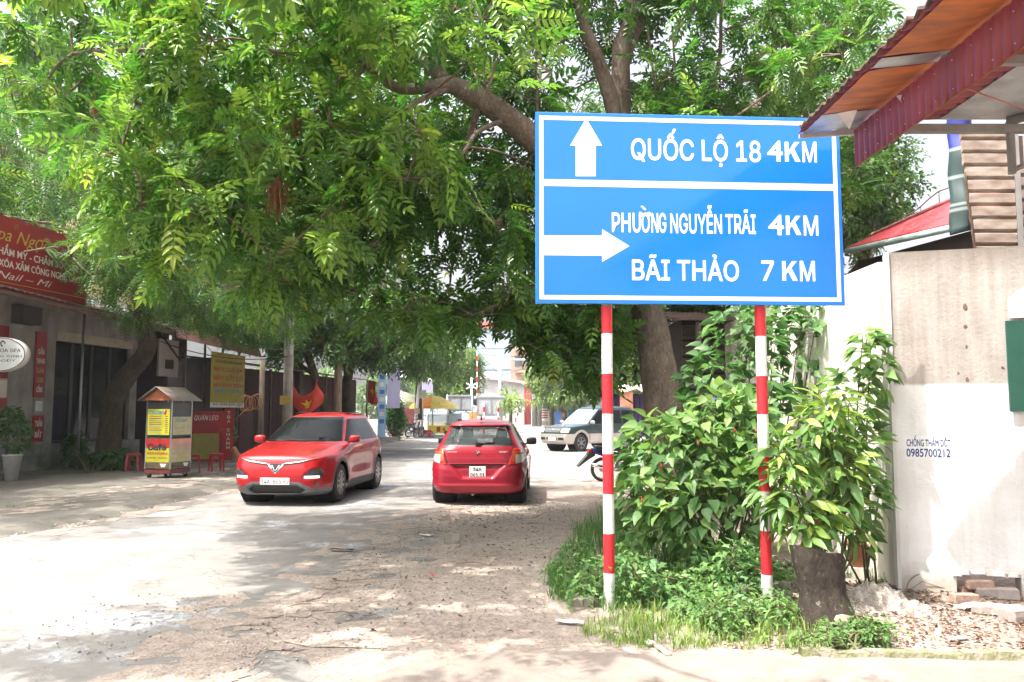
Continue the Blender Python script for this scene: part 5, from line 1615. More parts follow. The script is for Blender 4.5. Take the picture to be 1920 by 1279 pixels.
def inpoly(x, z, poly):
    c = np.zeros(x.shape, bool)
    n = len(poly)
    for i in range(n):
        x1, y1 = poly[i]; x2, y2 = poly[i - 1]
        if y1 == y2: continue
        c ^= ((y1 > z) != (y2 > z)) & (x < (x2 - x1) * (z - y1) / (y2 - y1) + x1)
    return c
def car_shell(knots, crown, res, nexp=(8, 5), disp=None):
    """stacked plan outlines from sill to roof edge, closed by a crowned roof; returns verts, quads, face centres, normals"""
    K = np.array(knots, float)
    ds = np.sqrt((np.diff(K, axis=0) ** 2).sum(1)); cum = np.concatenate([[0], np.cumsum(ds)])
    ns = max(30, int(cum[-1] / res))
    s = np.linspace(0, cum[-1], ns)
    A = np.stack([np.interp(s, cum, K[:, j]) for j in range(K.shape[1])], 1)
    w = max(3, int(.05 / (cum[-1] / ns))) | 1
    ker = np.hanning(w + 2)[1:-1]; ker /= ker.sum()
    for j in range(1, A.shape[1]):
        pad = np.concatenate([np.full(w // 2, A[0, j]), A[:, j], np.full(w // 2, A[-1, j])])
        A[:, j] = np.convolve(pad, ker, 'valid')
    per = 2 * ((K[:, 2] - K[:, 1]).max() + 2 * K[:, 3].max())
    M = int(per / res) // 4 * 4
    th = np.linspace(-PI / 2, 3 * PI / 2, 4001)
    rings = []
    zmin, zmax = K[0, 0], K[-1, 0]
    def outline(z, R_, F_, W_, k=1.0):
        t = (z - zmin) / (zmax - zmin)
        n = nexp[0] + (nexp[1] - nexp[0]) * max(0, min(1, (t - .45) / .4))
        c, s_ = np.cos(th), np.sin(th)
        x = W_ * np.sign(c) * np.abs(c) ** (2 / n); y = (F_ - R_) / 2 * np.sign(s_) * np.abs(s_) ** (2 / n)
        d = np.concatenate([[0], np.cumsum(np.hypot(np.diff(x), np.diff(y)))])
        u = np.linspace(0, d[-1], M + 1)[:-1]
        return np.stack([np.interp(u, d, x) * k, np.interp(u, d, y) * k + (F_ + R_) / 2, np.full(M, z)], 1)
    for (z, R_, F_, W_) in A: rings.append(outline(z, R_, F_, W_))
    z, R_, F_, W_ = A[-1]
    nr = max(8, int(W_ / (res * 1.5)))
    for i in range(1, nr + 1):
        k = 1 - i / nr * .995
        o = outline(z, R_, F_, W_, k); o[:, 2] = z + crown * (1 - k ** 2.2)
        rings.append(o)
    V = np.concatenate(rings); L = len(rings)
    if disp is not None: V = disp(V)
    i = np.arange(L - 1)[:, None] * M; j = np.arange(M)[None, :]; j2 = (j + 1) % M
    F = np.stack([i + j, i + j2, i + M + j2, i + M + j], 2).reshape(-1, 4)
    a = V[F[:, 2]] - V[F[:, 0]]; b = V[F[:, 3]] - V[F[:, 1]]
    fn = np.cross(a, b); fn /= np.maximum(1e-9, np.linalg.norm(fn, axis=1, keepdims=True))
    vn = np.zeros_like(V)
    for k in range(4): np.add.at(vn, F[:, k], fn)
    vn /= np.maximum(1e-9, np.linalg.norm(vn, axis=1, keepdims=True))
    return V, F, V[F].mean(1), fn, vn
def part_mesh(name, V, F, vn, mask, m, parent, off=0.0, both=False):
    f = F[mask]
    if not len(f): return None
    u, inv = np.unique(f, return_inverse=True)
    me = npmesh(name, V[u] + vn[u] * off, inv.reshape(f.shape), smooth=True)
    me.normals_split_custom_set_from_vertices([tuple(q) for q in vn[u]])
    return link(name, me, parent, m)
def wheel(parent, x, y, r, w, side, spokes, m_rim, steer=0.0, name='wheel', hub=.62):
    root = empty(name, (x, y, r), steer, parent=parent)
    t = MB(); h = w / 2
    t.lathe([(r * .66, -h * .9), (r * .80, -h), (r * .95, -h * .92), (r, -h * .6), (r, h * .6), (r * .95, h * .92), (r * .80, h), (r * .66, h * .9)], n=36, axis='X')
    t.build('tyre', M_TYRE, root)
    q = MB(); o = side
    q.lathe([(r * .68, o * h * .88), (r * .62, o * h * .95), (r * .60, o * h * .4), (.0, o * h * .35)], n=30, axis='X')
    rimb = q.build('rim', M_RIMD, root, fix=True)
    sp = MB()
    for k in range(spokes):
        a = 2 * PI * k / spokes
        Mx = Matrix.Rotation(a, 3, 'X')
        sp.box(Mx @ Vector((o * h * .82, 0, r * .34)), (.03, r * .13, r * .58), M=Mx)
    sp.lathe([(r * .17, o * h * .6), (r * .17, o * h * 1.0), (.001, o * h * 1.02)], n=16, axis='X')
    sp.lathe([(r * .60, o * h * .80), (r * .66, o * h * .96), (r * .60, o * h * .98)], n=30, axis='X')
    sp.build('spokes', m_rim, rimb)
    return root
def mirror(parent, x, y, z, m, sx, d=(.20, .09, .13)):
    import bmesh
    bm = bmesh.new(); bmesh.ops.create_uvsphere(bm, u_segments=14, v_segments=10, radius=1)
    for v in bm.verts:
        c = v.co
        v.co = Vector(tuple(math.copysign(abs(k) ** .6, k) for k in c))
        v.co = Vector((v.co.x * d[0] / 2, v.co.y * d[1] / 2, v.co.z * d[2] / 2))
    me = bpy.data.meshes.new('mirror'); bm.to_mesh(me); bm.free()
    for q in me.polygons: q.use_smooth = True
    o = link('mirror', me, parent, m, (x + sx * d[0] * .45, y, z))
    MB().tube([(-sx * d[0] * .3, 0, -.03), (-sx * (d[0] * .62), .0, -.07)], .02, 6).build('mirror_stalk', M_BLACKP, o)
    return o

# ---- small crimson hatchback seen from behind
hx, hy = -.575, 15.0
RZ = R(-2.6)
d_ = Vector((-math.sin(RZ), math.cos(RZ), 0)) * .64
hb = empty('hatchback', (hx - d_.x, hy - d_.y, .014), RZ, 'small crimson hatchback driving away with square number plate', 'car')
knots = [(.19, .14, 3.66, .72), (.225, .05, 3.74, .785), (.30, .015, 3.82, .82), (.335, .0, 3.83, .83), (.36, .015, 3.84, .832), (.5, .005, 3.84, .845), (.62, .012, 3.80, .85), (.70, .035, 3.72, .848),
         (.715, .05, 3.70, .846), (.80, .055, 3.45, .842), (.90, .075, 3.0, .82), (.95, .095, 2.72, .80), (1.0, .125, 2.62, .765), (1.04, .16, 2.56, .735), (1.10, .205, 2.48, .705), (1.32, .405, 2.10, .60), (1.355, .42, 2.03, .58), (1.362, .345, 2.02, .575), (1.39, .36, 1.94, .55), (1.43, .52, 1.78, .48)]
def hdisp(V):
    V = V.copy()
    x, y, z = V[:, 0], V[:, 1], V[:, 2]
    rear = y < .6
    # plate recess
    half = np.interp(z, [.455, .47, .69, .70], [.28, .30, .49, .49])
    f = rear & (z > .455) & (z < .70) & (np.abs(x) < half)
    edge = np.clip((half - np.abs(x)) / .06, 0, 1) * np.clip((z - .455) / .03, 0, 1) * np.clip((.70 - z) / .01, 0, 1)
    V[:, 1] += np.where(f, .045 * edge, 0)
    # lamps stand proud
    lp = rear & inpoly(np.abs(x), z, [(.70, .98), (.62, .965), (.535, .70), (.63, .705), (.79, .74), (.86, .87)])
    V[:, 1] -= np.where(lp, .018, 0)
    # wheel arch swell
    for cy in (.64, 3.07):
        d = np.hypot(y - cy, z - .29)
        V[:, 0] += np.sign(x) * np.where((np.abs(x) > .6) & (z < .8), .022 * np.exp(-((d - .36) / .09) ** 2), 0)
    return V
V, F, C, NRM, VN = car_shell(knots, .055, .021, (7, 5), hdisp)
x, y, z = C[:, 0], C[:, 1], C[:, 2]; ax = np.abs(x)
rear = (y < .75)
side = (np.abs(NRM[:, 0]) > .55)
arch = (ax > .55) & ((np.hypot(y - .64, z - .29) < .335) | (np.hypot(y - 3.07, z - .29) < .335)) & (z < .75)
rw = rear & (z > 1.035) & (z < 1.335) & (ax < np.interp(z, [1.035, 1.335], [.60, .47])) & ~((z > 1.34))
rwf = rear & (z > 1.015) & (z < 1.352) & (ax < np.interp(z, [1.015, 1.352], [.635, .50])) & ~rw
frontglass = (y > 1.7) & (z > .985) & (z < 1.40) & (NRM[:, 1] > .25) & (ax < np.interp(z, [.98, 1.40], [.66, .48]))
sg = side & ~rear & (z > 1.0) & (z < 1.36) & (y > .85 + (z - 1.0) * .3) & (y < np.interp(z, [1.0, 1.36], [2.45, 1.95]))
pillar = sg & (np.abs(y - 1.62) < .045)
sg = sg & ~pillar
lamp = rear & inpoly(ax, z, [(.70, .98), (.62, .965), (.535, .70), (.63, .705), (.79, .74), (.88, .87)])
lw_ = lamp & (ax > .665) & (z < .87); lo_ = lamp & ~lw_ & (ax > .60) & (z > .76) & (z < .93)
brk = rear & (ax < .135) & (z > 1.358) & (z < 1.38)
gap = rear & ~lamp & (((np.abs(z - .702) < .011) & (ax < .56)) | ((np.abs(ax - np.interp(z, [.70, .965], [.525, .612])) < .010) & (z > .70) & (z < 1.0)))
gap |= side & (z > .3) & (z < 1.0) & ((np.abs(y - 1.62) < .011) | (np.abs(y - 2.65) < .011))
front_l = (y > 3.3) & (ax > .45) & (z > .58) & (z < .78) & (NRM[:, 1] > .2)
grl = (y > 3.5) & (ax < .5) & (z > .3) & (z < .5) & (NRM[:, 1] > .4)
used = arch | rw | rwf | frontglass | sg | pillar | lamp | brk | gap | front_l | grl
part_mesh('body', V, F, VN, ~used, M_RED2, hb)
rwo = part_mesh('rear_window', V, F, VN, rw, M_GLASSC, hb); part_mesh('rear_window_frame', V, F, VN, rwf, M_BLACKP, hb)
part_mesh('windscreen', V, F, VN, frontglass, M_GLASSC, hb); part_mesh('side_window', V, F, VN, sg & (x > 0), M_GLASSD, hb); part_mesh('side_window', V, F, VN, sg & (x < 0), M_GLASSD, hb)
[part_mesh('pillar_trim', V, F, VN, pillar & (x * s_ > 0), M_BLACKP, hb) for s_ in (-1, 1)]
for s_ in (-1, 1):
    l_ = part_mesh('tail_lamp', V, F, VN, lamp & ~lw_ & ~lo_ & (x * s_ > 0), M_LAMPR, hb)
    part_mesh('reversing_lens', V, F, VN, lw_ & (x * s_ > 0), M_LAMPW, l_); part_mesh('indicator_lens', V, F, VN, lo_ & (x * s_ > 0), M_LAMPO, l_)
    part_mesh('headlamp', V, F, VN, front_l & (x * s_ > 0), M_LAMPW, hb)
part_mesh('high_brake_lamp', V, F, VN, brk, M_LAMPR, hb); part_mesh('panel_gap', V, F, VN, gap, M_GAP, hb); part_mesh('front_grille', V, F, VN, grl, M_BLACKP, hb)
for (wx, wy, s_) in ((-.745, .64, -1), (.745, .64, 1), (-.745, 3.07, -1), (.745, 3.07, 1)):
    wheel(hb, wx, wy, .292, .19, s_, 7, M_RIM)
    MB().lathe([(.34, s_ * .78), (.34, s_ * .45), (.001, s_ * .45)], (0, wy, .29), 20, axis='X').build('wheel_well', M_LINER, hb)
MB().box((0, 1.9, .30), (1.36, 3.3, .06)).build('floor_pan', M_LINER, hb)
pt = MB().box((0, .048, .565), (.285, .012, .205)); pto = bevel(pt.build('number_plate', M_PLATE, hb), .004, 1)
text('plate_text', '34A', -.075, .072, .585, .062, M_PLTXT, pto, loc=(0, .0405, 0), bold=.02, layers=2)
text('plate_text', '065.51', -.125, .125, .487, .068, M_PLTXT, pto, loc=(0, .0405, 0), bold=.01, layers=2)
em = MB()
em.lathe([(.042, -.006), (.042, .004), (.030, .006), (.030, -.006)], (0, .068, .90), 20, axis='Y')
em.box((0, .064, .90), (.05, .012, .014), M=Matrix.Rotation(-.8, 3, 'Y')); em.build('emblem', M_CHROME, hb)
text('badge', 'SWIFT', .38, .53, .905, .026, M_CHROME, hb, loc=(0, .073, 0), bold=.02)
text('badge', 'SUZUKI', -.53, -.37, .905, .026, M_CHROME, hb, loc=(0, .073, 0), bold=.02)
wp = MB(); wp.tube([(.0, .15, 1.055), (.16, .165, 1.07), (.31, .17, 1.062)], [.016, .012, .007], 6); wp.box((.0, .14, 1.05), (.09, .05, .05)); wp.build('rear_wiper', M_BLACKP, hb)
an = MB(); an.tube([(.02, .62, 1.475), (.02, .59, 1.50), (.02, .53, 1.56)], [.022, .014, .006], 7); an.build('aerial', M_BLACKP, hb)
for s_ in (-1, 1): mirror(hb, s_ * .80, 2.32, 1.03, M_BLACKP, s_, (.21, .10, .15))
for s_ in (-1, 1):
    MB().box((s_ * .858, 1.05, .90), (.02, .16, .03)).build('door_handle', M_RED2, hb)
    st_ = MB().box((s_ * .33, 1.75, .80), (.42, .14, .62), M=Matrix.Rotation(-.2, 3, 'X'), taper=.85); st_.box((s_ * .33, 1.66, 1.19), (.22, .09, .16), taper=.85)
    bevel(st_.build('front_seat', M_SEAT, hb), .03, 3)
bk = MB().box((0, .95, .72), (1.15, .15, .5), taper=.95); bevel(bk.build('rear_seat', M_SEAT, hb), .03, 3)
MB().box((0, .55, .93), (1.1, .6, .02)).build('parcel_shelf', M_SEAT, hb)
MB().tube([(-.1, .25, .17), (-.1, .45, .2)], .03, 8).build('exhaust', M_STEEL, hb)

# ---- bright red crossover coming towards the camera
RZ = R(174.5)
fw_ = Vector((-math.sin(RZ), math.cos(RZ), 0))
fa = Vector((-3.99, 15.12, 0)) - fw_ * 3.40
suv = empty('crossover_car', (fa.x, fa.y, .014), RZ, 'bright red crossover with grey cladding and chrome bow across its nose facing the camera', 'car')
knots = [(.17, .2, 4.08, .78), (.22, .1, 4.20, .86), (.35, .02, 4.285, .89), (.5, .0, 4.30, .895), (.64, .0, 4.285, .896), (.76, .01, 4.25, .893), (.81, .015, 4.225, .89), (.84, .02, 4.185, .888), (.862, .025, 4.09, .884), (.885, .03, 3.97, .88), (.93, .05, 3.74, .872), (.99, .07, 3.42, .86), (1.03, .08, 3.16, .845), (1.06, .10, 3.05, .825),
         (1.15, .19, 2.92, .785), (1.3, .31, 2.66, .72), (1.46, .44, 2.36, .64), (1.49, .36, 2.28, .62), (1.53, .40, 2.18, .59), (1.56, .6, 2.0, .53)]
LAMP = [(.47, .50), (.50, .475), (.765, .475), (.80, .56), (.74, .64), (.62, .625)]
def edisp(V):
    V = V.copy(); x, y, z = V[:, 0], V[:, 1], V[:, 2]; ax = np.abs(x)
    fr_ = y > 3.7
    g_ = fr_ & (z > .205) & (z < .355) & (ax < np.interp(z, [.20, .275, .36], [.40, .50, .38]))
    V[:, 1] -= np.where(g_, .05, 0)
    h_ = fr_ & inpoly(ax, z, LAMP)
    V[:, 1] -= np.where(h_, .02, 0)
    # hood crease and nose crown
    V[:, 2] += np.where(y > 2.9, .028 * np.clip(1 - (ax / .75) ** 2, 0, 1) * np.clip((z - .78) / .14, 0, 1) ** 2 * (3 - 2 * np.clip((z - .78) / .14, 0, 1)) * np.clip((1.06 - z) / .05, 0, 1), 0)
    for cy in (.79, 3.40):
        d = np.hypot(y - cy, z - .34)
        V[:, 0] += np.sign(x) * np.where((ax > .6) & (z < .85), .025 * np.exp(-((d - .42) / .08) ** 2), 0)
    # body-side sculpting
    V[:, 0] -= np.sign(x) * np.where((ax > .7) & (z > .45) & (z < .80) & (y > 1.2) & (y < 3.0), .03 * np.sin((z - .45) / .35 * PI) * np.sin((y - 1.2) / 1.8 * PI), 0)
    return V
V, F, C, NRM, VN = car_shell(knots, .05, .021, (6, 5), edisp)
x, y, z = C[:, 0], C[:, 1], C[:, 2]; ax = np.abs(x)
front = (y > 3.62); side = np.abs(NRM[:, 0]) > .55
dF = np.hypot(y - 3.40, z - .34); dR = np.hypot(y - .79, z - .34); dm = np.minimum(dF, dR)
arch = (ax > .6) & (dm < .385) & (z < .8)
clad = (ax > .6) & (dm < .445) & (z < .85) & ~arch & (NRM[:, 2] < .7)
clad |= (ax > .5) & (z < np.interp(y, [0, 1.2, 3.0, 4.3], [.38, .36, .34, .30])) & ~front & ~arch
low = front & (NRM[:, 1] > -.2) & (z < np.interp(ax, [0, .43, .62, .9], [.415, .415, .30, .30])) & ~arch
gri = front & (z > .20) & (z < .355) & (ax < np.interp(z, [.20, .275, .355], [.40, .50, .38]))
lipc = front & (z > .185) & (z < .203) & (ax < .42)
lampd = front & inpoly(ax, z, LAMP); drl = lampd & (z < .525) & (z > .485) & (ax < .745) & (ax > .505)
zl = np.interp(ax, [0, .14, .45, .80], [.70, .715, .755, .845])
chrome = front & (np.abs(z - zl) < np.interp(ax, [.14, .4, .8], [.010, .006, .004])) & (ax > .13) & (ax < .78); blackl = front & (z < zl - .004) & (z > zl - .024) & (ax > .13) & (ax < .78)
vdark = front & (z < .725) & (z > .565) & (ax < .145 * (z - .555) / .17)
vch = vdark & (ax > .145 * (z - .575) / .17 - .0) & (z < .72)
ws = (y > 1.9) & (z > 1.055) & (z < 1.50) & (NRM[:, 1] > .25) & (ax < np.interp(z, [1.055, 1.50], [.735, .53]))
wsf = (y > 1.9) & (z > 1.04) & (z < 1.515) & (NRM[:, 1] > .25) & (ax < np.interp(z, [1.04, 1.515], [.755, .545])) & ~ws
sg = side & (z > np.interp(y, [.5, 3.0], [1.06, 1.04])) & (z < 1.48) & (y > .62 + (z - 1.05) * .55) & (y < np.interp(z, [1.05, 1.48], [2.82, 2.12]))
pillar = sg & ((np.abs(y - 1.78) < .035) | (np.abs(y - 1.02) < .03)); sg &= ~pillar
rwin = (y < .7) & (z > 1.08) & (z < 1.44) & (NRM[:, 1] < -.25) & (ax < np.interp(z, [1.08, 1.44], [.66, .52]))
tl = (y < .35) & (z > .80) & (z < .95) & (ax > .25)
gap = side & (z > .4) & (z < 1.04) & ((np.abs(y - 2.88) < .01) | (np.abs(y - 1.80) < .01) | (np.abs(y - .92) < .01)) & ~clad
fog = front & (np.hypot(ax - .70, z - .37) < .034)
hoodgap = front & (np.abs(ax - .79) < .011) & (z > .85) & (z < 1.02)
chrome &= False; blackl &= False
allp = [arch, clad, low, gri, lipc, lampd, chrome, blackl, vdark, ws, wsf, sg, pillar, rwin, tl, gap, fog]
used = np.zeros(len(x), bool)
for q in allp: used |= q
low &= ~(gri | lipc | fog | lampd)
part_mesh('body', V, F, VN, ~used, M_RED1, suv); part_mesh('arch_cladding', V, F, VN, clad & ~low & ~lampd & ~gri & ~lipc & ~fog, M_CLAD, suv); part_mesh('lower_bumper', V, F, VN, low & ~clad | (low & clad), mat('satin_grey_bumper', (.16, .165, .175), .45, metal=.3), suv)
part_mesh('lower_grille', V, F, VN, gri & ~lipc, M_BLACKP, suv); part_mesh('bumper_lip', V, F, VN, lipc, M_CHROME, suv)
for s_ in (-1, 1):
    hl = part_mesh('headlamp', V, F, VN, lampd & ~drl & (x * s_ > 0), M_LAMPD, suv); part_mesh('running_light', V, F, VN, drl & (x * s_ > 0), M_DRL, hl)
    part_mesh('fog_lamp', V, F, VN, fog & (x * s_ > 0), M_LAMPD, suv); part_mesh('tail_lamp', V, F, VN, tl & (x * s_ > 0), M_LAMPR, suv)
    part_mesh('side_window', V, F, VN, sg & (x * s_ > 0), M_GLASSD, suv)
fv = V[V[:, 1] > 3.5]
def onnose(x_, z_):
    d_ = np.abs(fv[:, 0] - x_) + np.abs(fv[:, 2] - z_) * 1.5
    j_ = np.argsort(d_)[:6]; return Vector((x_, float(fv[j_, 1].mean()), z_))
for s_ in (-1, 1):
    pts_ = [onnose(s_ * a_, float(np.interp(a_, [0, .14, .45, .80], [.70, .715, .755, .835]))) for a_ in np.linspace(.13, .77, 18)]
    cb = MB().tube([p_ + Vector((0, .004, .004)) for p_ in pts_], [.010] * 9 + [.010 - .0008 * k for k in range(9)], 8).build('chrome_bow', M_CHROME, suv)
    MB().tube([p_ + Vector((0, .002, -.014)) for p_ in pts_], .010, 6).build('bow_black_strip', M_BLACKP, cb)  # black strip running just below the chrome bow
emb = part_mesh('emblem_plate', V, F, VN, vdark & ~vch, M_BLACKP, suv); part_mesh('emblem_frame', V, F, VN, vch, M_CHROME, emb, off=.004)
vv_ = MB()
yv = 4.285
for s_ in (-1, 1):
    vv_.hexa([(0, yv - .02, .60), (s_ * .016, yv - .02, .61), (s_ * .016, yv + .012, .61), (0, yv + .012, .60), (s_ * .052, yv - .03, .70), (s_ * .078, yv - .03, .70), (s_ * .078, yv - .004, .70), (s_ * .052, yv - .004, .70)])
    vv_.tube([(s_ * .012, yv + .008, .578), (s_ * .075, yv - .002, .64), (s_ * .15, yv - .016, .715)], .010, 6)
vv_.build('emblem', M_CHROME, emb, fix=True)
part_mesh('windscreen', V, F, VN, ws, M_GLASSD, suv); part_mesh('windscreen_seal', V, F, VN, wsf, M_BLACKP, suv); [part_mesh('pillar_trim', V, F, VN, pillar & (x * s_ > 0) & ((y > 1.4) == q_), M_BLACKP, suv) for s_ in (-1, 1) for q_ in (True, False)]; part_mesh('rear_window', V, F, VN, rwin, M_GLASSD, suv); part_mesh('panel_gap', V, F, VN, gap & ~sg, M_GAP, suv)
for (wx, wy, s_) in ((-.79, .79, -1), (.79, .79, 1), (-.79, 3.40, -1), (.79, 3.40, 1)):
    wheel(suv, wx, wy, .335, .21, s_, 10, M_RIM, steer=R(0))
    MB().lathe([(.39, s_ * .84), (.39, s_ * .45), (.001, s_ * .45)], (0, wy, .34), 20, axis='X').build('wheel_well', M_LINER, suv)
MB().box((0, 2.1, .27), (1.4, 3.7, .06)).build('floor_pan', M_LINER, suv)
plo = bevel(MB().box((0, 4.30, .425), (.52, .012, .115)).build('number_plate', M_PLATE, suv), .004, 1)
text('plate_text', '34A-865.93', -.235, .235, .385, .075, M_PLTXT, plo, loc=(0, 4.3075, 0), rot=(0, 0, PI), bold=.0, layers=2)
for s_ in (-1, 1): mirror(suv, s_ * .84, 2.72, 1.10, M_RED1, s_, (.21, .13, .14))
for s_ in (-1, 1):
    for yy in (2.0, 1.1): MB().box((s_ * .905, yy, .90), (.02, .16, .03)).build('door_handle', M_RED1, suv)
wpm = MB(); wpm.tube([(-.45, 3.06, 1.075), (0, 3.07, 1.085), (.2, 3.05, 1.085)], .009, 5); wpm.tube([(.1, 3.07, 1.075), (.45, 3.04, 1.08), (.62, 3.0, 1.08)], .009, 5); wpm.build('wiper', M_BLACKP, suv)
MB().box((-.33, 2.30, 1.452), (.16, .04, .02), M=Matrix.Rotation(.85, 3, 'X')).build('windscreen_sticker', mat('teal_sticker', (.1, .5, .5), .5), suv)
for s_ in (-1, 1):
    rb = MB(); rb.tube([(s_ * .50, .75, 1.575), (s_ * .54, 1.4, 1.60), (s_ * .50, 1.95, 1.575)], .014, 6); rb.build('roof_rail', M_BLACKP, suv)

# ---- dark green and champagne estate car turning in from the side street
RZ = R(131)
fw_ = Vector((-math.sin(RZ), math.cos(RZ), 0))
fa = Vector((2.25, 33.8, 0)) - fw_ * 3.62
zc = empty('estate_car', (fa.x, fa.y, .014), RZ, 'dark green estate car with champagne lower body turning in at the junction', 'car')
knots = [(.30, .12, 4.36, .78), (.36, .04, 4.44, .82), (.5, .0, 4.50, .84), (.70, .0, 4.50, .842), (.84, .0, 4.44, .84), (.95, .0, 4.36, .838), (.99, .0, 4.22, .836), (1.04, .01, 3.75, .832), (1.09, .02, 3.34, .825), (1.12, .03, 3.24, .815), (1.3, .05, 3.02, .77), (1.6, .12, 2.62, .69), (1.70, .16, 2.46, .66), (1.76, .24, 2.3, .62), (1.79, .4, 2.1, .55)]
V, F, C, NRM, VN = car_shell(knots, .05, .035, (9, 7))
x, y, z = C[:, 0], C[:, 1], C[:, 2]; ax = np.abs(x)
front = (y > 4.0) & (NRM[:, 1] > .3); side = np.abs(NRM[:, 0]) > .55
dm = np.minimum(np.hypot(y - 3.62, z - .36), np.hypot(y - .98, z - .36))
arch = (ax > .6) & (dm < .40) & (z < .9)
lowb = ((z < .70) | ((dm < .50) & (ax > .6) & (z < .9))) & ~arch
lampz = front & (ax > .50) & (ax < .83) & (z > .76) & (z < .92); grz = front & (ax < .44) & (z > .76) & (z < .93); slot = front & (z > .46) & (z < .56) & (ax < .66) & ~((ax > .30) & (ax < .38))
ws = (y > 2.2) & (z > 1.10) & (z < 1.68) & (NRM[:, 1] > .25) & (ax < np.interp(z, [1.1, 1.68], [.73, .60]))
sg = side & (z > 1.10) & (z < 1.64) & (y > .2) & (y < np.interp(z, [1.1, 1.64], [3.1, 2.42])); pil = sg & ((np.abs(y - 2.05) < .05) | (np.abs(y - 1.1) < .05)); sg &= ~pil
gap = side & (z > .45) & (z < 1.1) & ((np.abs(y - 3.12) < .018) | (np.abs(y - 2.05) < .018) | (np.abs(y - 1.1) < .018)) & ~arch
used = arch | lampz | grz | slot | ws | sg | pil | gap
part_mesh('upper_body', V, F, VN, ~used & ~lowb, M_GREENCAR, zc); part_mesh('lower_body', V, F, VN, ~used & lowb, M_SILVERCAR, zc)
for s_ in (-1, 1): part_mesh('headlamp', V, F, VN, lampz & (x * s_ > 0), M_LAMPW, zc); part_mesh('side_window', V, F, VN, sg & (x * s_ > 0), M_GLASSD, zc)
gz_ = part_mesh('radiator_grille', V, F, VN, grz, M_RIM, zc); part_mesh('bumper_slot', V, F, VN, slot, M_BLACKP, zc); part_mesh('windscreen', V, F, VN, ws, M_GLASSB, zc); [part_mesh('pillar_trim', V, F, VN, pil & (x * s_ > 0) & ((y > 1.5) == q_), M_BLACKP, zc) for s_ in (-1, 1) for q_ in (True, False)]; part_mesh('panel_gap', V, F, VN, gap, M_GAP, zc)
em = MB(); em.lathe([(.055, -.01), (.055, .01), (.04, .012)], (0, 4.45, .85), 14, axis='Y'); em.build('emblem', M_CHROME, gz_)
for (wx, wy, s_) in ((-.73, .98, -1), (.73, .98, 1), (-.73, 3.62, -1), (.73, 3.62, 1)):
    wheel(zc, wx, wy, .345, .21, s_, 6, M_RIM)
    MB().lathe([(.41, s_ * .79), (.41, s_ * .42), (.001, s_ * .42)], (0, wy, .36), 18, axis='X').build('wheel_well', M_LINER, zc)
MB().box((0, 2.2, .36), (1.3, 3.9, .06)).build('floor_pan', M_LINER, zc)
MB().box((-.05, 4.52, .50), (.42, .012, .12)).build('number_plate', M_PLATE, zc)
for s_ in (-1, 1): mirror(zc, s_ * .80, 3.02, 1.16, M_SILVERCAR, s_, (.2, .12, .15))

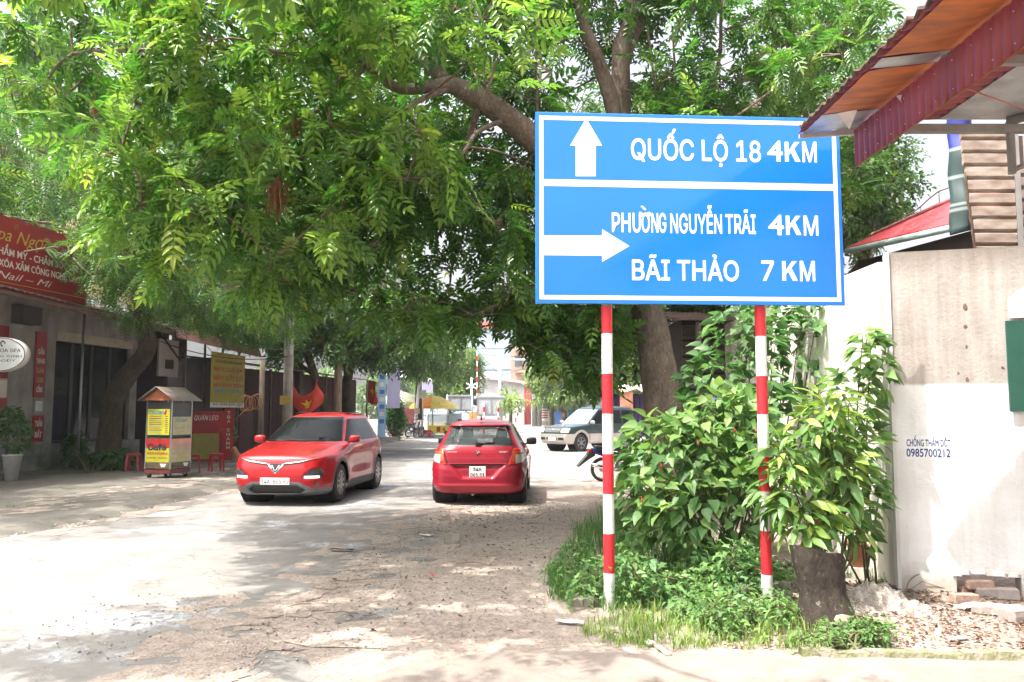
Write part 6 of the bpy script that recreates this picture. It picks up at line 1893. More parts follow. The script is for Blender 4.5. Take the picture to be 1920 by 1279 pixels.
# ---- motorbikes
def motorbike(name, label, loc, rz, col, group=None):
    """underbone motorbike, forward is +x"""
    r = empty(name, loc, rz, label, 'motorbike', group)
    def wh(cx):
        w = empty('wheel', (cx, 0, .28), parent=r)
        t = MB(); 
        t.lathe([(.215, -.03), (.255, -.045), (.28, -.02), (.28, .02), (.255, .045), (.215, .03)], n=28, axis='Y'); t.build('tyre', M_TYRE, w)
        q = MB(); q.lathe([(.215, -.028), (.20, -.015), (.20, .015), (.215, .028)], n=28, axis='Y')
        for k in range(10):
            a = 2 * PI * k / 10; q.tube([(0, 0, 0), (.2 * math.cos(a), .0, .2 * math.sin(a))], .006, 4)
        q.lathe([(.001, -.06), (.06, -.06), (.06, .06), (.001, .06)], n=14, axis='Y'); q.build('rim', M_RIM, w)
    wh(.28); wh(1.53)
    b_ = MB(); pc = paint(col[0], col[1])
    b_.prism([(.05, .66), (.35, .56), (.62, .52), (.80, .60), (.62, .68), (.30, .74), (.02, .78)], -.09, .09, 'Y')
    b_.prism([(.80, .60), (.95, .42), (1.10, .40), (1.32, .80), (1.30, .98), (1.20, .92), (1.0, .56)], -.10, .10, 'Y')
    bevel(b_.build('body_panels', pc, r, fix=True), .025, 2)
    s_ = MB().prism([(.10, .76), (.75, .68), (.80, .74), (.62, .80), (.10, .84)], -.13, .13, 'Y'); bevel(s_.build('seat', M_BLACKP, r, fix=True), .03, 3)
    g_ = MB().prism([(.10, .70), (-.02, .76), (-.10, .62), (-.34, .36), (-.30, .34), (-.05, .52), (.10, .60)], -.07, .07, 'Y'); bevel(g_.build('tail_mudguard', M_BLACKP, r, fix=True), .01, 1)
    MB().box((-.03, 0, .70), (.06, .14, .07)).build('tail_lamp', M_LAMPR, r)
    f_ = MB(); f_.tube([(1.24, .06, .92), (1.38, .06, .60), (1.53, .06, .28)], .018, 8); f_.tube([(1.24, -.06, .92), (1.38, -.06, .60), (1.53, -.06, .28)], .018, 8); f_.build('front_fork', M_STEEL, r)
    h_ = MB(); h_.tube([(1.14, -.33, 1.02), (1.2, -.2, 1.05), (1.24, 0, 1.0), (1.2, .2, 1.05), (1.14, .33, 1.02)], .014, 7); h_.build('handlebar', M_BLACKP, r)
    for sy in (-1, 1):
        mm = MB(); mm.tube([(1.18, sy * .24, 1.04), (1.2, sy * .30, 1.22)], .006, 5); mm.lathe([(.001, -.012), (.05, -.01), (.05, .01), (.001, .012)], (1.2, sy * .30, 1.25), 12, axis='X'); mm.build('mirror', M_BLACKP, r)
    hl = MB(); hl.lathe([(.001, .10), (.08, .06), (.095, -.02), (.06, -.1), (.001, -.12)], (1.33, 0, .94), 14, axis='X'); hl.build('headlamp', M_LAMPW, r)
    fm_ = MB(); fm_.prism([(1.30, .52), (1.53, .60), (1.78, .50), (1.76, .47), (1.53, .56), (1.32, .49)], -.055, .055, 'Y'); fm_.build('front_mudguard', pc, r, fix=True)
    ex = MB(); ex.tube([(.95, -.10, .26), (.6, -.12, .24), (.45, -.13, .28)], [.02, .02, .025], 8); ex.tube([(.45, -.13, .28), (.0, -.14, .40)], [.045, .045], 10); ex.build('exhaust', M_CHROME, r)
    en = MB(); en.box((.82, 0, .34), (.34, .2, .2)); en.lathe([(.001, -.16), (.10, -.15), (.10, .15), (.001, .16)], (.72, 0, .34), 14, axis='Y'); bevel(en.build('engine', M_RIMD, r), .02, 2)
    sa = MB(); 
    for sy in (-.085, .085): sa.box((.48, sy, .30), (.5, .02, .04)); sa.tube([(.30, sy, .32), (.45, sy, .62)], .02, 8)
    sa.build('swing_arm', M_STEEL, r)
    MB().tube([(.70, -.12, .22), (.62, -.28, .02)], .01, 6).build('side_stand', M_STEEL, r)
    return r
p = gnd(1130, 903)
motorbike('motorbike', 'dark blue motorbike parked behind the shrub with its tail showing', (p.x - .28, p.y, 0), R(10), ('navy_motorbike_paint', (.015, .015, .10)))
for (px, Y, rz, lab, c_) in ((760, 47.5, 60, 'black motorbike parked by the pavement tree nearest the blue banner', ('black_motorbike_paint', (.02, .02, .02))), (775, 49, 75, 'grey motorbike parked against the whitewashed tree', ('grey_motorbike_paint', (.12, .12, .12))), (1050, 92.5, 20, 'motorbike parked by the blue board at the far stalls', ('black_motorbike_paint', (.02, .02, .02)))):
    p = at(px, 770, Y); motorbike('motorbike', lab, (p.x, Y, .085 if Y < 60 else .02), R(rz), c_, 'parked motorbikes far down the street')
# ------------------------------------------------------------------ shops along the left
def LT(px, py, n=0.0):
    t, z = onwall(px, py, n); return t, z
M_SPAW = mat('grimy_cream_wall', (.34, .32, .30), .9, col2=(.21, .19, .175), scale=2.5, bump=.2, bscale=25, stretch=(1, 1, .6))
M_PLIN = mat('mossy_plinth', (.26, .26, .23), .9, col2=(.10, .11, .08), scale=3, bump=.3, bscale=25)
M_REDS = mat('red_sign_vinyl', (.30, .008, .014), .45, col2=(.25, .008, .012), scale=2); M_GOLD = mat('gold_letters', (.55, .36, .06), .4); M_CREAMT = mat('cream_letters', (.72, .66, .60), .5)
M_YEL = mat('yellow_print', (.46, .42, .03), .5, col2=(.40, .36, .03), scale=3); M_TEAL = mat('teal_print', (.02, .30, .34), .5); M_REDT = mat('red_print', (.42, .02, .02), .5); M_DKP = mat('dark_print', (.03, .03, .035), .6)
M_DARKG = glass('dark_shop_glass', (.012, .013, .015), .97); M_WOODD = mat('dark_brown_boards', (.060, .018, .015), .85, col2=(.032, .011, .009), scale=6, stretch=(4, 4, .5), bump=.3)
M_ROOFP = mat('faded_pink_tin', (.36, .20, .19), .6, col2=(.27, .13, .12), scale=3); M_ROOFD = mat('dusty_brown_tin', (.20, .12, .10), .7, col2=(.13, .08, .065), scale=3)
M_CONC = mat('pole_concrete', (.33, .31, .28), .9, col2=(.24, .22, .2), scale=6, bump=.2); M_WOODP = mat('grey_timber', (.20, .15, .11), .9, col2=(.12, .09, .07), scale=8, stretch=(3, 3, .4), bump=.4)
def frame_empty(name, label, cat, group=None): return empty(name, tuple(WP), WROT, label, cat, group)
def lbox(mb, t0, t1, n0, n1, z0, z1):
    mb.box(((t0 + t1) / 2, -(n0 + n1) / 2, (z0 + z1) / 2), (t1 - t0, abs(n1 - n0), z1 - z0)); return mb
def corrugated(t0, t1, nA, zA, nB, zB, pitch=.2, amp=.03):
    """tin sheet: eave line nA,zA (zA may be a pair along t) to back line nB,zB; ribs run down the slope"""
    V = []; F = []; k = int((t1 - t0) / pitch * 4)
    za0, za1 = (zA if hasattr(zA, '__len__') else (zA, zA)); zb0, zb1 = (zB if hasattr(zB, '__len__') else (zB, zB))
    for i in range(k + 1):
        u = i / k; t = t0 + (t1 - t0) * u; w = amp if i % 4 in (0, 1) else 0
        jag = random.uniform(-.03, .03)
        V += [(t, -(nA + jag), za0 + (za1 - za0) * u + w), (t, -nB, zb0 + (zb1 - zb0) * u + w), (t, -(nA + jag), za0 + (za1 - za0) * u + w - .02), (t, -nB, zb0 + (zb1 - zb0) * u + w - .02)]
    for i in range(k):
        a = i * 4; b = a + 4
        F += [(a, b, b + 1, a + 1), (a + 2, a + 3, b + 3, b + 2), (a, a + 2, b + 2, b)]
    return npmesh('roof_sheet', V, F)
spa = frame_empty('spa_shop', 'single storey cream spa shop with dark glass doors and tin eave', 'shop')
td0, _ = LT(100, 750); td1, zlin = LT(246, 655); te = td1 + .35
_, zp = LT(120, 831)
_, ze0 = LT(0, 541, 2.0); _, ze1 = LT(235, 606, 2.0)
ze0 = max(ze0, 4.3); 
lbox(MB(), -8, te, 0, .18, 0.05, zp).build('plinth', M_PLIN, spa)
w_ = MB(); lbox(w_, -8, td0, -.2, 0, zp, 4.7); lbox(w_, td0, td1, -.2, 0, zlin + .25, 4.7); lbox(w_, td1, te, -.2, 0, zp, 4.7); lbox(w_, te - .2, te, -6, -.2, 0, 4.6); lbox(w_, -8, te - .2, -6.2, -6, 0, 4.6)
w_.build('wall', M_SPAW, spa)
lbox(MB(), td0, td1, -.14, .05, zlin, zlin + .25).build('shutter_box', mat('cream_shutter_box', (.45, .40, .30), .7, scale=6), spa)
nd = 4
for k in range(nd):
    a = td0 + (td1 - td0) * k / nd; b = td0 + (td1 - td0) * (k + 1) / nd
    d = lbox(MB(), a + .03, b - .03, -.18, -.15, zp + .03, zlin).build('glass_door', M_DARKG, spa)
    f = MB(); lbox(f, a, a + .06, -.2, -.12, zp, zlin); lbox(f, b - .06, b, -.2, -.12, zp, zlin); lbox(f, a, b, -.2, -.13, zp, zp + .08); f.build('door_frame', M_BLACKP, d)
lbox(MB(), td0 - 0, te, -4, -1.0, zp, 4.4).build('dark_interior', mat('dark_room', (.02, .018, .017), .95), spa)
roof = link('roof_sheet', corrugated(-8, te + .3, 2.0, (4.62, ze1), -1.5, (5.3, 5.0), .22), spa, M_ROOFD)
lbox(MB(), -8, te + .3, 1.82, 1.98, 0, 0)
fas = MB(); a0 = 4.62; 
fas.hexa([(-8, -1.93, 4.50), (te + .3, -1.93, ze1 - .14), (te + .3, -1.80, ze1 - .14), (-8, -1.80, 4.50), (-8, -1.93, 4.58), (te + .3, -1.93, ze1 - .045), (te + .3, -1.80, ze1 - .045), (-8, -1.80, 4.58)])
fas.build('eave_beam', M_ROOFD, spa)
tpol, _ = LT(153, 700, .9)
MB().tube([(tpol, -.9, .085), (tpol, -.9, 4.35)], .035, 8).build('steel_post', M_STEEL, spa)
acp = LT(20, 606), LT(58, 578)
lbox(MB(), acp[0][0], acp[1][0], .0, .35, acp[0][1], acp[1][1]).build('wall_unit', mat('dark_wall_unit', (.06, .055, .05), .7), spa)
def panel(parent, name, px0, py0, px1, py1, n, m, th=.03):
    t0, zb_ = LT(px0, py1, n); t1, zt_ = LT(px1, py0, n); 
    return lbox(MB(), t0, t1, n - th, n, zb_, zt_).build(name, m, parent), (t0, t1, zb_, zt_)
def ptext(parent, body, box, u0, u1, v0, v1, n, m, **kw):
    t0, t1, zb_, zt_ = box
    return text('lettering', body, t0 + (t1 - t0) * u0, t0 + (t1 - t0) * u1, zb_ + (zt_ - zb_) * v0, (zt_ - zb_) * (v1 - v0), m, parent, loc=(0, -n - .006, 0), **kw)
o, bx = panel(spa, 'red_panel', 63, 624, 89, 745, .04, M_REDS)
for k, (s_, m_) in enumerate((('CẦU', M_CREAMT), ('THANG', M_CREAMT), ('LAN', M_GOLD), ('CAN', M_GOLD), ('CỔNG', M_CREAMT))):
    v = .70 - k * .145; ptext(o, s_, bx, .2 if len(s_) < 5 else .08, .8 if len(s_) < 5 else .92, v - .04, v + .04, .04, m_, bold=.02, layers=2)
o, bx = panel(spa, 'notice_box', 64, 748, 84, 776, .06, mat('grey_notice_box', (.3, .3, .3), .6))
panel(o, 'paper', 67, 752, 80, 771, .07, M_PAPER); 
o, bx = panel(spa, 'red_panel', 60, 779, 83, 829, .04, M_REDS)
for k, s_ in enumerate(('TRẦN', 'ĐẤT')): ptext(o, s_, bx, .18, .82, .58 - k * .42, .80 - k * .42, .04, M_CREAMT, bold=.02, layers=2)
panel(spa, 'red_panel', -60, 612, 18, 632, .04, M_REDS); panel(spa, 'red_panel', -60, 696, 15, 710, .04, M_REDS); panel(spa, 'white_panel', -60, 710, 14, 745, .04, M_CREAMT); panel(spa, 'red_panel', -60, 745, 14, 768, .04, M_REDS)
# the papers are parented to parts already turned with the shop: keep their placement
for o in bpy.data.objects:
    if o.name.startswith('paper') and o.parent and o.parent.name.startswith('notice_box'): pass
# roof sign
rs = frame_empty('roof_sign', 'long red shop sign with gold script standing on the spa eave', 'shop sign')
t0, z0 = LT(-150, 545, 1.7); t1, _ = LT(164, 545, 1.7)
_, z1a = LT(0, 402, 1.7); _, z0a = LT(80, 566, 1.7)
SZ0, SZ1 = 4.30, max(5.9, z1a)
b_ = lbox(MB(), t0, t1, 1.62, 1.70, SZ0, SZ1).build('sign_panel', M_REDS, rs)
def stext(body, px0, px1, py, cap_px, m, **kw):
    a, z = LT(px0, py, 1.7); b, _ = LT(px1, py, 1.7); a2, zc = LT(px0, py - cap_px, 1.7)
    return text('lettering', body, a, b, z, zc - z, m, rs, loc=(0, -1.706, 0), **kw)
_, za = LT(20, 441, 1.7); 
def stext2(body, px0, px1, z, cap, m, **kw):
    a, _ = LT(px0, 480, 1.7); b, _ = LT(px1, 480, 1.7)
    return text('lettering', body, a, b, z, cap, m, rs, loc=(0, -1.706, 0), font=False, **kw)
H_ = SZ1 - SZ0
stext2('Spa Ngọc', -22, 92, SZ0 + H_ * .68, H_ * .17, M_GOLD, shear=.35, bold=.0)
stext2('PHUN THẨM MỸ - CHĂM SÓC DA -', -60, 154, SZ0 + H_ * .49, H_ * .095, M_CREAMT, bold=.015, layers=2)
stext2('XÓA XĂM CÔNG NGHỆ CAO', -2, 152, SZ0 + H_ * .335, H_ * .095, M_CREAMT, bold=.015, layers=2)
stext2('Nail – Mi', -6, 100, SZ0 + H_ * .185, H_ * .09, M_CREAMT, shear=.4)
ln = lbox(MB(), t0, t1, 1.70, 1.703, SZ0 + H_ * .13, SZ0 + H_ * .138).build('rule', M_GOLD, rs)
for k in range(3):
    tt = t0 + (t1 - t0) * (.1 + .4 * k); MB().tube([(tt, -1.6, 4.25), (tt, -1.6, SZ1 - .1)], .025, 6).build('strut', M_STEEL, rs)
# oval light box
ov = at(0, 664.5, 17.2)
oo = empty('oval_light_box', ov, R(-2), 'round white oval spa sign hanging by the eave', 'shop sign')
ow = 0.56; oh = .365
nn = 40; ring = [(math.cos(2 * PI * k / nn), math.sin(2 * PI * k / nn)) for k in range(nn)]
mb = MB()
V = []
for (y_, s_) in ((0.0, .96), (.0, 1.0), (.16, 1.0), (.16, .96)):
    V += [(c * ow * s_, y_, s * oh * s_) for c, s in ring]
mb.add(V, [(j * nn + k, j * nn + (k + 1) % nn, (j + 1) * nn + (k + 1) % nn, (j + 1) * nn + k) for j in range(3) for k in range(nn)], True)
mb.f.append(tuple(3 * nn + k for k in range(nn))); mb.s.append(False)
mb.build('casing', mat('pale_plastic_casing', (.62, .58, .55), .4), oo, fix=True)
fm_ = MB(); fm_.add([(c * ow * .96, .004, s * oh * .96) for c, s in ring], [tuple(range(nn))]); fc = fm_.build('face', mat('white_acrylic', (.72, .73, .74), .4, scale=3), oo)
rg = MB(); rg.tube([(c * ow * .95, -.001, s * oh * .95) for c, s in ring + ring[:1]], .008, 5); rg.build('rim_line', M_BLACKP, fc)
text('lettering', 'KIM THOA SPA', -.44, .44, .045, .075, M_DKP, fc, loc=(0, -.002, 0), bold=.0, layers=2)
text('lettering', 'DƯỠNG SINH', -.40, .47, -.065, .05, M_DKP, fc, loc=(0, -.002, 0))
text('lettering', 'DA BODY', -.30, .34, -.155, .05, M_DKP, fc, loc=(0, -.002, 0))
lg = MB(); lg.tube([(.06, -.002, .29), (.0, -.002, .25), (.02, -.002, .19), (.05, -.002, .17)], .012, 5); lg.tube([(.06, -.002, .28), (.10, -.002, .25), (.09, -.002, .22)], .010, 5); lg.build('logo', M_DKP, fc)
MB().tube([(-ow * .95, .08, .05), (-1.5, .08, .05)], .02, 6).build('bracket', M_STEEL, oo)
MB().tube([(-1.5, .08, .2), (-1.5, .08, -ov.z)], .04, 8).build('stand_pole', M_STEEL, oo)

# planter by the spa
def lathe_obj(name, prof, m, parent, n=20): return MB().lathe(prof, n=n).build(name, m, parent)
p = gnd(21, 901, .085)
pl_ = shrub('potted_shrub', 'dark leafy shrub in a tall white planter beside the spa door', (p.x, p.y, .085), [lob(30, 815, p.y, .30, .3, .40), lob(20, 782, p.y, .2, .2, .25)], 420, T_OV, M_SHRUB, (.09, .15), var=(.0, .35), stems=8, cat='potted plant')
lathe_obj('planter', [(.001, 0), (.13, 0), (.20, .55), (.22, .56), (.20, .59), (.18, .56), (.001, .50)], mat('white_planter_glaze', (.6, .6, .6), .4), pl_)
p = gnd(165, 888, .085)
shrub('ground_plants', 'dark low plants round the foot of the crooked spa tree', (p.x, p.y, .085), [lob(160, 862, 22.4, .45, .3, .22), lob(215, 862, 21.9, .5, .3, .25), lob(140, 835, 22.6, .2, .2, .35)], 700, T_LAN, M_SHRUB, (.16, .3), var=(.0, .35), stems=12, cat='plants', out=.4)

# café drinks cart
g0 = gnd(302, 897, .085)
ct = empty('drinks_cart', (g0.x, g0.y + .35, .085), R(-17), 'tall narrow drinks cart with yellow menu posters and little tin roof', 'cart')
W2 = .35; 
MB().box((0, 0, .16), (.7, .7, .10)).build('base', mat('cart_red_base', (.14, .03, .03), .6), ct)
MB().box((0, 0, .58), (.69, .69, .72)).build('lower_cabinet', mat('cart_green_panel', (.03, .06, .045), .6), ct)
MB().box((0, 0, 1.36), (.68, .68, .80)).build('upper_cabinet', mat('cart_dark_panel', (.05, .055, .06), .5), ct)
for sx in (-1, 1):
    for sy in (-1, 1):
        MB().box((sx * .345, sy * .345, 1.03), (.028, .028, 1.64)).build('corner_post', M_STEEL, ct)
        c_ = empty('castor', (sx * .28, sy * .28, 0), parent=ct)
        MB().lathe([(.02, -.02), (.055, -.02), (.055, .02), (.02, .02)], (0, 0, .055), 14, axis='Y').build('wheel', M_BLACKP, c_); MB().box((0, 0, .09), (.05, .06, .05)).build('fork', M_STEEL, c_)
def menu(rot_, faded):
    e_ = empty('poster_side', (0, 0, 0), rot_, parent=ct)
    yl = mat('faded_yellow_print', (.46, .43, .22), .5) if faded else M_YEL; rd = mat('faded_red_print', (.62, .28, .24), .5) if faded else M_REDT; dk = mat('faded_brown_print', (.40, .33, .28), .5) if faded else M_DKP
    top = 1.60 if not faded else 1.42
    a = MB().box((0, -.362, (1.0 + top) / 2), (.62, .008, top - 1.0)).build('menu_poster', yl, e_)
    text('lettering', 'Trà Chanh', -.26, .17, top - .12, .09, M_TEAL, a, loc=(0, -.3675, 0), bold=.02, layers=2)
    rw_ = MB(); rr = random.Random(3)
    for k in range(9):
        zz = top - .18 - k * .045
        if zz < 1.03: break
        MB().quad((-.26, -.3675, zz), (-.26 + rr.uniform(.25, .38), -.3675, zz), (-.26 + .36, -.3675, zz + .016), (-.26, -.3675, zz + .016)).build('menu_line', [rd, dk, M_TEAL][k % 3], a)
        MB().quad((.19, -.3675, zz), (.26, -.3675, zz), (.26, -.3675, zz + .016), (.19, -.3675, zz + .016)).build('menu_price', dk, a)
    dr = MB(); dr.prism([(.14, top - .12), (.20, top - .14), (.23, top - .04), (.19, top - .02)], -.3685, -.3675, 'Y'); dr.build('drink_picture', rd, a)
    b = MB().box((0, -.362, .57), (.66, .008, .68)).build('cafe_poster', yl, e_)
    MB().quad((-.33, -.3672, .70), (.33, -.3672, .70), (.33, -.3672, .91), (-.33, -.3672, .91)).build('red_header', rd if not faded else mat('faded_salmon', (.66, .30, .22), .5), b)
    text('lettering', 'Café', -.28, .26, .645, .15, dk, b, loc=(0, -.3685, 0), bold=.03, layers=3)
    text('lettering', 'MANGĐI', -.28, .29, .545, .055, rd, b, loc=(0, -.3675, 0), bold=.02, layers=2)
    text('lettering', 'Cà phê đen - Cà phê nâu', -.30, .28, .455, .035, dk, b, loc=(0, -.3675, 0), layers=2)
    MB().quad((-.33, -.3672, .235), (.33, -.3672, .235), (.33, -.3672, .37), (-.33, -.3672, .37)).build('bean_picture', mat('coffee_bean_print', (.04, .03, .025), .6, col2=(.15, .10, .06), scale=25), b)
    cp = MB(); cp.prism([(.12, .26), (.22, .26), (.26, .34), (.08, .34)], -.3685, -.3675, 'Y'); cp.build('cup_picture', M_LAMPW, b)
menu(0, False); menu(R(90), True)
# facing: one side towards the road, one towards the camera
rf = empty('cart_roof', (0, 0, 0), R(90), parent=ct)
r0, r1 = 1.82, 2.12
for s_ in (-1, 1):
    V = []; F = []; k = 24
    for i in range(k + 1):
        x_ = -.5 + i / k; w = .012 if i % 3 == 0 else 0
        V += [(x_, s_ * .52, r0 + w - .03), (x_, 0, r1 + w)]
    F = [(i * 2, i * 2 + 2, i * 2 + 3, i * 2 + 1) if s_ < 0 else (i * 2, i * 2 + 1, i * 2 + 3, i * 2 + 2) for i in range(k)]
    o = link('roof_sheet', npmesh('roof_sheet', V, F), rf, mat('cart_roof_tin', (.22, .18, .155), .6, scale=8)); md = o.modifiers.new('t', 'SOLIDIFY'); md.thickness = .008
for s_ in (-1, 1): MB().prism([(-.42, r0 - .02), (.42, r0 - .02), (0, r1 - .04)], s_ * .40 - .01, s_ * .40 + .01, 'X').build('gable', mat('orange_gable', (.40, .12, .05), .7), rf, fix=True)
# plastic stools
def stool(name, label, loc, rz, m):
    r = empty(name, loc, rz, label, 'stool', 'red plastic stools')
    s_ = MB(); s_.box((0, 0, .45), (.30, .30, .03)); s_.box((0, 0, .42), (.27, .27, .05), taper=1.05); bevel(s_.build('seat', m, r), .015, 2)
    for sx in (-1, 1):
        for sy in (-1, 1):
            MB().hexa([(sx * .155 - .02, sy * .155 - .02, 0), (sx * .155 + .02, sy * .155 - .02, 0), (sx * .155 + .02, sy * .155 + .02, 0), (sx * .155 - .02, sy * .155 + .02, 0),
                       (sx * .12 - .025, sy * .12 - .025, .42), (sx * .12 + .025, sy * .12 - .025, .42), (sx * .12 + .025, sy * .12 + .025, .42), (sx * .12 - .025, sy * .12 + .025, .42)]).build('leg', m, r)
    return r
M_STOOL = mat('red_stool_plastic', (.42, .03, .05), .4)
for (px, py, rz, lab) in ((362, 887, 20, 'red plastic stool next to the drinks cart'), (405, 884, 35, 'red plastic stool nearest the red crossover'), (250, 884, 10, 'red plastic stool behind the drinks cart by the tree')):
    p = gnd(px, py, .085); stool('plastic_stool', lab, (p.x, p.y, .085), R(rz), M_STOOL)
# folding red menu stand
p = gnd(372, 872, .085)
ms = empty('menu_stand', (p.x - .1, p.y + .9, .085), R(12), 'red and yellow drinks menu stand behind the stools', 'sign stand')
MB().box((0, 0, .80), (1.0, .05, 1.5)).build('panel', M_REDS, ms); MB().quad((-.42, -.0265, .12), (.34, -.0265, .12), (.34, -.0265, .88), (-.42, -.0265, .88)).build('yellow_panel', mat('dull_yellow_print', (.30, .26, .06), .6, scale=6), ms)
text('lettering', 'QUÁN LEO', -.38, .30, 1.28, .14, M_CREAMT, ms, loc=(0, -.0265, 0), shear=.3, layers=2)
sd = MB(); sd.box((.62, -.12, .85), (.26, .04, 1.55)); so = sd.build('side_wing', M_REDS, ms)
for k, ch in enumerate('TRÀ CHANH'):
    if ch != ' ': text('lettering', ch, .57, .66, 1.46 - k * .13, .085, M_CREAMT, so, loc=(0, -.1425, 0), layers=2)
for s_ in (-.45, .45): MB().box((s_, .1, .06), (.05, .35, .05)).build('foot', M_STEEL, ms)
# bowl planter
p = gnd(418, 866, .085)
bp_ = shrub('bowl_planter', 'wide terracotta bowl of herbs on a stand beside the menu stand', (p.x, p.y + .2, .085), [lob(420, 805, p.y + .2, .3, .25, .22)], 260, T_CUT, M_SHRUB, (.8, 1.4), var=(.1, .5), stems=6, cat='planter', out=.3)
lathe_obj('bowl', [(.001, .42), (.20, .45), (.36, .72), (.39, .73), (.36, .76), (.30, .70), (.001, .66)], mat('clay_bowl', (.26, .09, .06), .8), bp_)
lathe_obj('stand', [(.16, 0), (.10, .2), (.16, .44)], M_CONC, bp_)

# second shop: open front, pink tin roof, yellow banner
s2 = frame_empty('open_shop', 'open fronted dark workshop under a faded pink tin roof', 'shop')
ta_, _ = LT(262, 700); tb_, _ = LT(470, 700)
_, za = LT(342, 617, 2.0); _, zb_ = LT(486, 657, 2.0)
tA, _ = LT(330, 620, 2.0); tB, _ = LT(487, 655, 2.0)
link('roof_sheet', corrugated(tA, tB, 2.0, (za, zb_), -2, (za + .75, zb_ + .7), .2), s2, M_ROOFP)
MB().hexa([(tA, -2.10, za - .30), (tB, -2.10, zb_ - .26), (tB, -2.04, zb_ - .26), (tA, -2.04, za - .30), (tA, -1.98, za + .03), (tB, -1.98, zb_ + .03), (tB, -1.95, zb_ + .03), (tA, -1.95, za + .03)]).build('eave_fascia', mat('sunlit_pink_tin', (.40, .21, .20), .6, col2=(.30, .14, .13), scale=4, stretch=(6, 1, 1)), s2, fix=True)
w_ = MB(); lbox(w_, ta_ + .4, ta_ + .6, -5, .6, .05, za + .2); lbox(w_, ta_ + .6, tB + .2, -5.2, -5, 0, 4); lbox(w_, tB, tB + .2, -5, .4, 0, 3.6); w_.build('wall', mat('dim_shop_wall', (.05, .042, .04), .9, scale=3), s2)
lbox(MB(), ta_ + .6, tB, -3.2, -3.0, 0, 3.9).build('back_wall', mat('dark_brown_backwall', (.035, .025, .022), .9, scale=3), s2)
lbox(MB(), ta_ + 1.6, ta_ + 2.6, -2.9, -2.7, 1.2, 2.8).build('window', mat('dim_green_window', (.10, .16, .15), .4), s2)
for k in range(4):
    t = ta_ + .6 + (tB - ta_ - .6) * k / 3; MB().tube([(t, -1.2, .085), (t, -1.2, zb_ + .15)], .04, 7).build('post', M_WOODP, s2)
cn = MB(); lbox(cn, ta_ + 1.2, ta_ + 3.2, -.4, .3, .085, .95); cn.build('counter', M_WOODD, s2)
mb = MB(); lbox(mb, ta_ + .05, ta_ + 1.15, .55, .62, 2.75, 3.95); mb.build('white_gable', mat('dirty_white_gable', (.42, .38, .35), .9, scale=3), s2)
vt = MB(); lbox(vt, ta_ + .4, ta_ + .85, .62, .64, 3.0, 3.3); vt.build('vent', M_BLACKP, s2)
dp = MB(); dp.tube([(ta_ + .05, -.66, 4.1), (ta_ + 1.2, -.66, 3.3)], .03, 6); dp.build('drain_pipe', M_BLACKP, s2)
# yellow banner
yb_ = frame_empty('yellow_banner', 'yellow workshop banner with red and green lettering hanging under the pink roof', 'banner')
t0, z0 = LT(394, 764, 1.6); t1, z1 = LT(460, 668, 1.6)
lbox(MB(), t0, t1, 1.58, 1.60, z0, z1).build('cloth', mat('banner_yellow', (.40, .33, .02), .6, scale=2), yb_)
bx = (t0, t1, z0, z1)
for (s_, u0, u1, v0, v1, m_) in (('SỬA CHỮA MÁY KHOAN', .10, .90, .82, .865, M_DKP), ('MÁY CƯA GỖ', .07, .92, .66, .745, M_REDT), ('MÁY CẮT CỎ', .07, .92, .50, .585, M_REDT), ('MÁY PHÁT ĐIỆN', .07, .92, .375, .445, M_REDT), ('ĐỘNG CƠ XĂNG', .07, .92, .275, .34, M_TEAL), ('DT: 0985 700 212', .07, .92, .04, .075, M_DKP)):
    ptext(yb_, s_, bx, u0, u1, v0, v1, 1.60, m_, bold=.02, layers=2)
lbox(MB(), t0, t1, 1.60, 1.603, z0, z0 + .12 * 0 + .0 + .16).build('white_footer', M_CREAMT, yb_)
rp = MB(); rp.tube([(t0 - .3, -1.6, z1 + .15), (t0, -1.59, z1), (t1, -1.59, z1), (t1 + .5, -1.6, z1 + .1)], .01, 5); rp.build('rope', M_BLACKP, yb_)

# long dark shack row
sh = frame_empty('board_shack', 'long dark red board shack with dusty tin roof behind the red crossover', 'shack')
tA = tB + .4; tC = 25.5
_, zr0 = LT(560, 686, .6); _, zr1 = LT(660, 694, .6)
k = 0; t = tA
while t < tC:
    w = random.uniform(.22, .30)
    lbox(MB(), t, min(t + w - .012, tC), -.04 + random.uniform(-.01, .01), 0 + random.uniform(-.008, .008), .05, 3.35).build('board', M_WOODD, sh); t += w
lbox(MB(), tA, tC, -4.2, -.06, 0, 3.3).build('core', M_WOODD, sh)
link('roof_sheet', corrugated(tA - .2, tC + .4, .9, (3.45, 3.3), -4.5, (4.1, 4.0), .22), sh, M_ROOFD)
for t in np.linspace(tA + .3, tC - .2, 6): MB().tube([(t, -.7, .085), (t, -.7, 3.35)], .05, 7).build('post', M_WOODP, sh)
dr = MB(); lbox(dr, tA + 2, tA + 3.1, 0, .03, .1, 2.2); dr.build('door', mat('maroon_door', (.10, .025, .022), .7), sh)
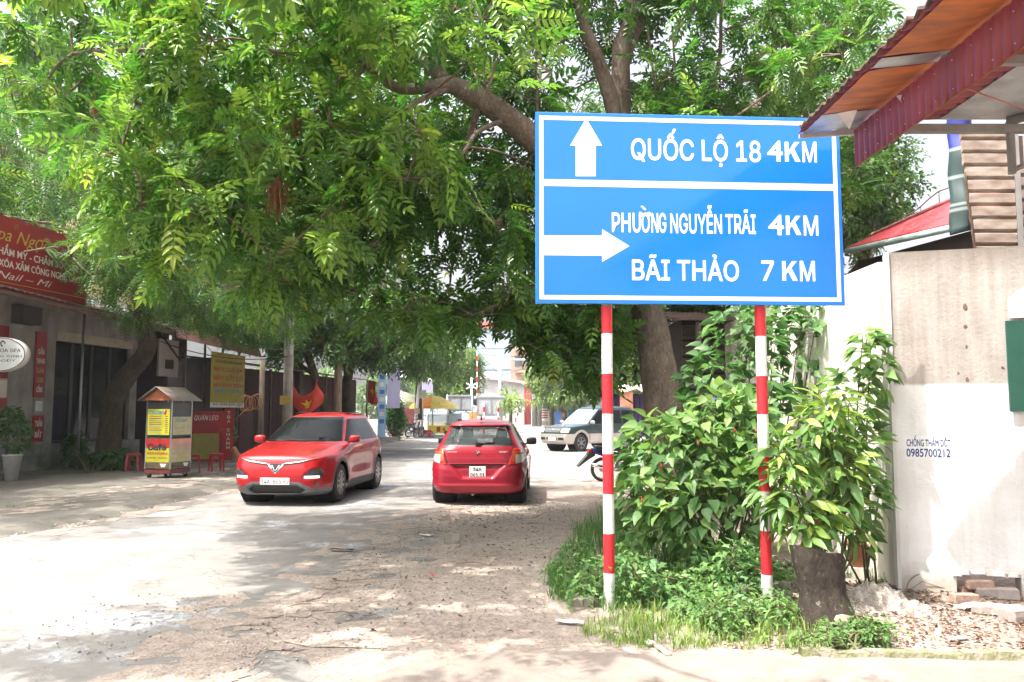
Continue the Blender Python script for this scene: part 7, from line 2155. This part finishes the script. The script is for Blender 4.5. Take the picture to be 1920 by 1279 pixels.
# poles and things on them
def pole(name, label, px, Y, top, r0, r1, m, cat='pole', group=None, lean=0):
    p = at(px, 770, Y); e = empty(name, (p.x, Y, 0), 0, label, cat, group)
    MB().tube([(0, 0, 0), (lean, 0, top)], [r0, r1], 10).build('shaft', m, e); return e
up_ = pole('utility_pole', 'grey concrete utility pole with a red flag behind the crossover', 539, 24, 6.5, .15, .12, M_CONC)
MB().box((-.02, -.17, 1.95), (.32, .03, .26)).build('yellow_plate', mat('yellow_warning_plate', (.42, .30, .05), .6, scale=5), up_)
lr_ = MB(); lr_.tube([(-.2, -.17, 3.3 + .2 * 0), (0, -.2, 3.35), (.2, -.15, 3.2), (.1, -.2, 2.9), (-.1, -.2, 2.95)], .012, 5); lr_.build('cable_loop', M_CONC, up_)
wp_ = pole('timber_post', 'weathered timber post hung with an orange hose', 490, 25, 3.2, .085, .075, M_WOODP)
tp_ = pole('timber_post', 'pale gnarled timber post in front of the dark shack', 633, 28, 4.4, .15, .12, mat('pale_timber', (.26, .20, .14), .9, col2=(.14, .1, .07), scale=5, stretch=(3, 3, .5), bump=.5), group=None)
hs = MB()
for k in range(5):
    r_ = .17 + .05 * random.random(); cx_ = -.10 - .09 * k; cz_ = 1.88 + random.uniform(-.05, .05)
    hs.tube([(cx_ + r_ * .8 * math.cos(a), -.12 - .012 * k, cz_ + r_ * 1.1 * math.sin(a)) for a in [2 * PI * q / 18 for q in range(19)]], .010, 5, cap=False)
hs.tube([(-.4, -.12, 1.72), (-.9, -.2, 1.2), (-1.3, -.2, .95)], .010, 5)
q = at(490, 770, 25); tag(hs.build('hose_coil', mat('orange_hose', (.42, .17, .05), .5), loc=(q.x, 25, 0)), 'coiled orange hose hanging on the timber post', 'hose')
q = gnd(445, 872, .085)
oc = MB(); oc.tube([(-.12, 0, .52), (-.06, 0, .38), (.05, -.02, .22), (.14, -.02, .10)], [.05, .075, .08, .05], 8)
oc.tube([(-.12, 0, .50), (-.2, 0, .38)], [.03, .015], 6)
tag(oc.build('orange_sack', mat('orange_rag', (.45, .17, .09), .8, scale=12, bump=.4, bscale=20), loc=(q.x, q.y, .085)), 'orange rag bundle on the pavement beside the crossover', 'rag')
def flag(name, label, o, ux, uy, nx_=14, ny_=10, sag=.12, seed=1, wave=.05, group='red flags along the street'):
    """cloth from origin o spanned by ux (fly) and uy (hoist, downwards)"""
    r = empty(name, o, 0, label, 'flag', group)
    ux = Vector(ux); uy = Vector(uy); nrm = ux.cross(uy).normalized()
    def f(u, v, off=0): 
        p = ux * u + uy * v + Vector((0, 0, -sag * math.sin(PI * u) * (1 - .3 * v))) + nrm * (wave * math.sin(u * 9 + v * 5 + seed) * (.3 + u) + off)
        return p
    V = [f(i / nx_, j / ny_) for j in range(ny_ + 1) for i in range(nx_ + 1)]
    F = [(j * (nx_ + 1) + i, j * (nx_ + 1) + i + 1, (j + 1) * (nx_ + 1) + i + 1, (j + 1) * (nx_ + 1) + i) for j in range(ny_) for i in range(nx_)]
    c = MB().add(V, F, True).build('cloth', mat('flag_red', (.55, .05, .03), .6, scale=3), r)
    md = c.modifiers.new('t', 'SOLIDIFY'); md.thickness = .004; md.offset = 0
    for sgn_ in (-1, 1):
        st = [f(.5, .5, sgn_ * .006)]
        for k in range(10):
            a = -PI / 2 + k * PI / 5; rr_ = .30 if k % 2 == 0 else .12
            st.append(f(.5 + rr_ * math.cos(a) * .67, .5 + rr_ * math.sin(a), sgn_ * .006))
        MB().add(st, [(0, 1 + k, 1 + (k + 1) % 10) for k in range(10)]).build('star', mat('flag_yellow', (.85, .65, .03), .6), c)
    return r
a = at(547, 722, 23.7); b = at(598, 708, 23.2); c = at(552, 764, 23.7)
flag('flag', 'red flag with yellow star sagging from the concrete utility pole', a, b - a, c - a, sag=.42, wave=.09)
a = at(690, 712, 31); b = at(706, 716, 30.7); c = at(690, 755, 31)
flag('flag', 'red flag with yellow star hanging by the dark leaning tree', a, b - a, c - a, sag=.02)
a = at(1024, 742, 89); b = at(1031, 743, 89); c = at(1025, 762, 89)
flag('flag', 'small red flag in front of the green market awning', a, b - a, c - a, sag=.02)
pole('flag_staff', 'thin staff carrying the small flag at the far stalls', 1023, 89, 3.6, .03, .02, M_STEEL)
# tall blue banner
p = gnd(715, 827, .085)
bb = empty('vertical_banner', (p.x, p.y, .085), R(25), 'tall pale blue vertical shop banner on a stand', 'banner')
MB().box((0, 0, 2.4), (.42, .04, 4.8)).build('panel', mat('pale_blue_vinyl', (.30, .48, .68), .5, scale=1), bb)
for k in range(9): MB().quad((-.13, -.0215, .9 + k * .38), (.13, -.0215, .9 + k * .38), (.13, -.0215, 1.12 + k * .38), (-.13, -.0215, 1.12 + k * .38)).build('printed_character', M_LAMPW if k % 2 else mat('deep_blue_print', (.06, .14, .40), .5), bb)
MB().box((.65, .1, 3.2), (.7, .03, 3.0)).build('lilac_panel', mat('lilac_vinyl', (.46, .44, .62), .5, scale=1), bb); MB().box((.2, .08, .1), (1.4, .4, .2)).build('foot', M_CONC, bb)
# bushy pot plants by the banner
p = gnd(742, 824, .085)
cp_ = shrub('potted_conifer', 'tall dark bushy potted plant beside the blue banner', (p.x, p.y, .085), [lob(742, 790, p.y, .45, .4, .8), lob(740, 762, p.y, .3, .3, .5)], 700, T_CUT, M_SHRUB, (1.6, 2.6), var=(.05, .45), stems=6, cat='potted plant', out=.4)
lathe_obj('pot', [(.001, 0), (.2, 0), (.28, .4), (.31, .42), (.001, .38)], mat('orange_clay_pot', (.38, .12, .07), .8), cp_)
# overhead wires
def wire(name, label, a, b, sag, r=.012):
    pts = [a.lerp(b, k / 14) - Vector((0, 0, sag * 4 * (k / 14) * (1 - k / 14))) for k in range(15)]
    tag(MB().tube(pts, r, 5).build(name, M_BLACKP), label, 'cable', 'overhead cables')
wire('overhead_cable', 'black cable crossing the leaves in the upper left', at(-60, 180, 14), at(330, 330, 17), .1, .014)
wire('overhead_cable', 'thin black cable running above the spa sign', at(-60, 310, 15), at(300, 430, 20), .1, .010)
wire('overhead_cable', 'grey cable looping between the shop roofs', at(300, 640, 22), at(541, 668, 23.9), .25, .014)
wire('overhead_cable', 'pale cable from the concrete pole to the gnarled post', at(500, 655, 23.8), at(640, 660, 28), .0, .018)
wire('overhead_cable', 'cable from the gnarled post into the dark tree', at(640, 660, 28), at(700, 690, 31), .1, .03)
# ------------------------------------------------------------------ the junction and what lies beyond
def E(name, label, px, Y, cat, rz=0, group=None, z=.016):
    p = at(px, 770, Y); return empty(name, (p.x, Y, z), rz, label, cat, group)
def umbrella(name, label, px, Y, R_, zc, cols, h=.55, fringe=True):
    r = E(name, label, px, Y, 'umbrella', group='street umbrellas')
    MB().tube([(0, 0, 0), (0, 0, zc + .1)], .025, 8).build('pole', M_STEEL, r)
    n = 8
    for k in range(n):
        a0, a1 = 2 * PI * k / n, 2 * PI * (k + 1) / n
        rings = []
        for (q, z) in ((.02, 0), (.35, -h * .18), (.7, -h * .5), (1.0, -h), (1.0, -h - .16)):
            rings.append([(R_ * q * math.cos(a), R_ * q * math.sin(a), zc + z) for a in (a0, (a0 + a1) / 2, a1)])
        V = [p for g_ in rings for p in g_]
        F = [(j * 3 + i, j * 3 + i + 1, (j + 1) * 3 + i + 1, (j + 1) * 3 + i) for j in range(4) for i in range(2)]
        o = MB().add(V, F, False).build('gore', cols[k % len(cols)], r)
        md = o.modifiers.new('t', 'SOLIDIFY'); md.thickness = .006
    return r
M_UY = mat('yellow_umbrella', (.85, .66, .16), .7); M_UO = mat('orange_umbrella', (.85, .30, .06), .7); M_UC = mat('cream_umbrella', (.62, .62, .42), .7); M_UC2 = mat('pale_green_umbrella', (.45, .50, .34), .7)
umbrella('street_umbrella', 'yellow and orange umbrella over the food cart', 812, 54, 1.55, 2.62, [M_UY, M_UY, M_UO], .7)
umbrella('street_umbrella', 'faded cream umbrella behind the potted plant', 752, 56, 1.6, 2.95, [M_UC, M_UC2], .75)
fc = E('food_cart', 'yellow glass sided food cart under the yellow umbrella', 822, 53.6, 'cart', R(8), z=.085)
MB().box((0, 0, .35), (1.4, .7, .5)).build('base', mat('cart_yellow', (.72, .62, .06), .5), fc); MB().box((0, 0, .95), (1.35, .65, .66)).build('glass_case', glass('cart_glass', (.35, .40, .30), .45), fc)
for sx in (-1, 1):
    for sy in (-1, 1): MB().box((sx * .68, sy * .33, .85), (.04, .04, .9)).build('frame_post', M_STEEL, fc)
    MB().lathe([(.02, -.03), (.14, -.03), (.14, .03), (.02, .03)], (sx * .5, -.36, .14), 14, axis='Y').build('wheel', M_TYRE, fc)
MB().box((0, -.358, .36), (.22, .01, .3)).build('red_label', M_REDT, fc); MB().box((.35, -.358, .36), (.12, .01, .2)).build('red_label', M_REDT, fc); MB().box((0, 0, 1.3), (1.4, .7, .05)).build('top', M_CREAMT, fc)
tb = E('folding_stall', 'pale blue stall table with goods right of the food cart', 853, 54.5, 'stall', z=.016)
MB().box((0, 0, .8), (1.3, .8, .05)).build('table_top', M_CREAMT, tb)
for sx in (-.6, .6):
    for sy in (-.35, .35): MB().box((sx, sy, .4), (.04, .04, .8)).build('leg', M_STEEL, tb)
MB().box((0, .1, 1.15), (.9, .3, .6)).build('blue_panel', mat('pale_blue_panel', (.45, .62, .68), .6), tb); MB().box((.35, -.3, .95), (.3, .2, .25)).build('goods', M_REDT, tb)
for (px, lab) in ((793, 'red plastic crate touching the whitewashed tree'), (803, 'red plastic crate next to the food cart')):
    c = E('plastic_crate', lab, px, 51.0, 'crate', group='red crates by the tree', z=.085)
    m_ = mat('red_crate_plastic', (.62, .04, .08), .5); b = MB(); b.box((0, 0, .02), (.38, .38, .04))
    for s_ in (-1, 1): b.box((s_ * .19, 0, .18), (.02, .40, .36)); b.box((0, s_ * .19, .18), (.36, .02, .36))
    b.build('box', m_, c)
    r_ = MB(); 
    for z in (.36, .22):
        for s_ in (-1, 1): r_.box((s_ * .20, 0, z), (.03, .43, .04)); r_.box((0, s_ * .20, z), (.37, .03, .04))
    r_.build('rim', mat('pale_red_rim', (.7, .2, .22), .5), c)
# whitewashed pole at the tree, electricity boxes
pl2 = E('leaning_white_pole', 'white painted pole leaning by the street tree', 780, 51.3, 'pole', z=.085)
MB().tube([(-.1, 0, 0), (.25, 0, 3.95)], [.11, .09], 10).build('shaft', M_PWHITE, pl2); MB().box((.08, -.16, 1.55), (.32, .12, .36)).build('meter_box', mat('tan_meter_box', (.45, .36, .24), .6), pl2)
bx_ = E('meter_box', 'pale square box fixed on the whitewashed tree', 790, 51.2, 'box'); MB().box((.1, -.1, 2.65), (.42, .2, .5)).build('case', mat('pale_box', (.5, .47, .42), .6), bx_); MB().tube([(.1, .0, .1), (.1, .0, 2.4)], .02, 5).build('conduit', M_STEEL, bx_)
# tree pit kerb
kp_ = E('tree_kerb', 'low round concrete kerb round the whitewashed tree', 787, 51.6, 'kerb', z=.05); MB().lathe([(1.0, 0), (1.0, .18), (.8, .18), (.8, 0)], n=20).build('ring', M_CONC, kp_)
# maroon crate board and small shop left of the tree
sb_ = E('street_stall', 'little street stall with maroon board and white awning behind the potted plant', 760, 60, 'stall', R(8), z=.016)
MB().box((0, 0, 1.1), (2.6, 1.6, 2.2)).build('body', mat('stall_grey_wall', (.30, .28, .26), .8), sb_); MB().box((.2, -.85, 1.2), (1.3, .06, 1.2)).build('maroon_board', mat('maroon_board', (.28, .07, .08), .6), sb_)
MB().hexa([(-1.6, -1.6, 4.1), (2.0, -1.6, 3.7), (2.0, 1.0, 4.6), (-1.6, 1.0, 4.9), (-1.6, -1.6, 4.15), (2.0, -1.6, 3.75), (2.0, 1.0, 4.65), (-1.6, 1.0, 4.95)]).build('awning', mat('white_awning', (.6, .6, .6), .6), sb_)
for sx in (-1.5, 1.9): MB().tube([(sx, -1.5, 0), (sx, -1.5, 3.8)], .04, 6).build('post', M_STEEL, sb_)
MB().box((1.3, -1.62, 3.3), (1.2, .04, .8)).build('lilac_sheet', mat('lilac_vinyl', (.46, .44, .62), .5), sb_)
# hoarding seen from behind
M_PALEM = mat('pale_sheet_metal', (.40, .42, .45), .5, metal=.2, scale=2)
def hoarding(name, label, px, Y, w, h, z0, posts, rz=0, banded=True):
    r = E(name, label, px, Y, 'road sign', rz, 'sign backs at the junction')
    MB().box((0, 0, z0 + h / 2), (w, .04, h)).build('panel', M_PALEM, r)
    fr_ = MB(); 
    for z in (z0 + .12, z0 + h - .12): fr_.box((0, -.04, z), (w, .04, .06))
    for k in range(3): fr_.box((-w / 2 + .03 + k * (w - .06) / 2, -.065, z0 + h / 2), (.05, .04, h))
    fr_.build('frame', M_STEEL, r)
    for x_ in posts:
        po = empty('post', (x_, -.12, 0), parent=r)
        if banded:
            for k in range(int((z0 + h - .2) / .38)): MB().tube([(0, 0, k * .38), (0, 0, k * .38 + .38)], .07, 10, cap=False).build('band', M_PRED if k % 2 == 0 else M_PWHITE, po)
        else: MB().tube([(0, 0, 0), (0, 0, z0 + h)], .06, 10).build('shaft', M_STEEL, po)
    return r
hoarding('sign_back', 'back of a pale blue road sign on two red and white posts', 921, 60, 2.1, 1.45, 1.25, (-.52, .52))
hoarding('sign_back', 'back of a white panelled hoarding on steel posts', 863, 58, 1.85, 1.15, 1.6, (-.9, .85), banded=False)
ob = E('orange_box', 'bright orange box beside the sign backs', 887, 59, 'box'); bevel(MB().box((0, 0, 1.2), (.55, .4, .75)).build('case', M_UO, ob), .04, 2); MB().box((0, 0, .4), (.1, .1, .82)).build('leg', M_STEEL, ob)
# level crossing signal and raised barrier
xs = E('crossing_signal', 'level crossing signal with crossed white boards and dark lamp discs', 884, 64, 'signal')
MB().tube([(0, 0, 0), (0, 0, 4.2)], .07, 8).build('post', M_PWHITE, xs)
for s_ in (-1, 1):
    MB().box((0, -.06, 3.55), (.95, .03, .09), M=Matrix.Rotation(s_ * .5, 3, 'Y')).build('crossed_board', M_SWHITE, xs)
    MB().lathe([(.001, -.16), (.40, -.14), (.40, -.1), (.001, -.08)], (s_ * .42, 0, 1.9 + .5), 18, axis='Y').build('lamp_disc', M_BLACKP, xs)
ba = E('barrier_arm', 'thin raised red and white barrier arm', 894.5, 64.5, 'barrier')
for k in range(13): MB().tube([(0, 0, .9 + k * .42), (0, 0, .9 + k * .42 + .42)], .045, 8, cap=False).build('band', M_PRED if k % 2 else M_PWHITE, ba)
MB().box((0, 0, .5), (.4, .4, 1.0)).build('motor_box', M_PALEM, ba); MB().box((0, .1, 5.0), (.22, .2, .22)).build('camera_box', M_BLACKP, ba)
# warning triangle seen from behind
tr = E('triangle_sign', 'back of a triangular warning sign on a red and white post', 967, 66, 'road sign', group='sign backs at the junction')
MB().prism([(-.52, 1.6), (.52, 1.6), (0, 2.5)], -.02, .02, 'Y').build('plate', mat('grey_plate_back', (.55, .56, .57), .5), tr, fix=True)
for k in range(6): MB().tube([(0, .05, k * .36), (0, .05, k * .36 + .36)], .055, 8, cap=False).build('band', M_PWHITE if k % 2 else M_PRED, tr)
# camera gantry
cg = E('camera_gantry', 'grey steel gantry pole with long horizontal arm over the junction', 938, 72, 'pole')
MB().tube([(0, 0, 0), (0, 0, 6.7)], [.22, .17], 12).build('shaft', M_PALEM, cg); MB().tube([(-.9, 0, 6.05), (7.5, 0, 6.15)], [.09, .11], 8).build('arm', M_PALEM, cg); MB().box((.9, -.1, 6.1), (.5, .25, .25)).build('camera', M_PALEM, cg)
# traffic lights with three round heads
tl_ = E('traffic_light', 'black traffic light with stacked round heads behind the sign post', 1130, 44, 'traffic light')
MB().tube([(0, .1, 0), (0, .1, 4.4)], .06, 8).build('pole', M_STEEL, tl_)
MB().box((0, 0, 3.05), (.38, .2, 1.3)).build('housing', M_BLACKP, tl_)
for k in range(3): MB().lathe([(.001, -.12), (.17, -.12), (.19, -.34), (.17, -.34), (.15, -.14), (.001, -.14)], (0, 0, 2.62 + k * .42), 14, axis='Y').build('lamp_hood', M_BLACKP, tl_)
MB().tube([(-.3, 0, 4.6), (.4, 0, 4.2)], .05, 8).build('arm', M_PWHITE, tl_)
# concrete poles with a tangle of cables
for (px, lab) in ((1001.5, 'concrete pole with a white meter box among the tangled cables'), (1011, 'concrete pole behind the one with the meter box')):
    e = E('concrete_pole', lab, px, 86, 'pole', group='twin concrete poles'); MB().tube([(0, 0, 0), (0, 0, 8)], [.27, .2], 10).build('shaft', M_CONC, e)
    if px < 1005: MB().box((0, -.32, 3.1), (.5, .2, .5)).build('meter_box', M_PWHITE, e)
    tg = MB(); rr = random.Random(int(px))
    for k in range(16):
        a = rr.uniform(0, 6.28); tg.tube([(math.cos(a) * .5, -.3 + math.sin(a) * .3, 4.2 + rr.uniform(0, 1.2)), (rr.uniform(-.4, .4), -.4, 4.0 + rr.uniform(0, 1.4)), (-math.cos(a) * .5, -.3, 4.3 + rr.uniform(0, 1.2))], .03, 4)
    tg.build('cable_tangle', M_BLACKP, e)
for k, (a, b) in enumerate((((820, 600, 70), (1003, 640, 86)), ((840, 655, 70), (1003, 668, 86)), ((870, 625, 66), (950, 715, 90)), ((860, 690, 70), (1003, 690, 86)), ((880, 715, 70), (1010, 680, 86)))):
    wire('overhead_cable', ['highest thin cable over the junction', 'second cable over the junction', 'slanting cable past the pale blue house', 'level cable over the junction', 'lowest cable over the junction'][k], at(*a), at(*b), .25, .022)

# far buildings
def windows(parent, xs, zs, w, h, y, m_fr, m_gl):
    for z in zs:
        for x_ in xs:
            f = MB().box((x_, y - .03, z), (w + .16, .06, h + .16)).build('window', m_fr, parent)
            MB().box((x_, y - .07, z), (w, .02, h)).build('pane', m_gl, f)
M_PB = mat('pale_blue_render', (.36, .47, .57), .85, col2=(.33, .44, .54), scale=.4); M_FGL = glass('far_window_glass', (.08, .11, .13), 1.0)
h1 = E('pale_blue_house', 'tall plain pale blue house with red roof edge beyond the junction', 900, 128, 'building')
MB().box((-1.5, 5, 7.3), (14.5, 10, 14.6)).build('wall', M_PB, h1); MB().box((-1.5, 5, 15.05), (15.2, 10.8, .9)).build('roof_edge', mat('red_tile_edge', (.55, .12, .10), .7, scale=3), h1)
for z in (4.9, 8.2, 11.5): MB().box((-1.5, -.05, z), (14.5, .1, .12)).build('string_course', mat('pale_band', (.40, .50, .6), .8), h1)
windows(h1, (-7.4,), (6.5, 9.8, 13.0), 1.1, 1.5, 0, M_PWHITE, M_FGL)
h2 = E('brick_house', 'unplastered brick and pale house with glass balcony front', 1008, 112, 'building')
m, nt, b = nodes_of('far_pink_brick')
tc = nt.nodes.new('ShaderNodeTexCoord').outputs['Object']; bt = nt.nodes.new('ShaderNodeTexBrick'); bt.inputs['Scale'].default_value = 3.0
bt.inputs['Color1'].default_value = (.42, .24, .18, 1); bt.inputs['Color2'].default_value = (.36, .20, .16, 1); bt.inputs['Mortar'].default_value = (.5, .42, .36, 1)
mp = N(nt, 'ShaderNodeMapping'); mp.inputs['Rotation'].default_value = (PI / 2, 0, 0); nt.links.new(tc, mp.inputs['Vector']); nt.links.new(mp.outputs[0], bt.inputs['Vector']); nt.links.new(bt.outputs['Color'], b.inputs['Base Color']); b.inputs['Roughness'].default_value = .9
MB().box((.8, 4, 5.4), (9.0, 8, 10.8)).build('wall', m, h2)
for z in (3.9, 6.9, 9.9): MB().box((1.0, -.5, z), (8.2, 1.0, .22)).build('floor_slab', M_CONC, h2)
MB().box((1.6, -.2, 8.5), (6.4, .3, 1.9)).build('pale_front', mat('pale_render', (.40, .41, .42), .8), h2); MB().box((2.0, -.96, 8.0), (6.0, .06, 1.0)).build('balcony_glass', glass('green_balcony_glass', (.35, .5, .5), .7), h2)
MB().box((-.6, -.1, 5.3), (2.4, .24, 2.6)).build('pale_front', mat('pale_render', (.40, .41, .42), .8), h2); windows(h2, (2.6, 4.2), (5.4,), 1.0, 1.6, -.02, M_WOODP, M_FGL); MB().box((-.5, -.16, 5.8), (1.3, .2, 1.1)).build('green_shutter', mat('mint_shutter', (.40, .58, .52), .6), h2)
windows(h2, (-2.6,), (8.4,), .9, 1.3, -.02, M_WOODP, M_FGL)
h3 = E('low_shed', 'long low white shed with maroon tin end and pink roof edge', 960, 96, 'shed')
MB().hexa([(-4.2, 0, 0), (1.4, 0, 0), (1.4, 6, 0), (-4.2, 6, 0), (-4.2, 0, 5.4), (1.4, 0, 4.9), (1.4, 6, 4.9), (-4.2, 6, 5.4)]).build('white_wall', mat('shed_white_wall', (.42, .42, .43), .8, scale=1), h3)
V = []; F = []
for i in range(61):
    x_ = 1.42 + 4.9 * i / 60; w = .06 if i % 4 < 2 else 0; V += [(x_, -w, 2.3 if x_ > 2.2 else 0), (x_, -w, 5.0 - (x_ - 1.42) * .20)]
F = [(i * 2, i * 2 + 2, i * 2 + 3, i * 2 + 1) for i in range(60)]
o = link('maroon_front', npmesh('maroon_front', V, F), h3, mat('maroon_tin', (.34, .055, .065), .6, scale=.6)); md = o.modifiers.new('t', 'SOLIDIFY'); md.thickness = .03
MB().hexa([(-4.4, -.4, 5.5), (6.5, -.4, 4.1), (6.5, 6.2, 4.5), (-4.4, 6.2, 5.9), (-4.4, -.4, 5.62), (6.5, -.4, 4.22), (6.5, 6.2, 4.62), (-4.4, 6.2, 6.02)]).build('roof', mat('pink_shed_roof', (.55, .30, .30), .6), h3, fix=True)
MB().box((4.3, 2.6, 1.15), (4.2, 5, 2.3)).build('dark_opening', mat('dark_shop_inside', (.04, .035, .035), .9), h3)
for x_ in (2.3, 3.7, 5.2, 6.3): MB().box((x_, -.02, 1.15), (.12, .12, 2.3)).build('post', M_PWHITE, h3)
wh_ = MB(); 
for k in range(5):
    a = k * PI / 5; wh_.box((5.6, -.1, 1.9), (1.1, .04, .12), M=Matrix.Rotation(a, 3, 'Y'))
wh_.build('fan_ornament', M_PWHITE, h3)
sg_ = E('price_board', 'white board with green and red print at the far kerb', 1021, 87, 'board'); MB().box((0, 0, 1.3), (1.0, .06, 1.5)).build('panel', M_PWHITE, sg_); MB().box((0, -.035, 1.95), (1.0, .01, .18)).build('green_band', M_TEAL, sg_)
for k in range(4): MB().box((0, -.035, 1.65 - k * .25), (.7, .01, .12)).build('red_line', mat('red_print', (.6, .03, .03), .5), sg_)
for s_ in (-.45, .45): MB().box((s_, 0, .28), (.05, .05, .56)).build('leg', M_STEEL, sg_)
bb_ = E('blue_board', 'small blue board standing at the far stalls', 1047, 88, 'board'); MB().box((0, 0, .9), (.75, .06, 1.3)).build('panel', mat('blue_board', (.08, .20, .55), .5), bb_); MB().box((0, .15, .2), (.7, .3, .4)).build('foot', M_STEEL, bb_)
# market stalls
def market(px, Y, w, label, m_roof, m_wall, z=2.7, deep=3, goods=M_REDT):
    r = E('market_stall', label, px, Y, 'stall', group='market stalls beyond the junction')
    MB().hexa([(-w / 2, -1.2, z - .35), (w / 2, -1.2, z - .35), (w / 2, deep, z + .35), (-w / 2, deep, z + .35), (-w / 2, -1.2, z - .29), (w / 2, -1.2, z - .29), (w / 2, deep, z + .41), (-w / 2, deep, z + .41)]).build('roof', m_roof, r)
    for s_ in (-1, 1): MB().box((s_ * (w / 2 - .08), -1.0, (z - .35) / 2), (.08, .08, z - .35)).build('post', M_STEEL, r)
    MB().box((0, deep - .2, z / 2), (w, .1, z)).build('back_wall', m_wall, r)
    MB().box((0, .3, .45), (w * .8, .8, .9)).build('counter', M_WOODP, r)
    for k in range(3): bevel(MB().box((-w * .28 + k * w * .28, .1, 1.15), (w * .2, .5, .5)).build('goods', [goods, M_TEAL, M_UO][k], r), .05, 1)
    return r
market(1040, 90, 2.9, 'market stall with pale green awning beside the white board', mat('pale_green_tarp', (.40, .52, .45), .7), mat('dim_wall', (.12, .10, .09), .9), 3.2)
market(1072, 93, 3.4, 'market stall with grey tin roof and red goods', mat('pale_grey_tin', (.46, .43, .42), .6), mat('teal_wall', (.06, .16, .15), .8), 3.4)
market(1108, 93, 3.2, 'market stall with white shutter slats', mat('pale_tin', (.60, .58, .56), .6), mat('pale_slats', (.55, .55, .55), .6), 3.1, goods=M_UC)
ps = E('purple_stall', 'stall with dark purple curtains and a cream cloth on top', 1190, 38, 'stall')
MB().box((0, .5, 1.2), (2.4, 1.6, 2.4)).build('frame_box', mat('dark_purple_cloth', (.025, .015, .06), .9), ps)
for k in range(9):
    V = [(-1.2 + k * .27 + .05 * math.sin(j) , -.34 - .06 * (k % 2), 2.35 - j * .28) for j in range(9)] + [(-1.2 + k * .27 + .24 + .04 * math.sin(j), -.34 - .06 * ((k + 1) % 2), 2.35 - j * .28) for j in range(9)]
    o = MB().add(V, [(j, j + 9, j + 10, j + 1) for j in range(8)], True).build('curtain', mat('purple_curtain', (.07, .04, .26), .8) if k > 6 else mat('dark_purple_cloth', (.025, .015, .06), .9), ps); md = o.modifiers.new('t', 'SOLIDIFY'); md.thickness = .01
V = [(-1.3 + i * .325, -.7 + j * .5, 2.55 + .12 * math.sin(i * 2.1 + j) + .25 * (j > 1)) for j in range(4) for i in range(9)]
o = MB().add(V, [(j * 9 + i, j * 9 + i + 1, j * 9 + i + 10, j * 9 + i + 9) for j in range(3) for i in range(8)]).build('cream_cloth', mat('cream_tarp', (.60, .55, .45), .8), ps); md = o.modifiers.new('t', 'SOLIDIFY'); md.thickness = .01
V = [(-.75 + i * .2, -.5 - .03 * (i % 2), 2.6 - j * .2 - (.1 * abs(i - 1.5) * j * .3)) for j in range(5) for i in range(4)]
o = MB().add(V, [(j * 4 + i, j * 4 + i + 1, j * 4 + i + 5, j * 4 + i + 4) for j in range(4) for i in range(3)], True).build('orange_cloth', mat('salmon_cloth', (.75, .32, .20), .8), ps); md = o.modifiers.new('t', 'SOLIDIFY'); md.thickness = .01
# dark shed behind the shrubs
ds = empty('tin_shed', (5.2, 14.0, 0), R(2), 'dark weathered tin shed in the shade behind the shrubs', 'shed')
MB().box((0, 1.5, 1.6), (4.6, 3, 3.2)).build('core', mat('shed_dark', (.06, .05, .045), .9, scale=2), ds)
for k in range(11):
    MB().box((0, -.02, .18 + k * .28), (4.62, .05, .24)).build('plank', mat('grey_shed_boards', (.15, .12, .10), .85, col2=(.08, .065, .055), scale=5, stretch=(.5, 4, 4)), ds)
MB().hexa([(-2.6, -.8, 3.1), (2.6, -.8, 3.1), (2.6, 3.3, 3.7), (-2.6, 3.3, 3.7), (-2.6, -.8, 3.15), (2.6, -.8, 3.15), (2.6, 3.3, 3.75), (-2.6, 3.3, 3.75)]).build('roof', M_ROOFD, ds)
for x_ in (-2.2, -.7): MB().tube([(x_, -.7, 0), (x_, -.7, 3.1)], .05, 6).build('post', M_WOODP, ds)

n_tri = 0
for me in {o.data for o in bpy.data.objects if o.type == 'MESH'}:
    n_tri += sum(len(p.vertices) - 2 for p in me.polygons) if len(me.polygons) < 2000 else int(len(me.loops) - 2 * len(me.polygons))
print('TRIANGLES', n_tri, 'OBJECTS', len(bpy.data.objects))

# ------------------------------------------------------------------ humid air
hzm = bpy.data.materials.new('humid_air'); hzm.use_nodes = True
nt = hzm.node_tree
nt.nodes.remove(nt.nodes['Principled BSDF'])
pv = nt.nodes.new('ShaderNodeVolumePrincipled')
pv.inputs['Color'].default_value = (.95, .96, 1, 1)
pv.inputs['Density'].default_value = 0.0005
pv.inputs['Anisotropy'].default_value = 0.2
nt.links.new(pv.outputs[0], nt.nodes['Material Output'].inputs['Volume'])
hbx = MB().box((0, 720, 8), (1840, 1600, 19.0)).build('haze', hzm)
tag(hbx, 'pale humid haze over the street', 'haze', kind='stuff')
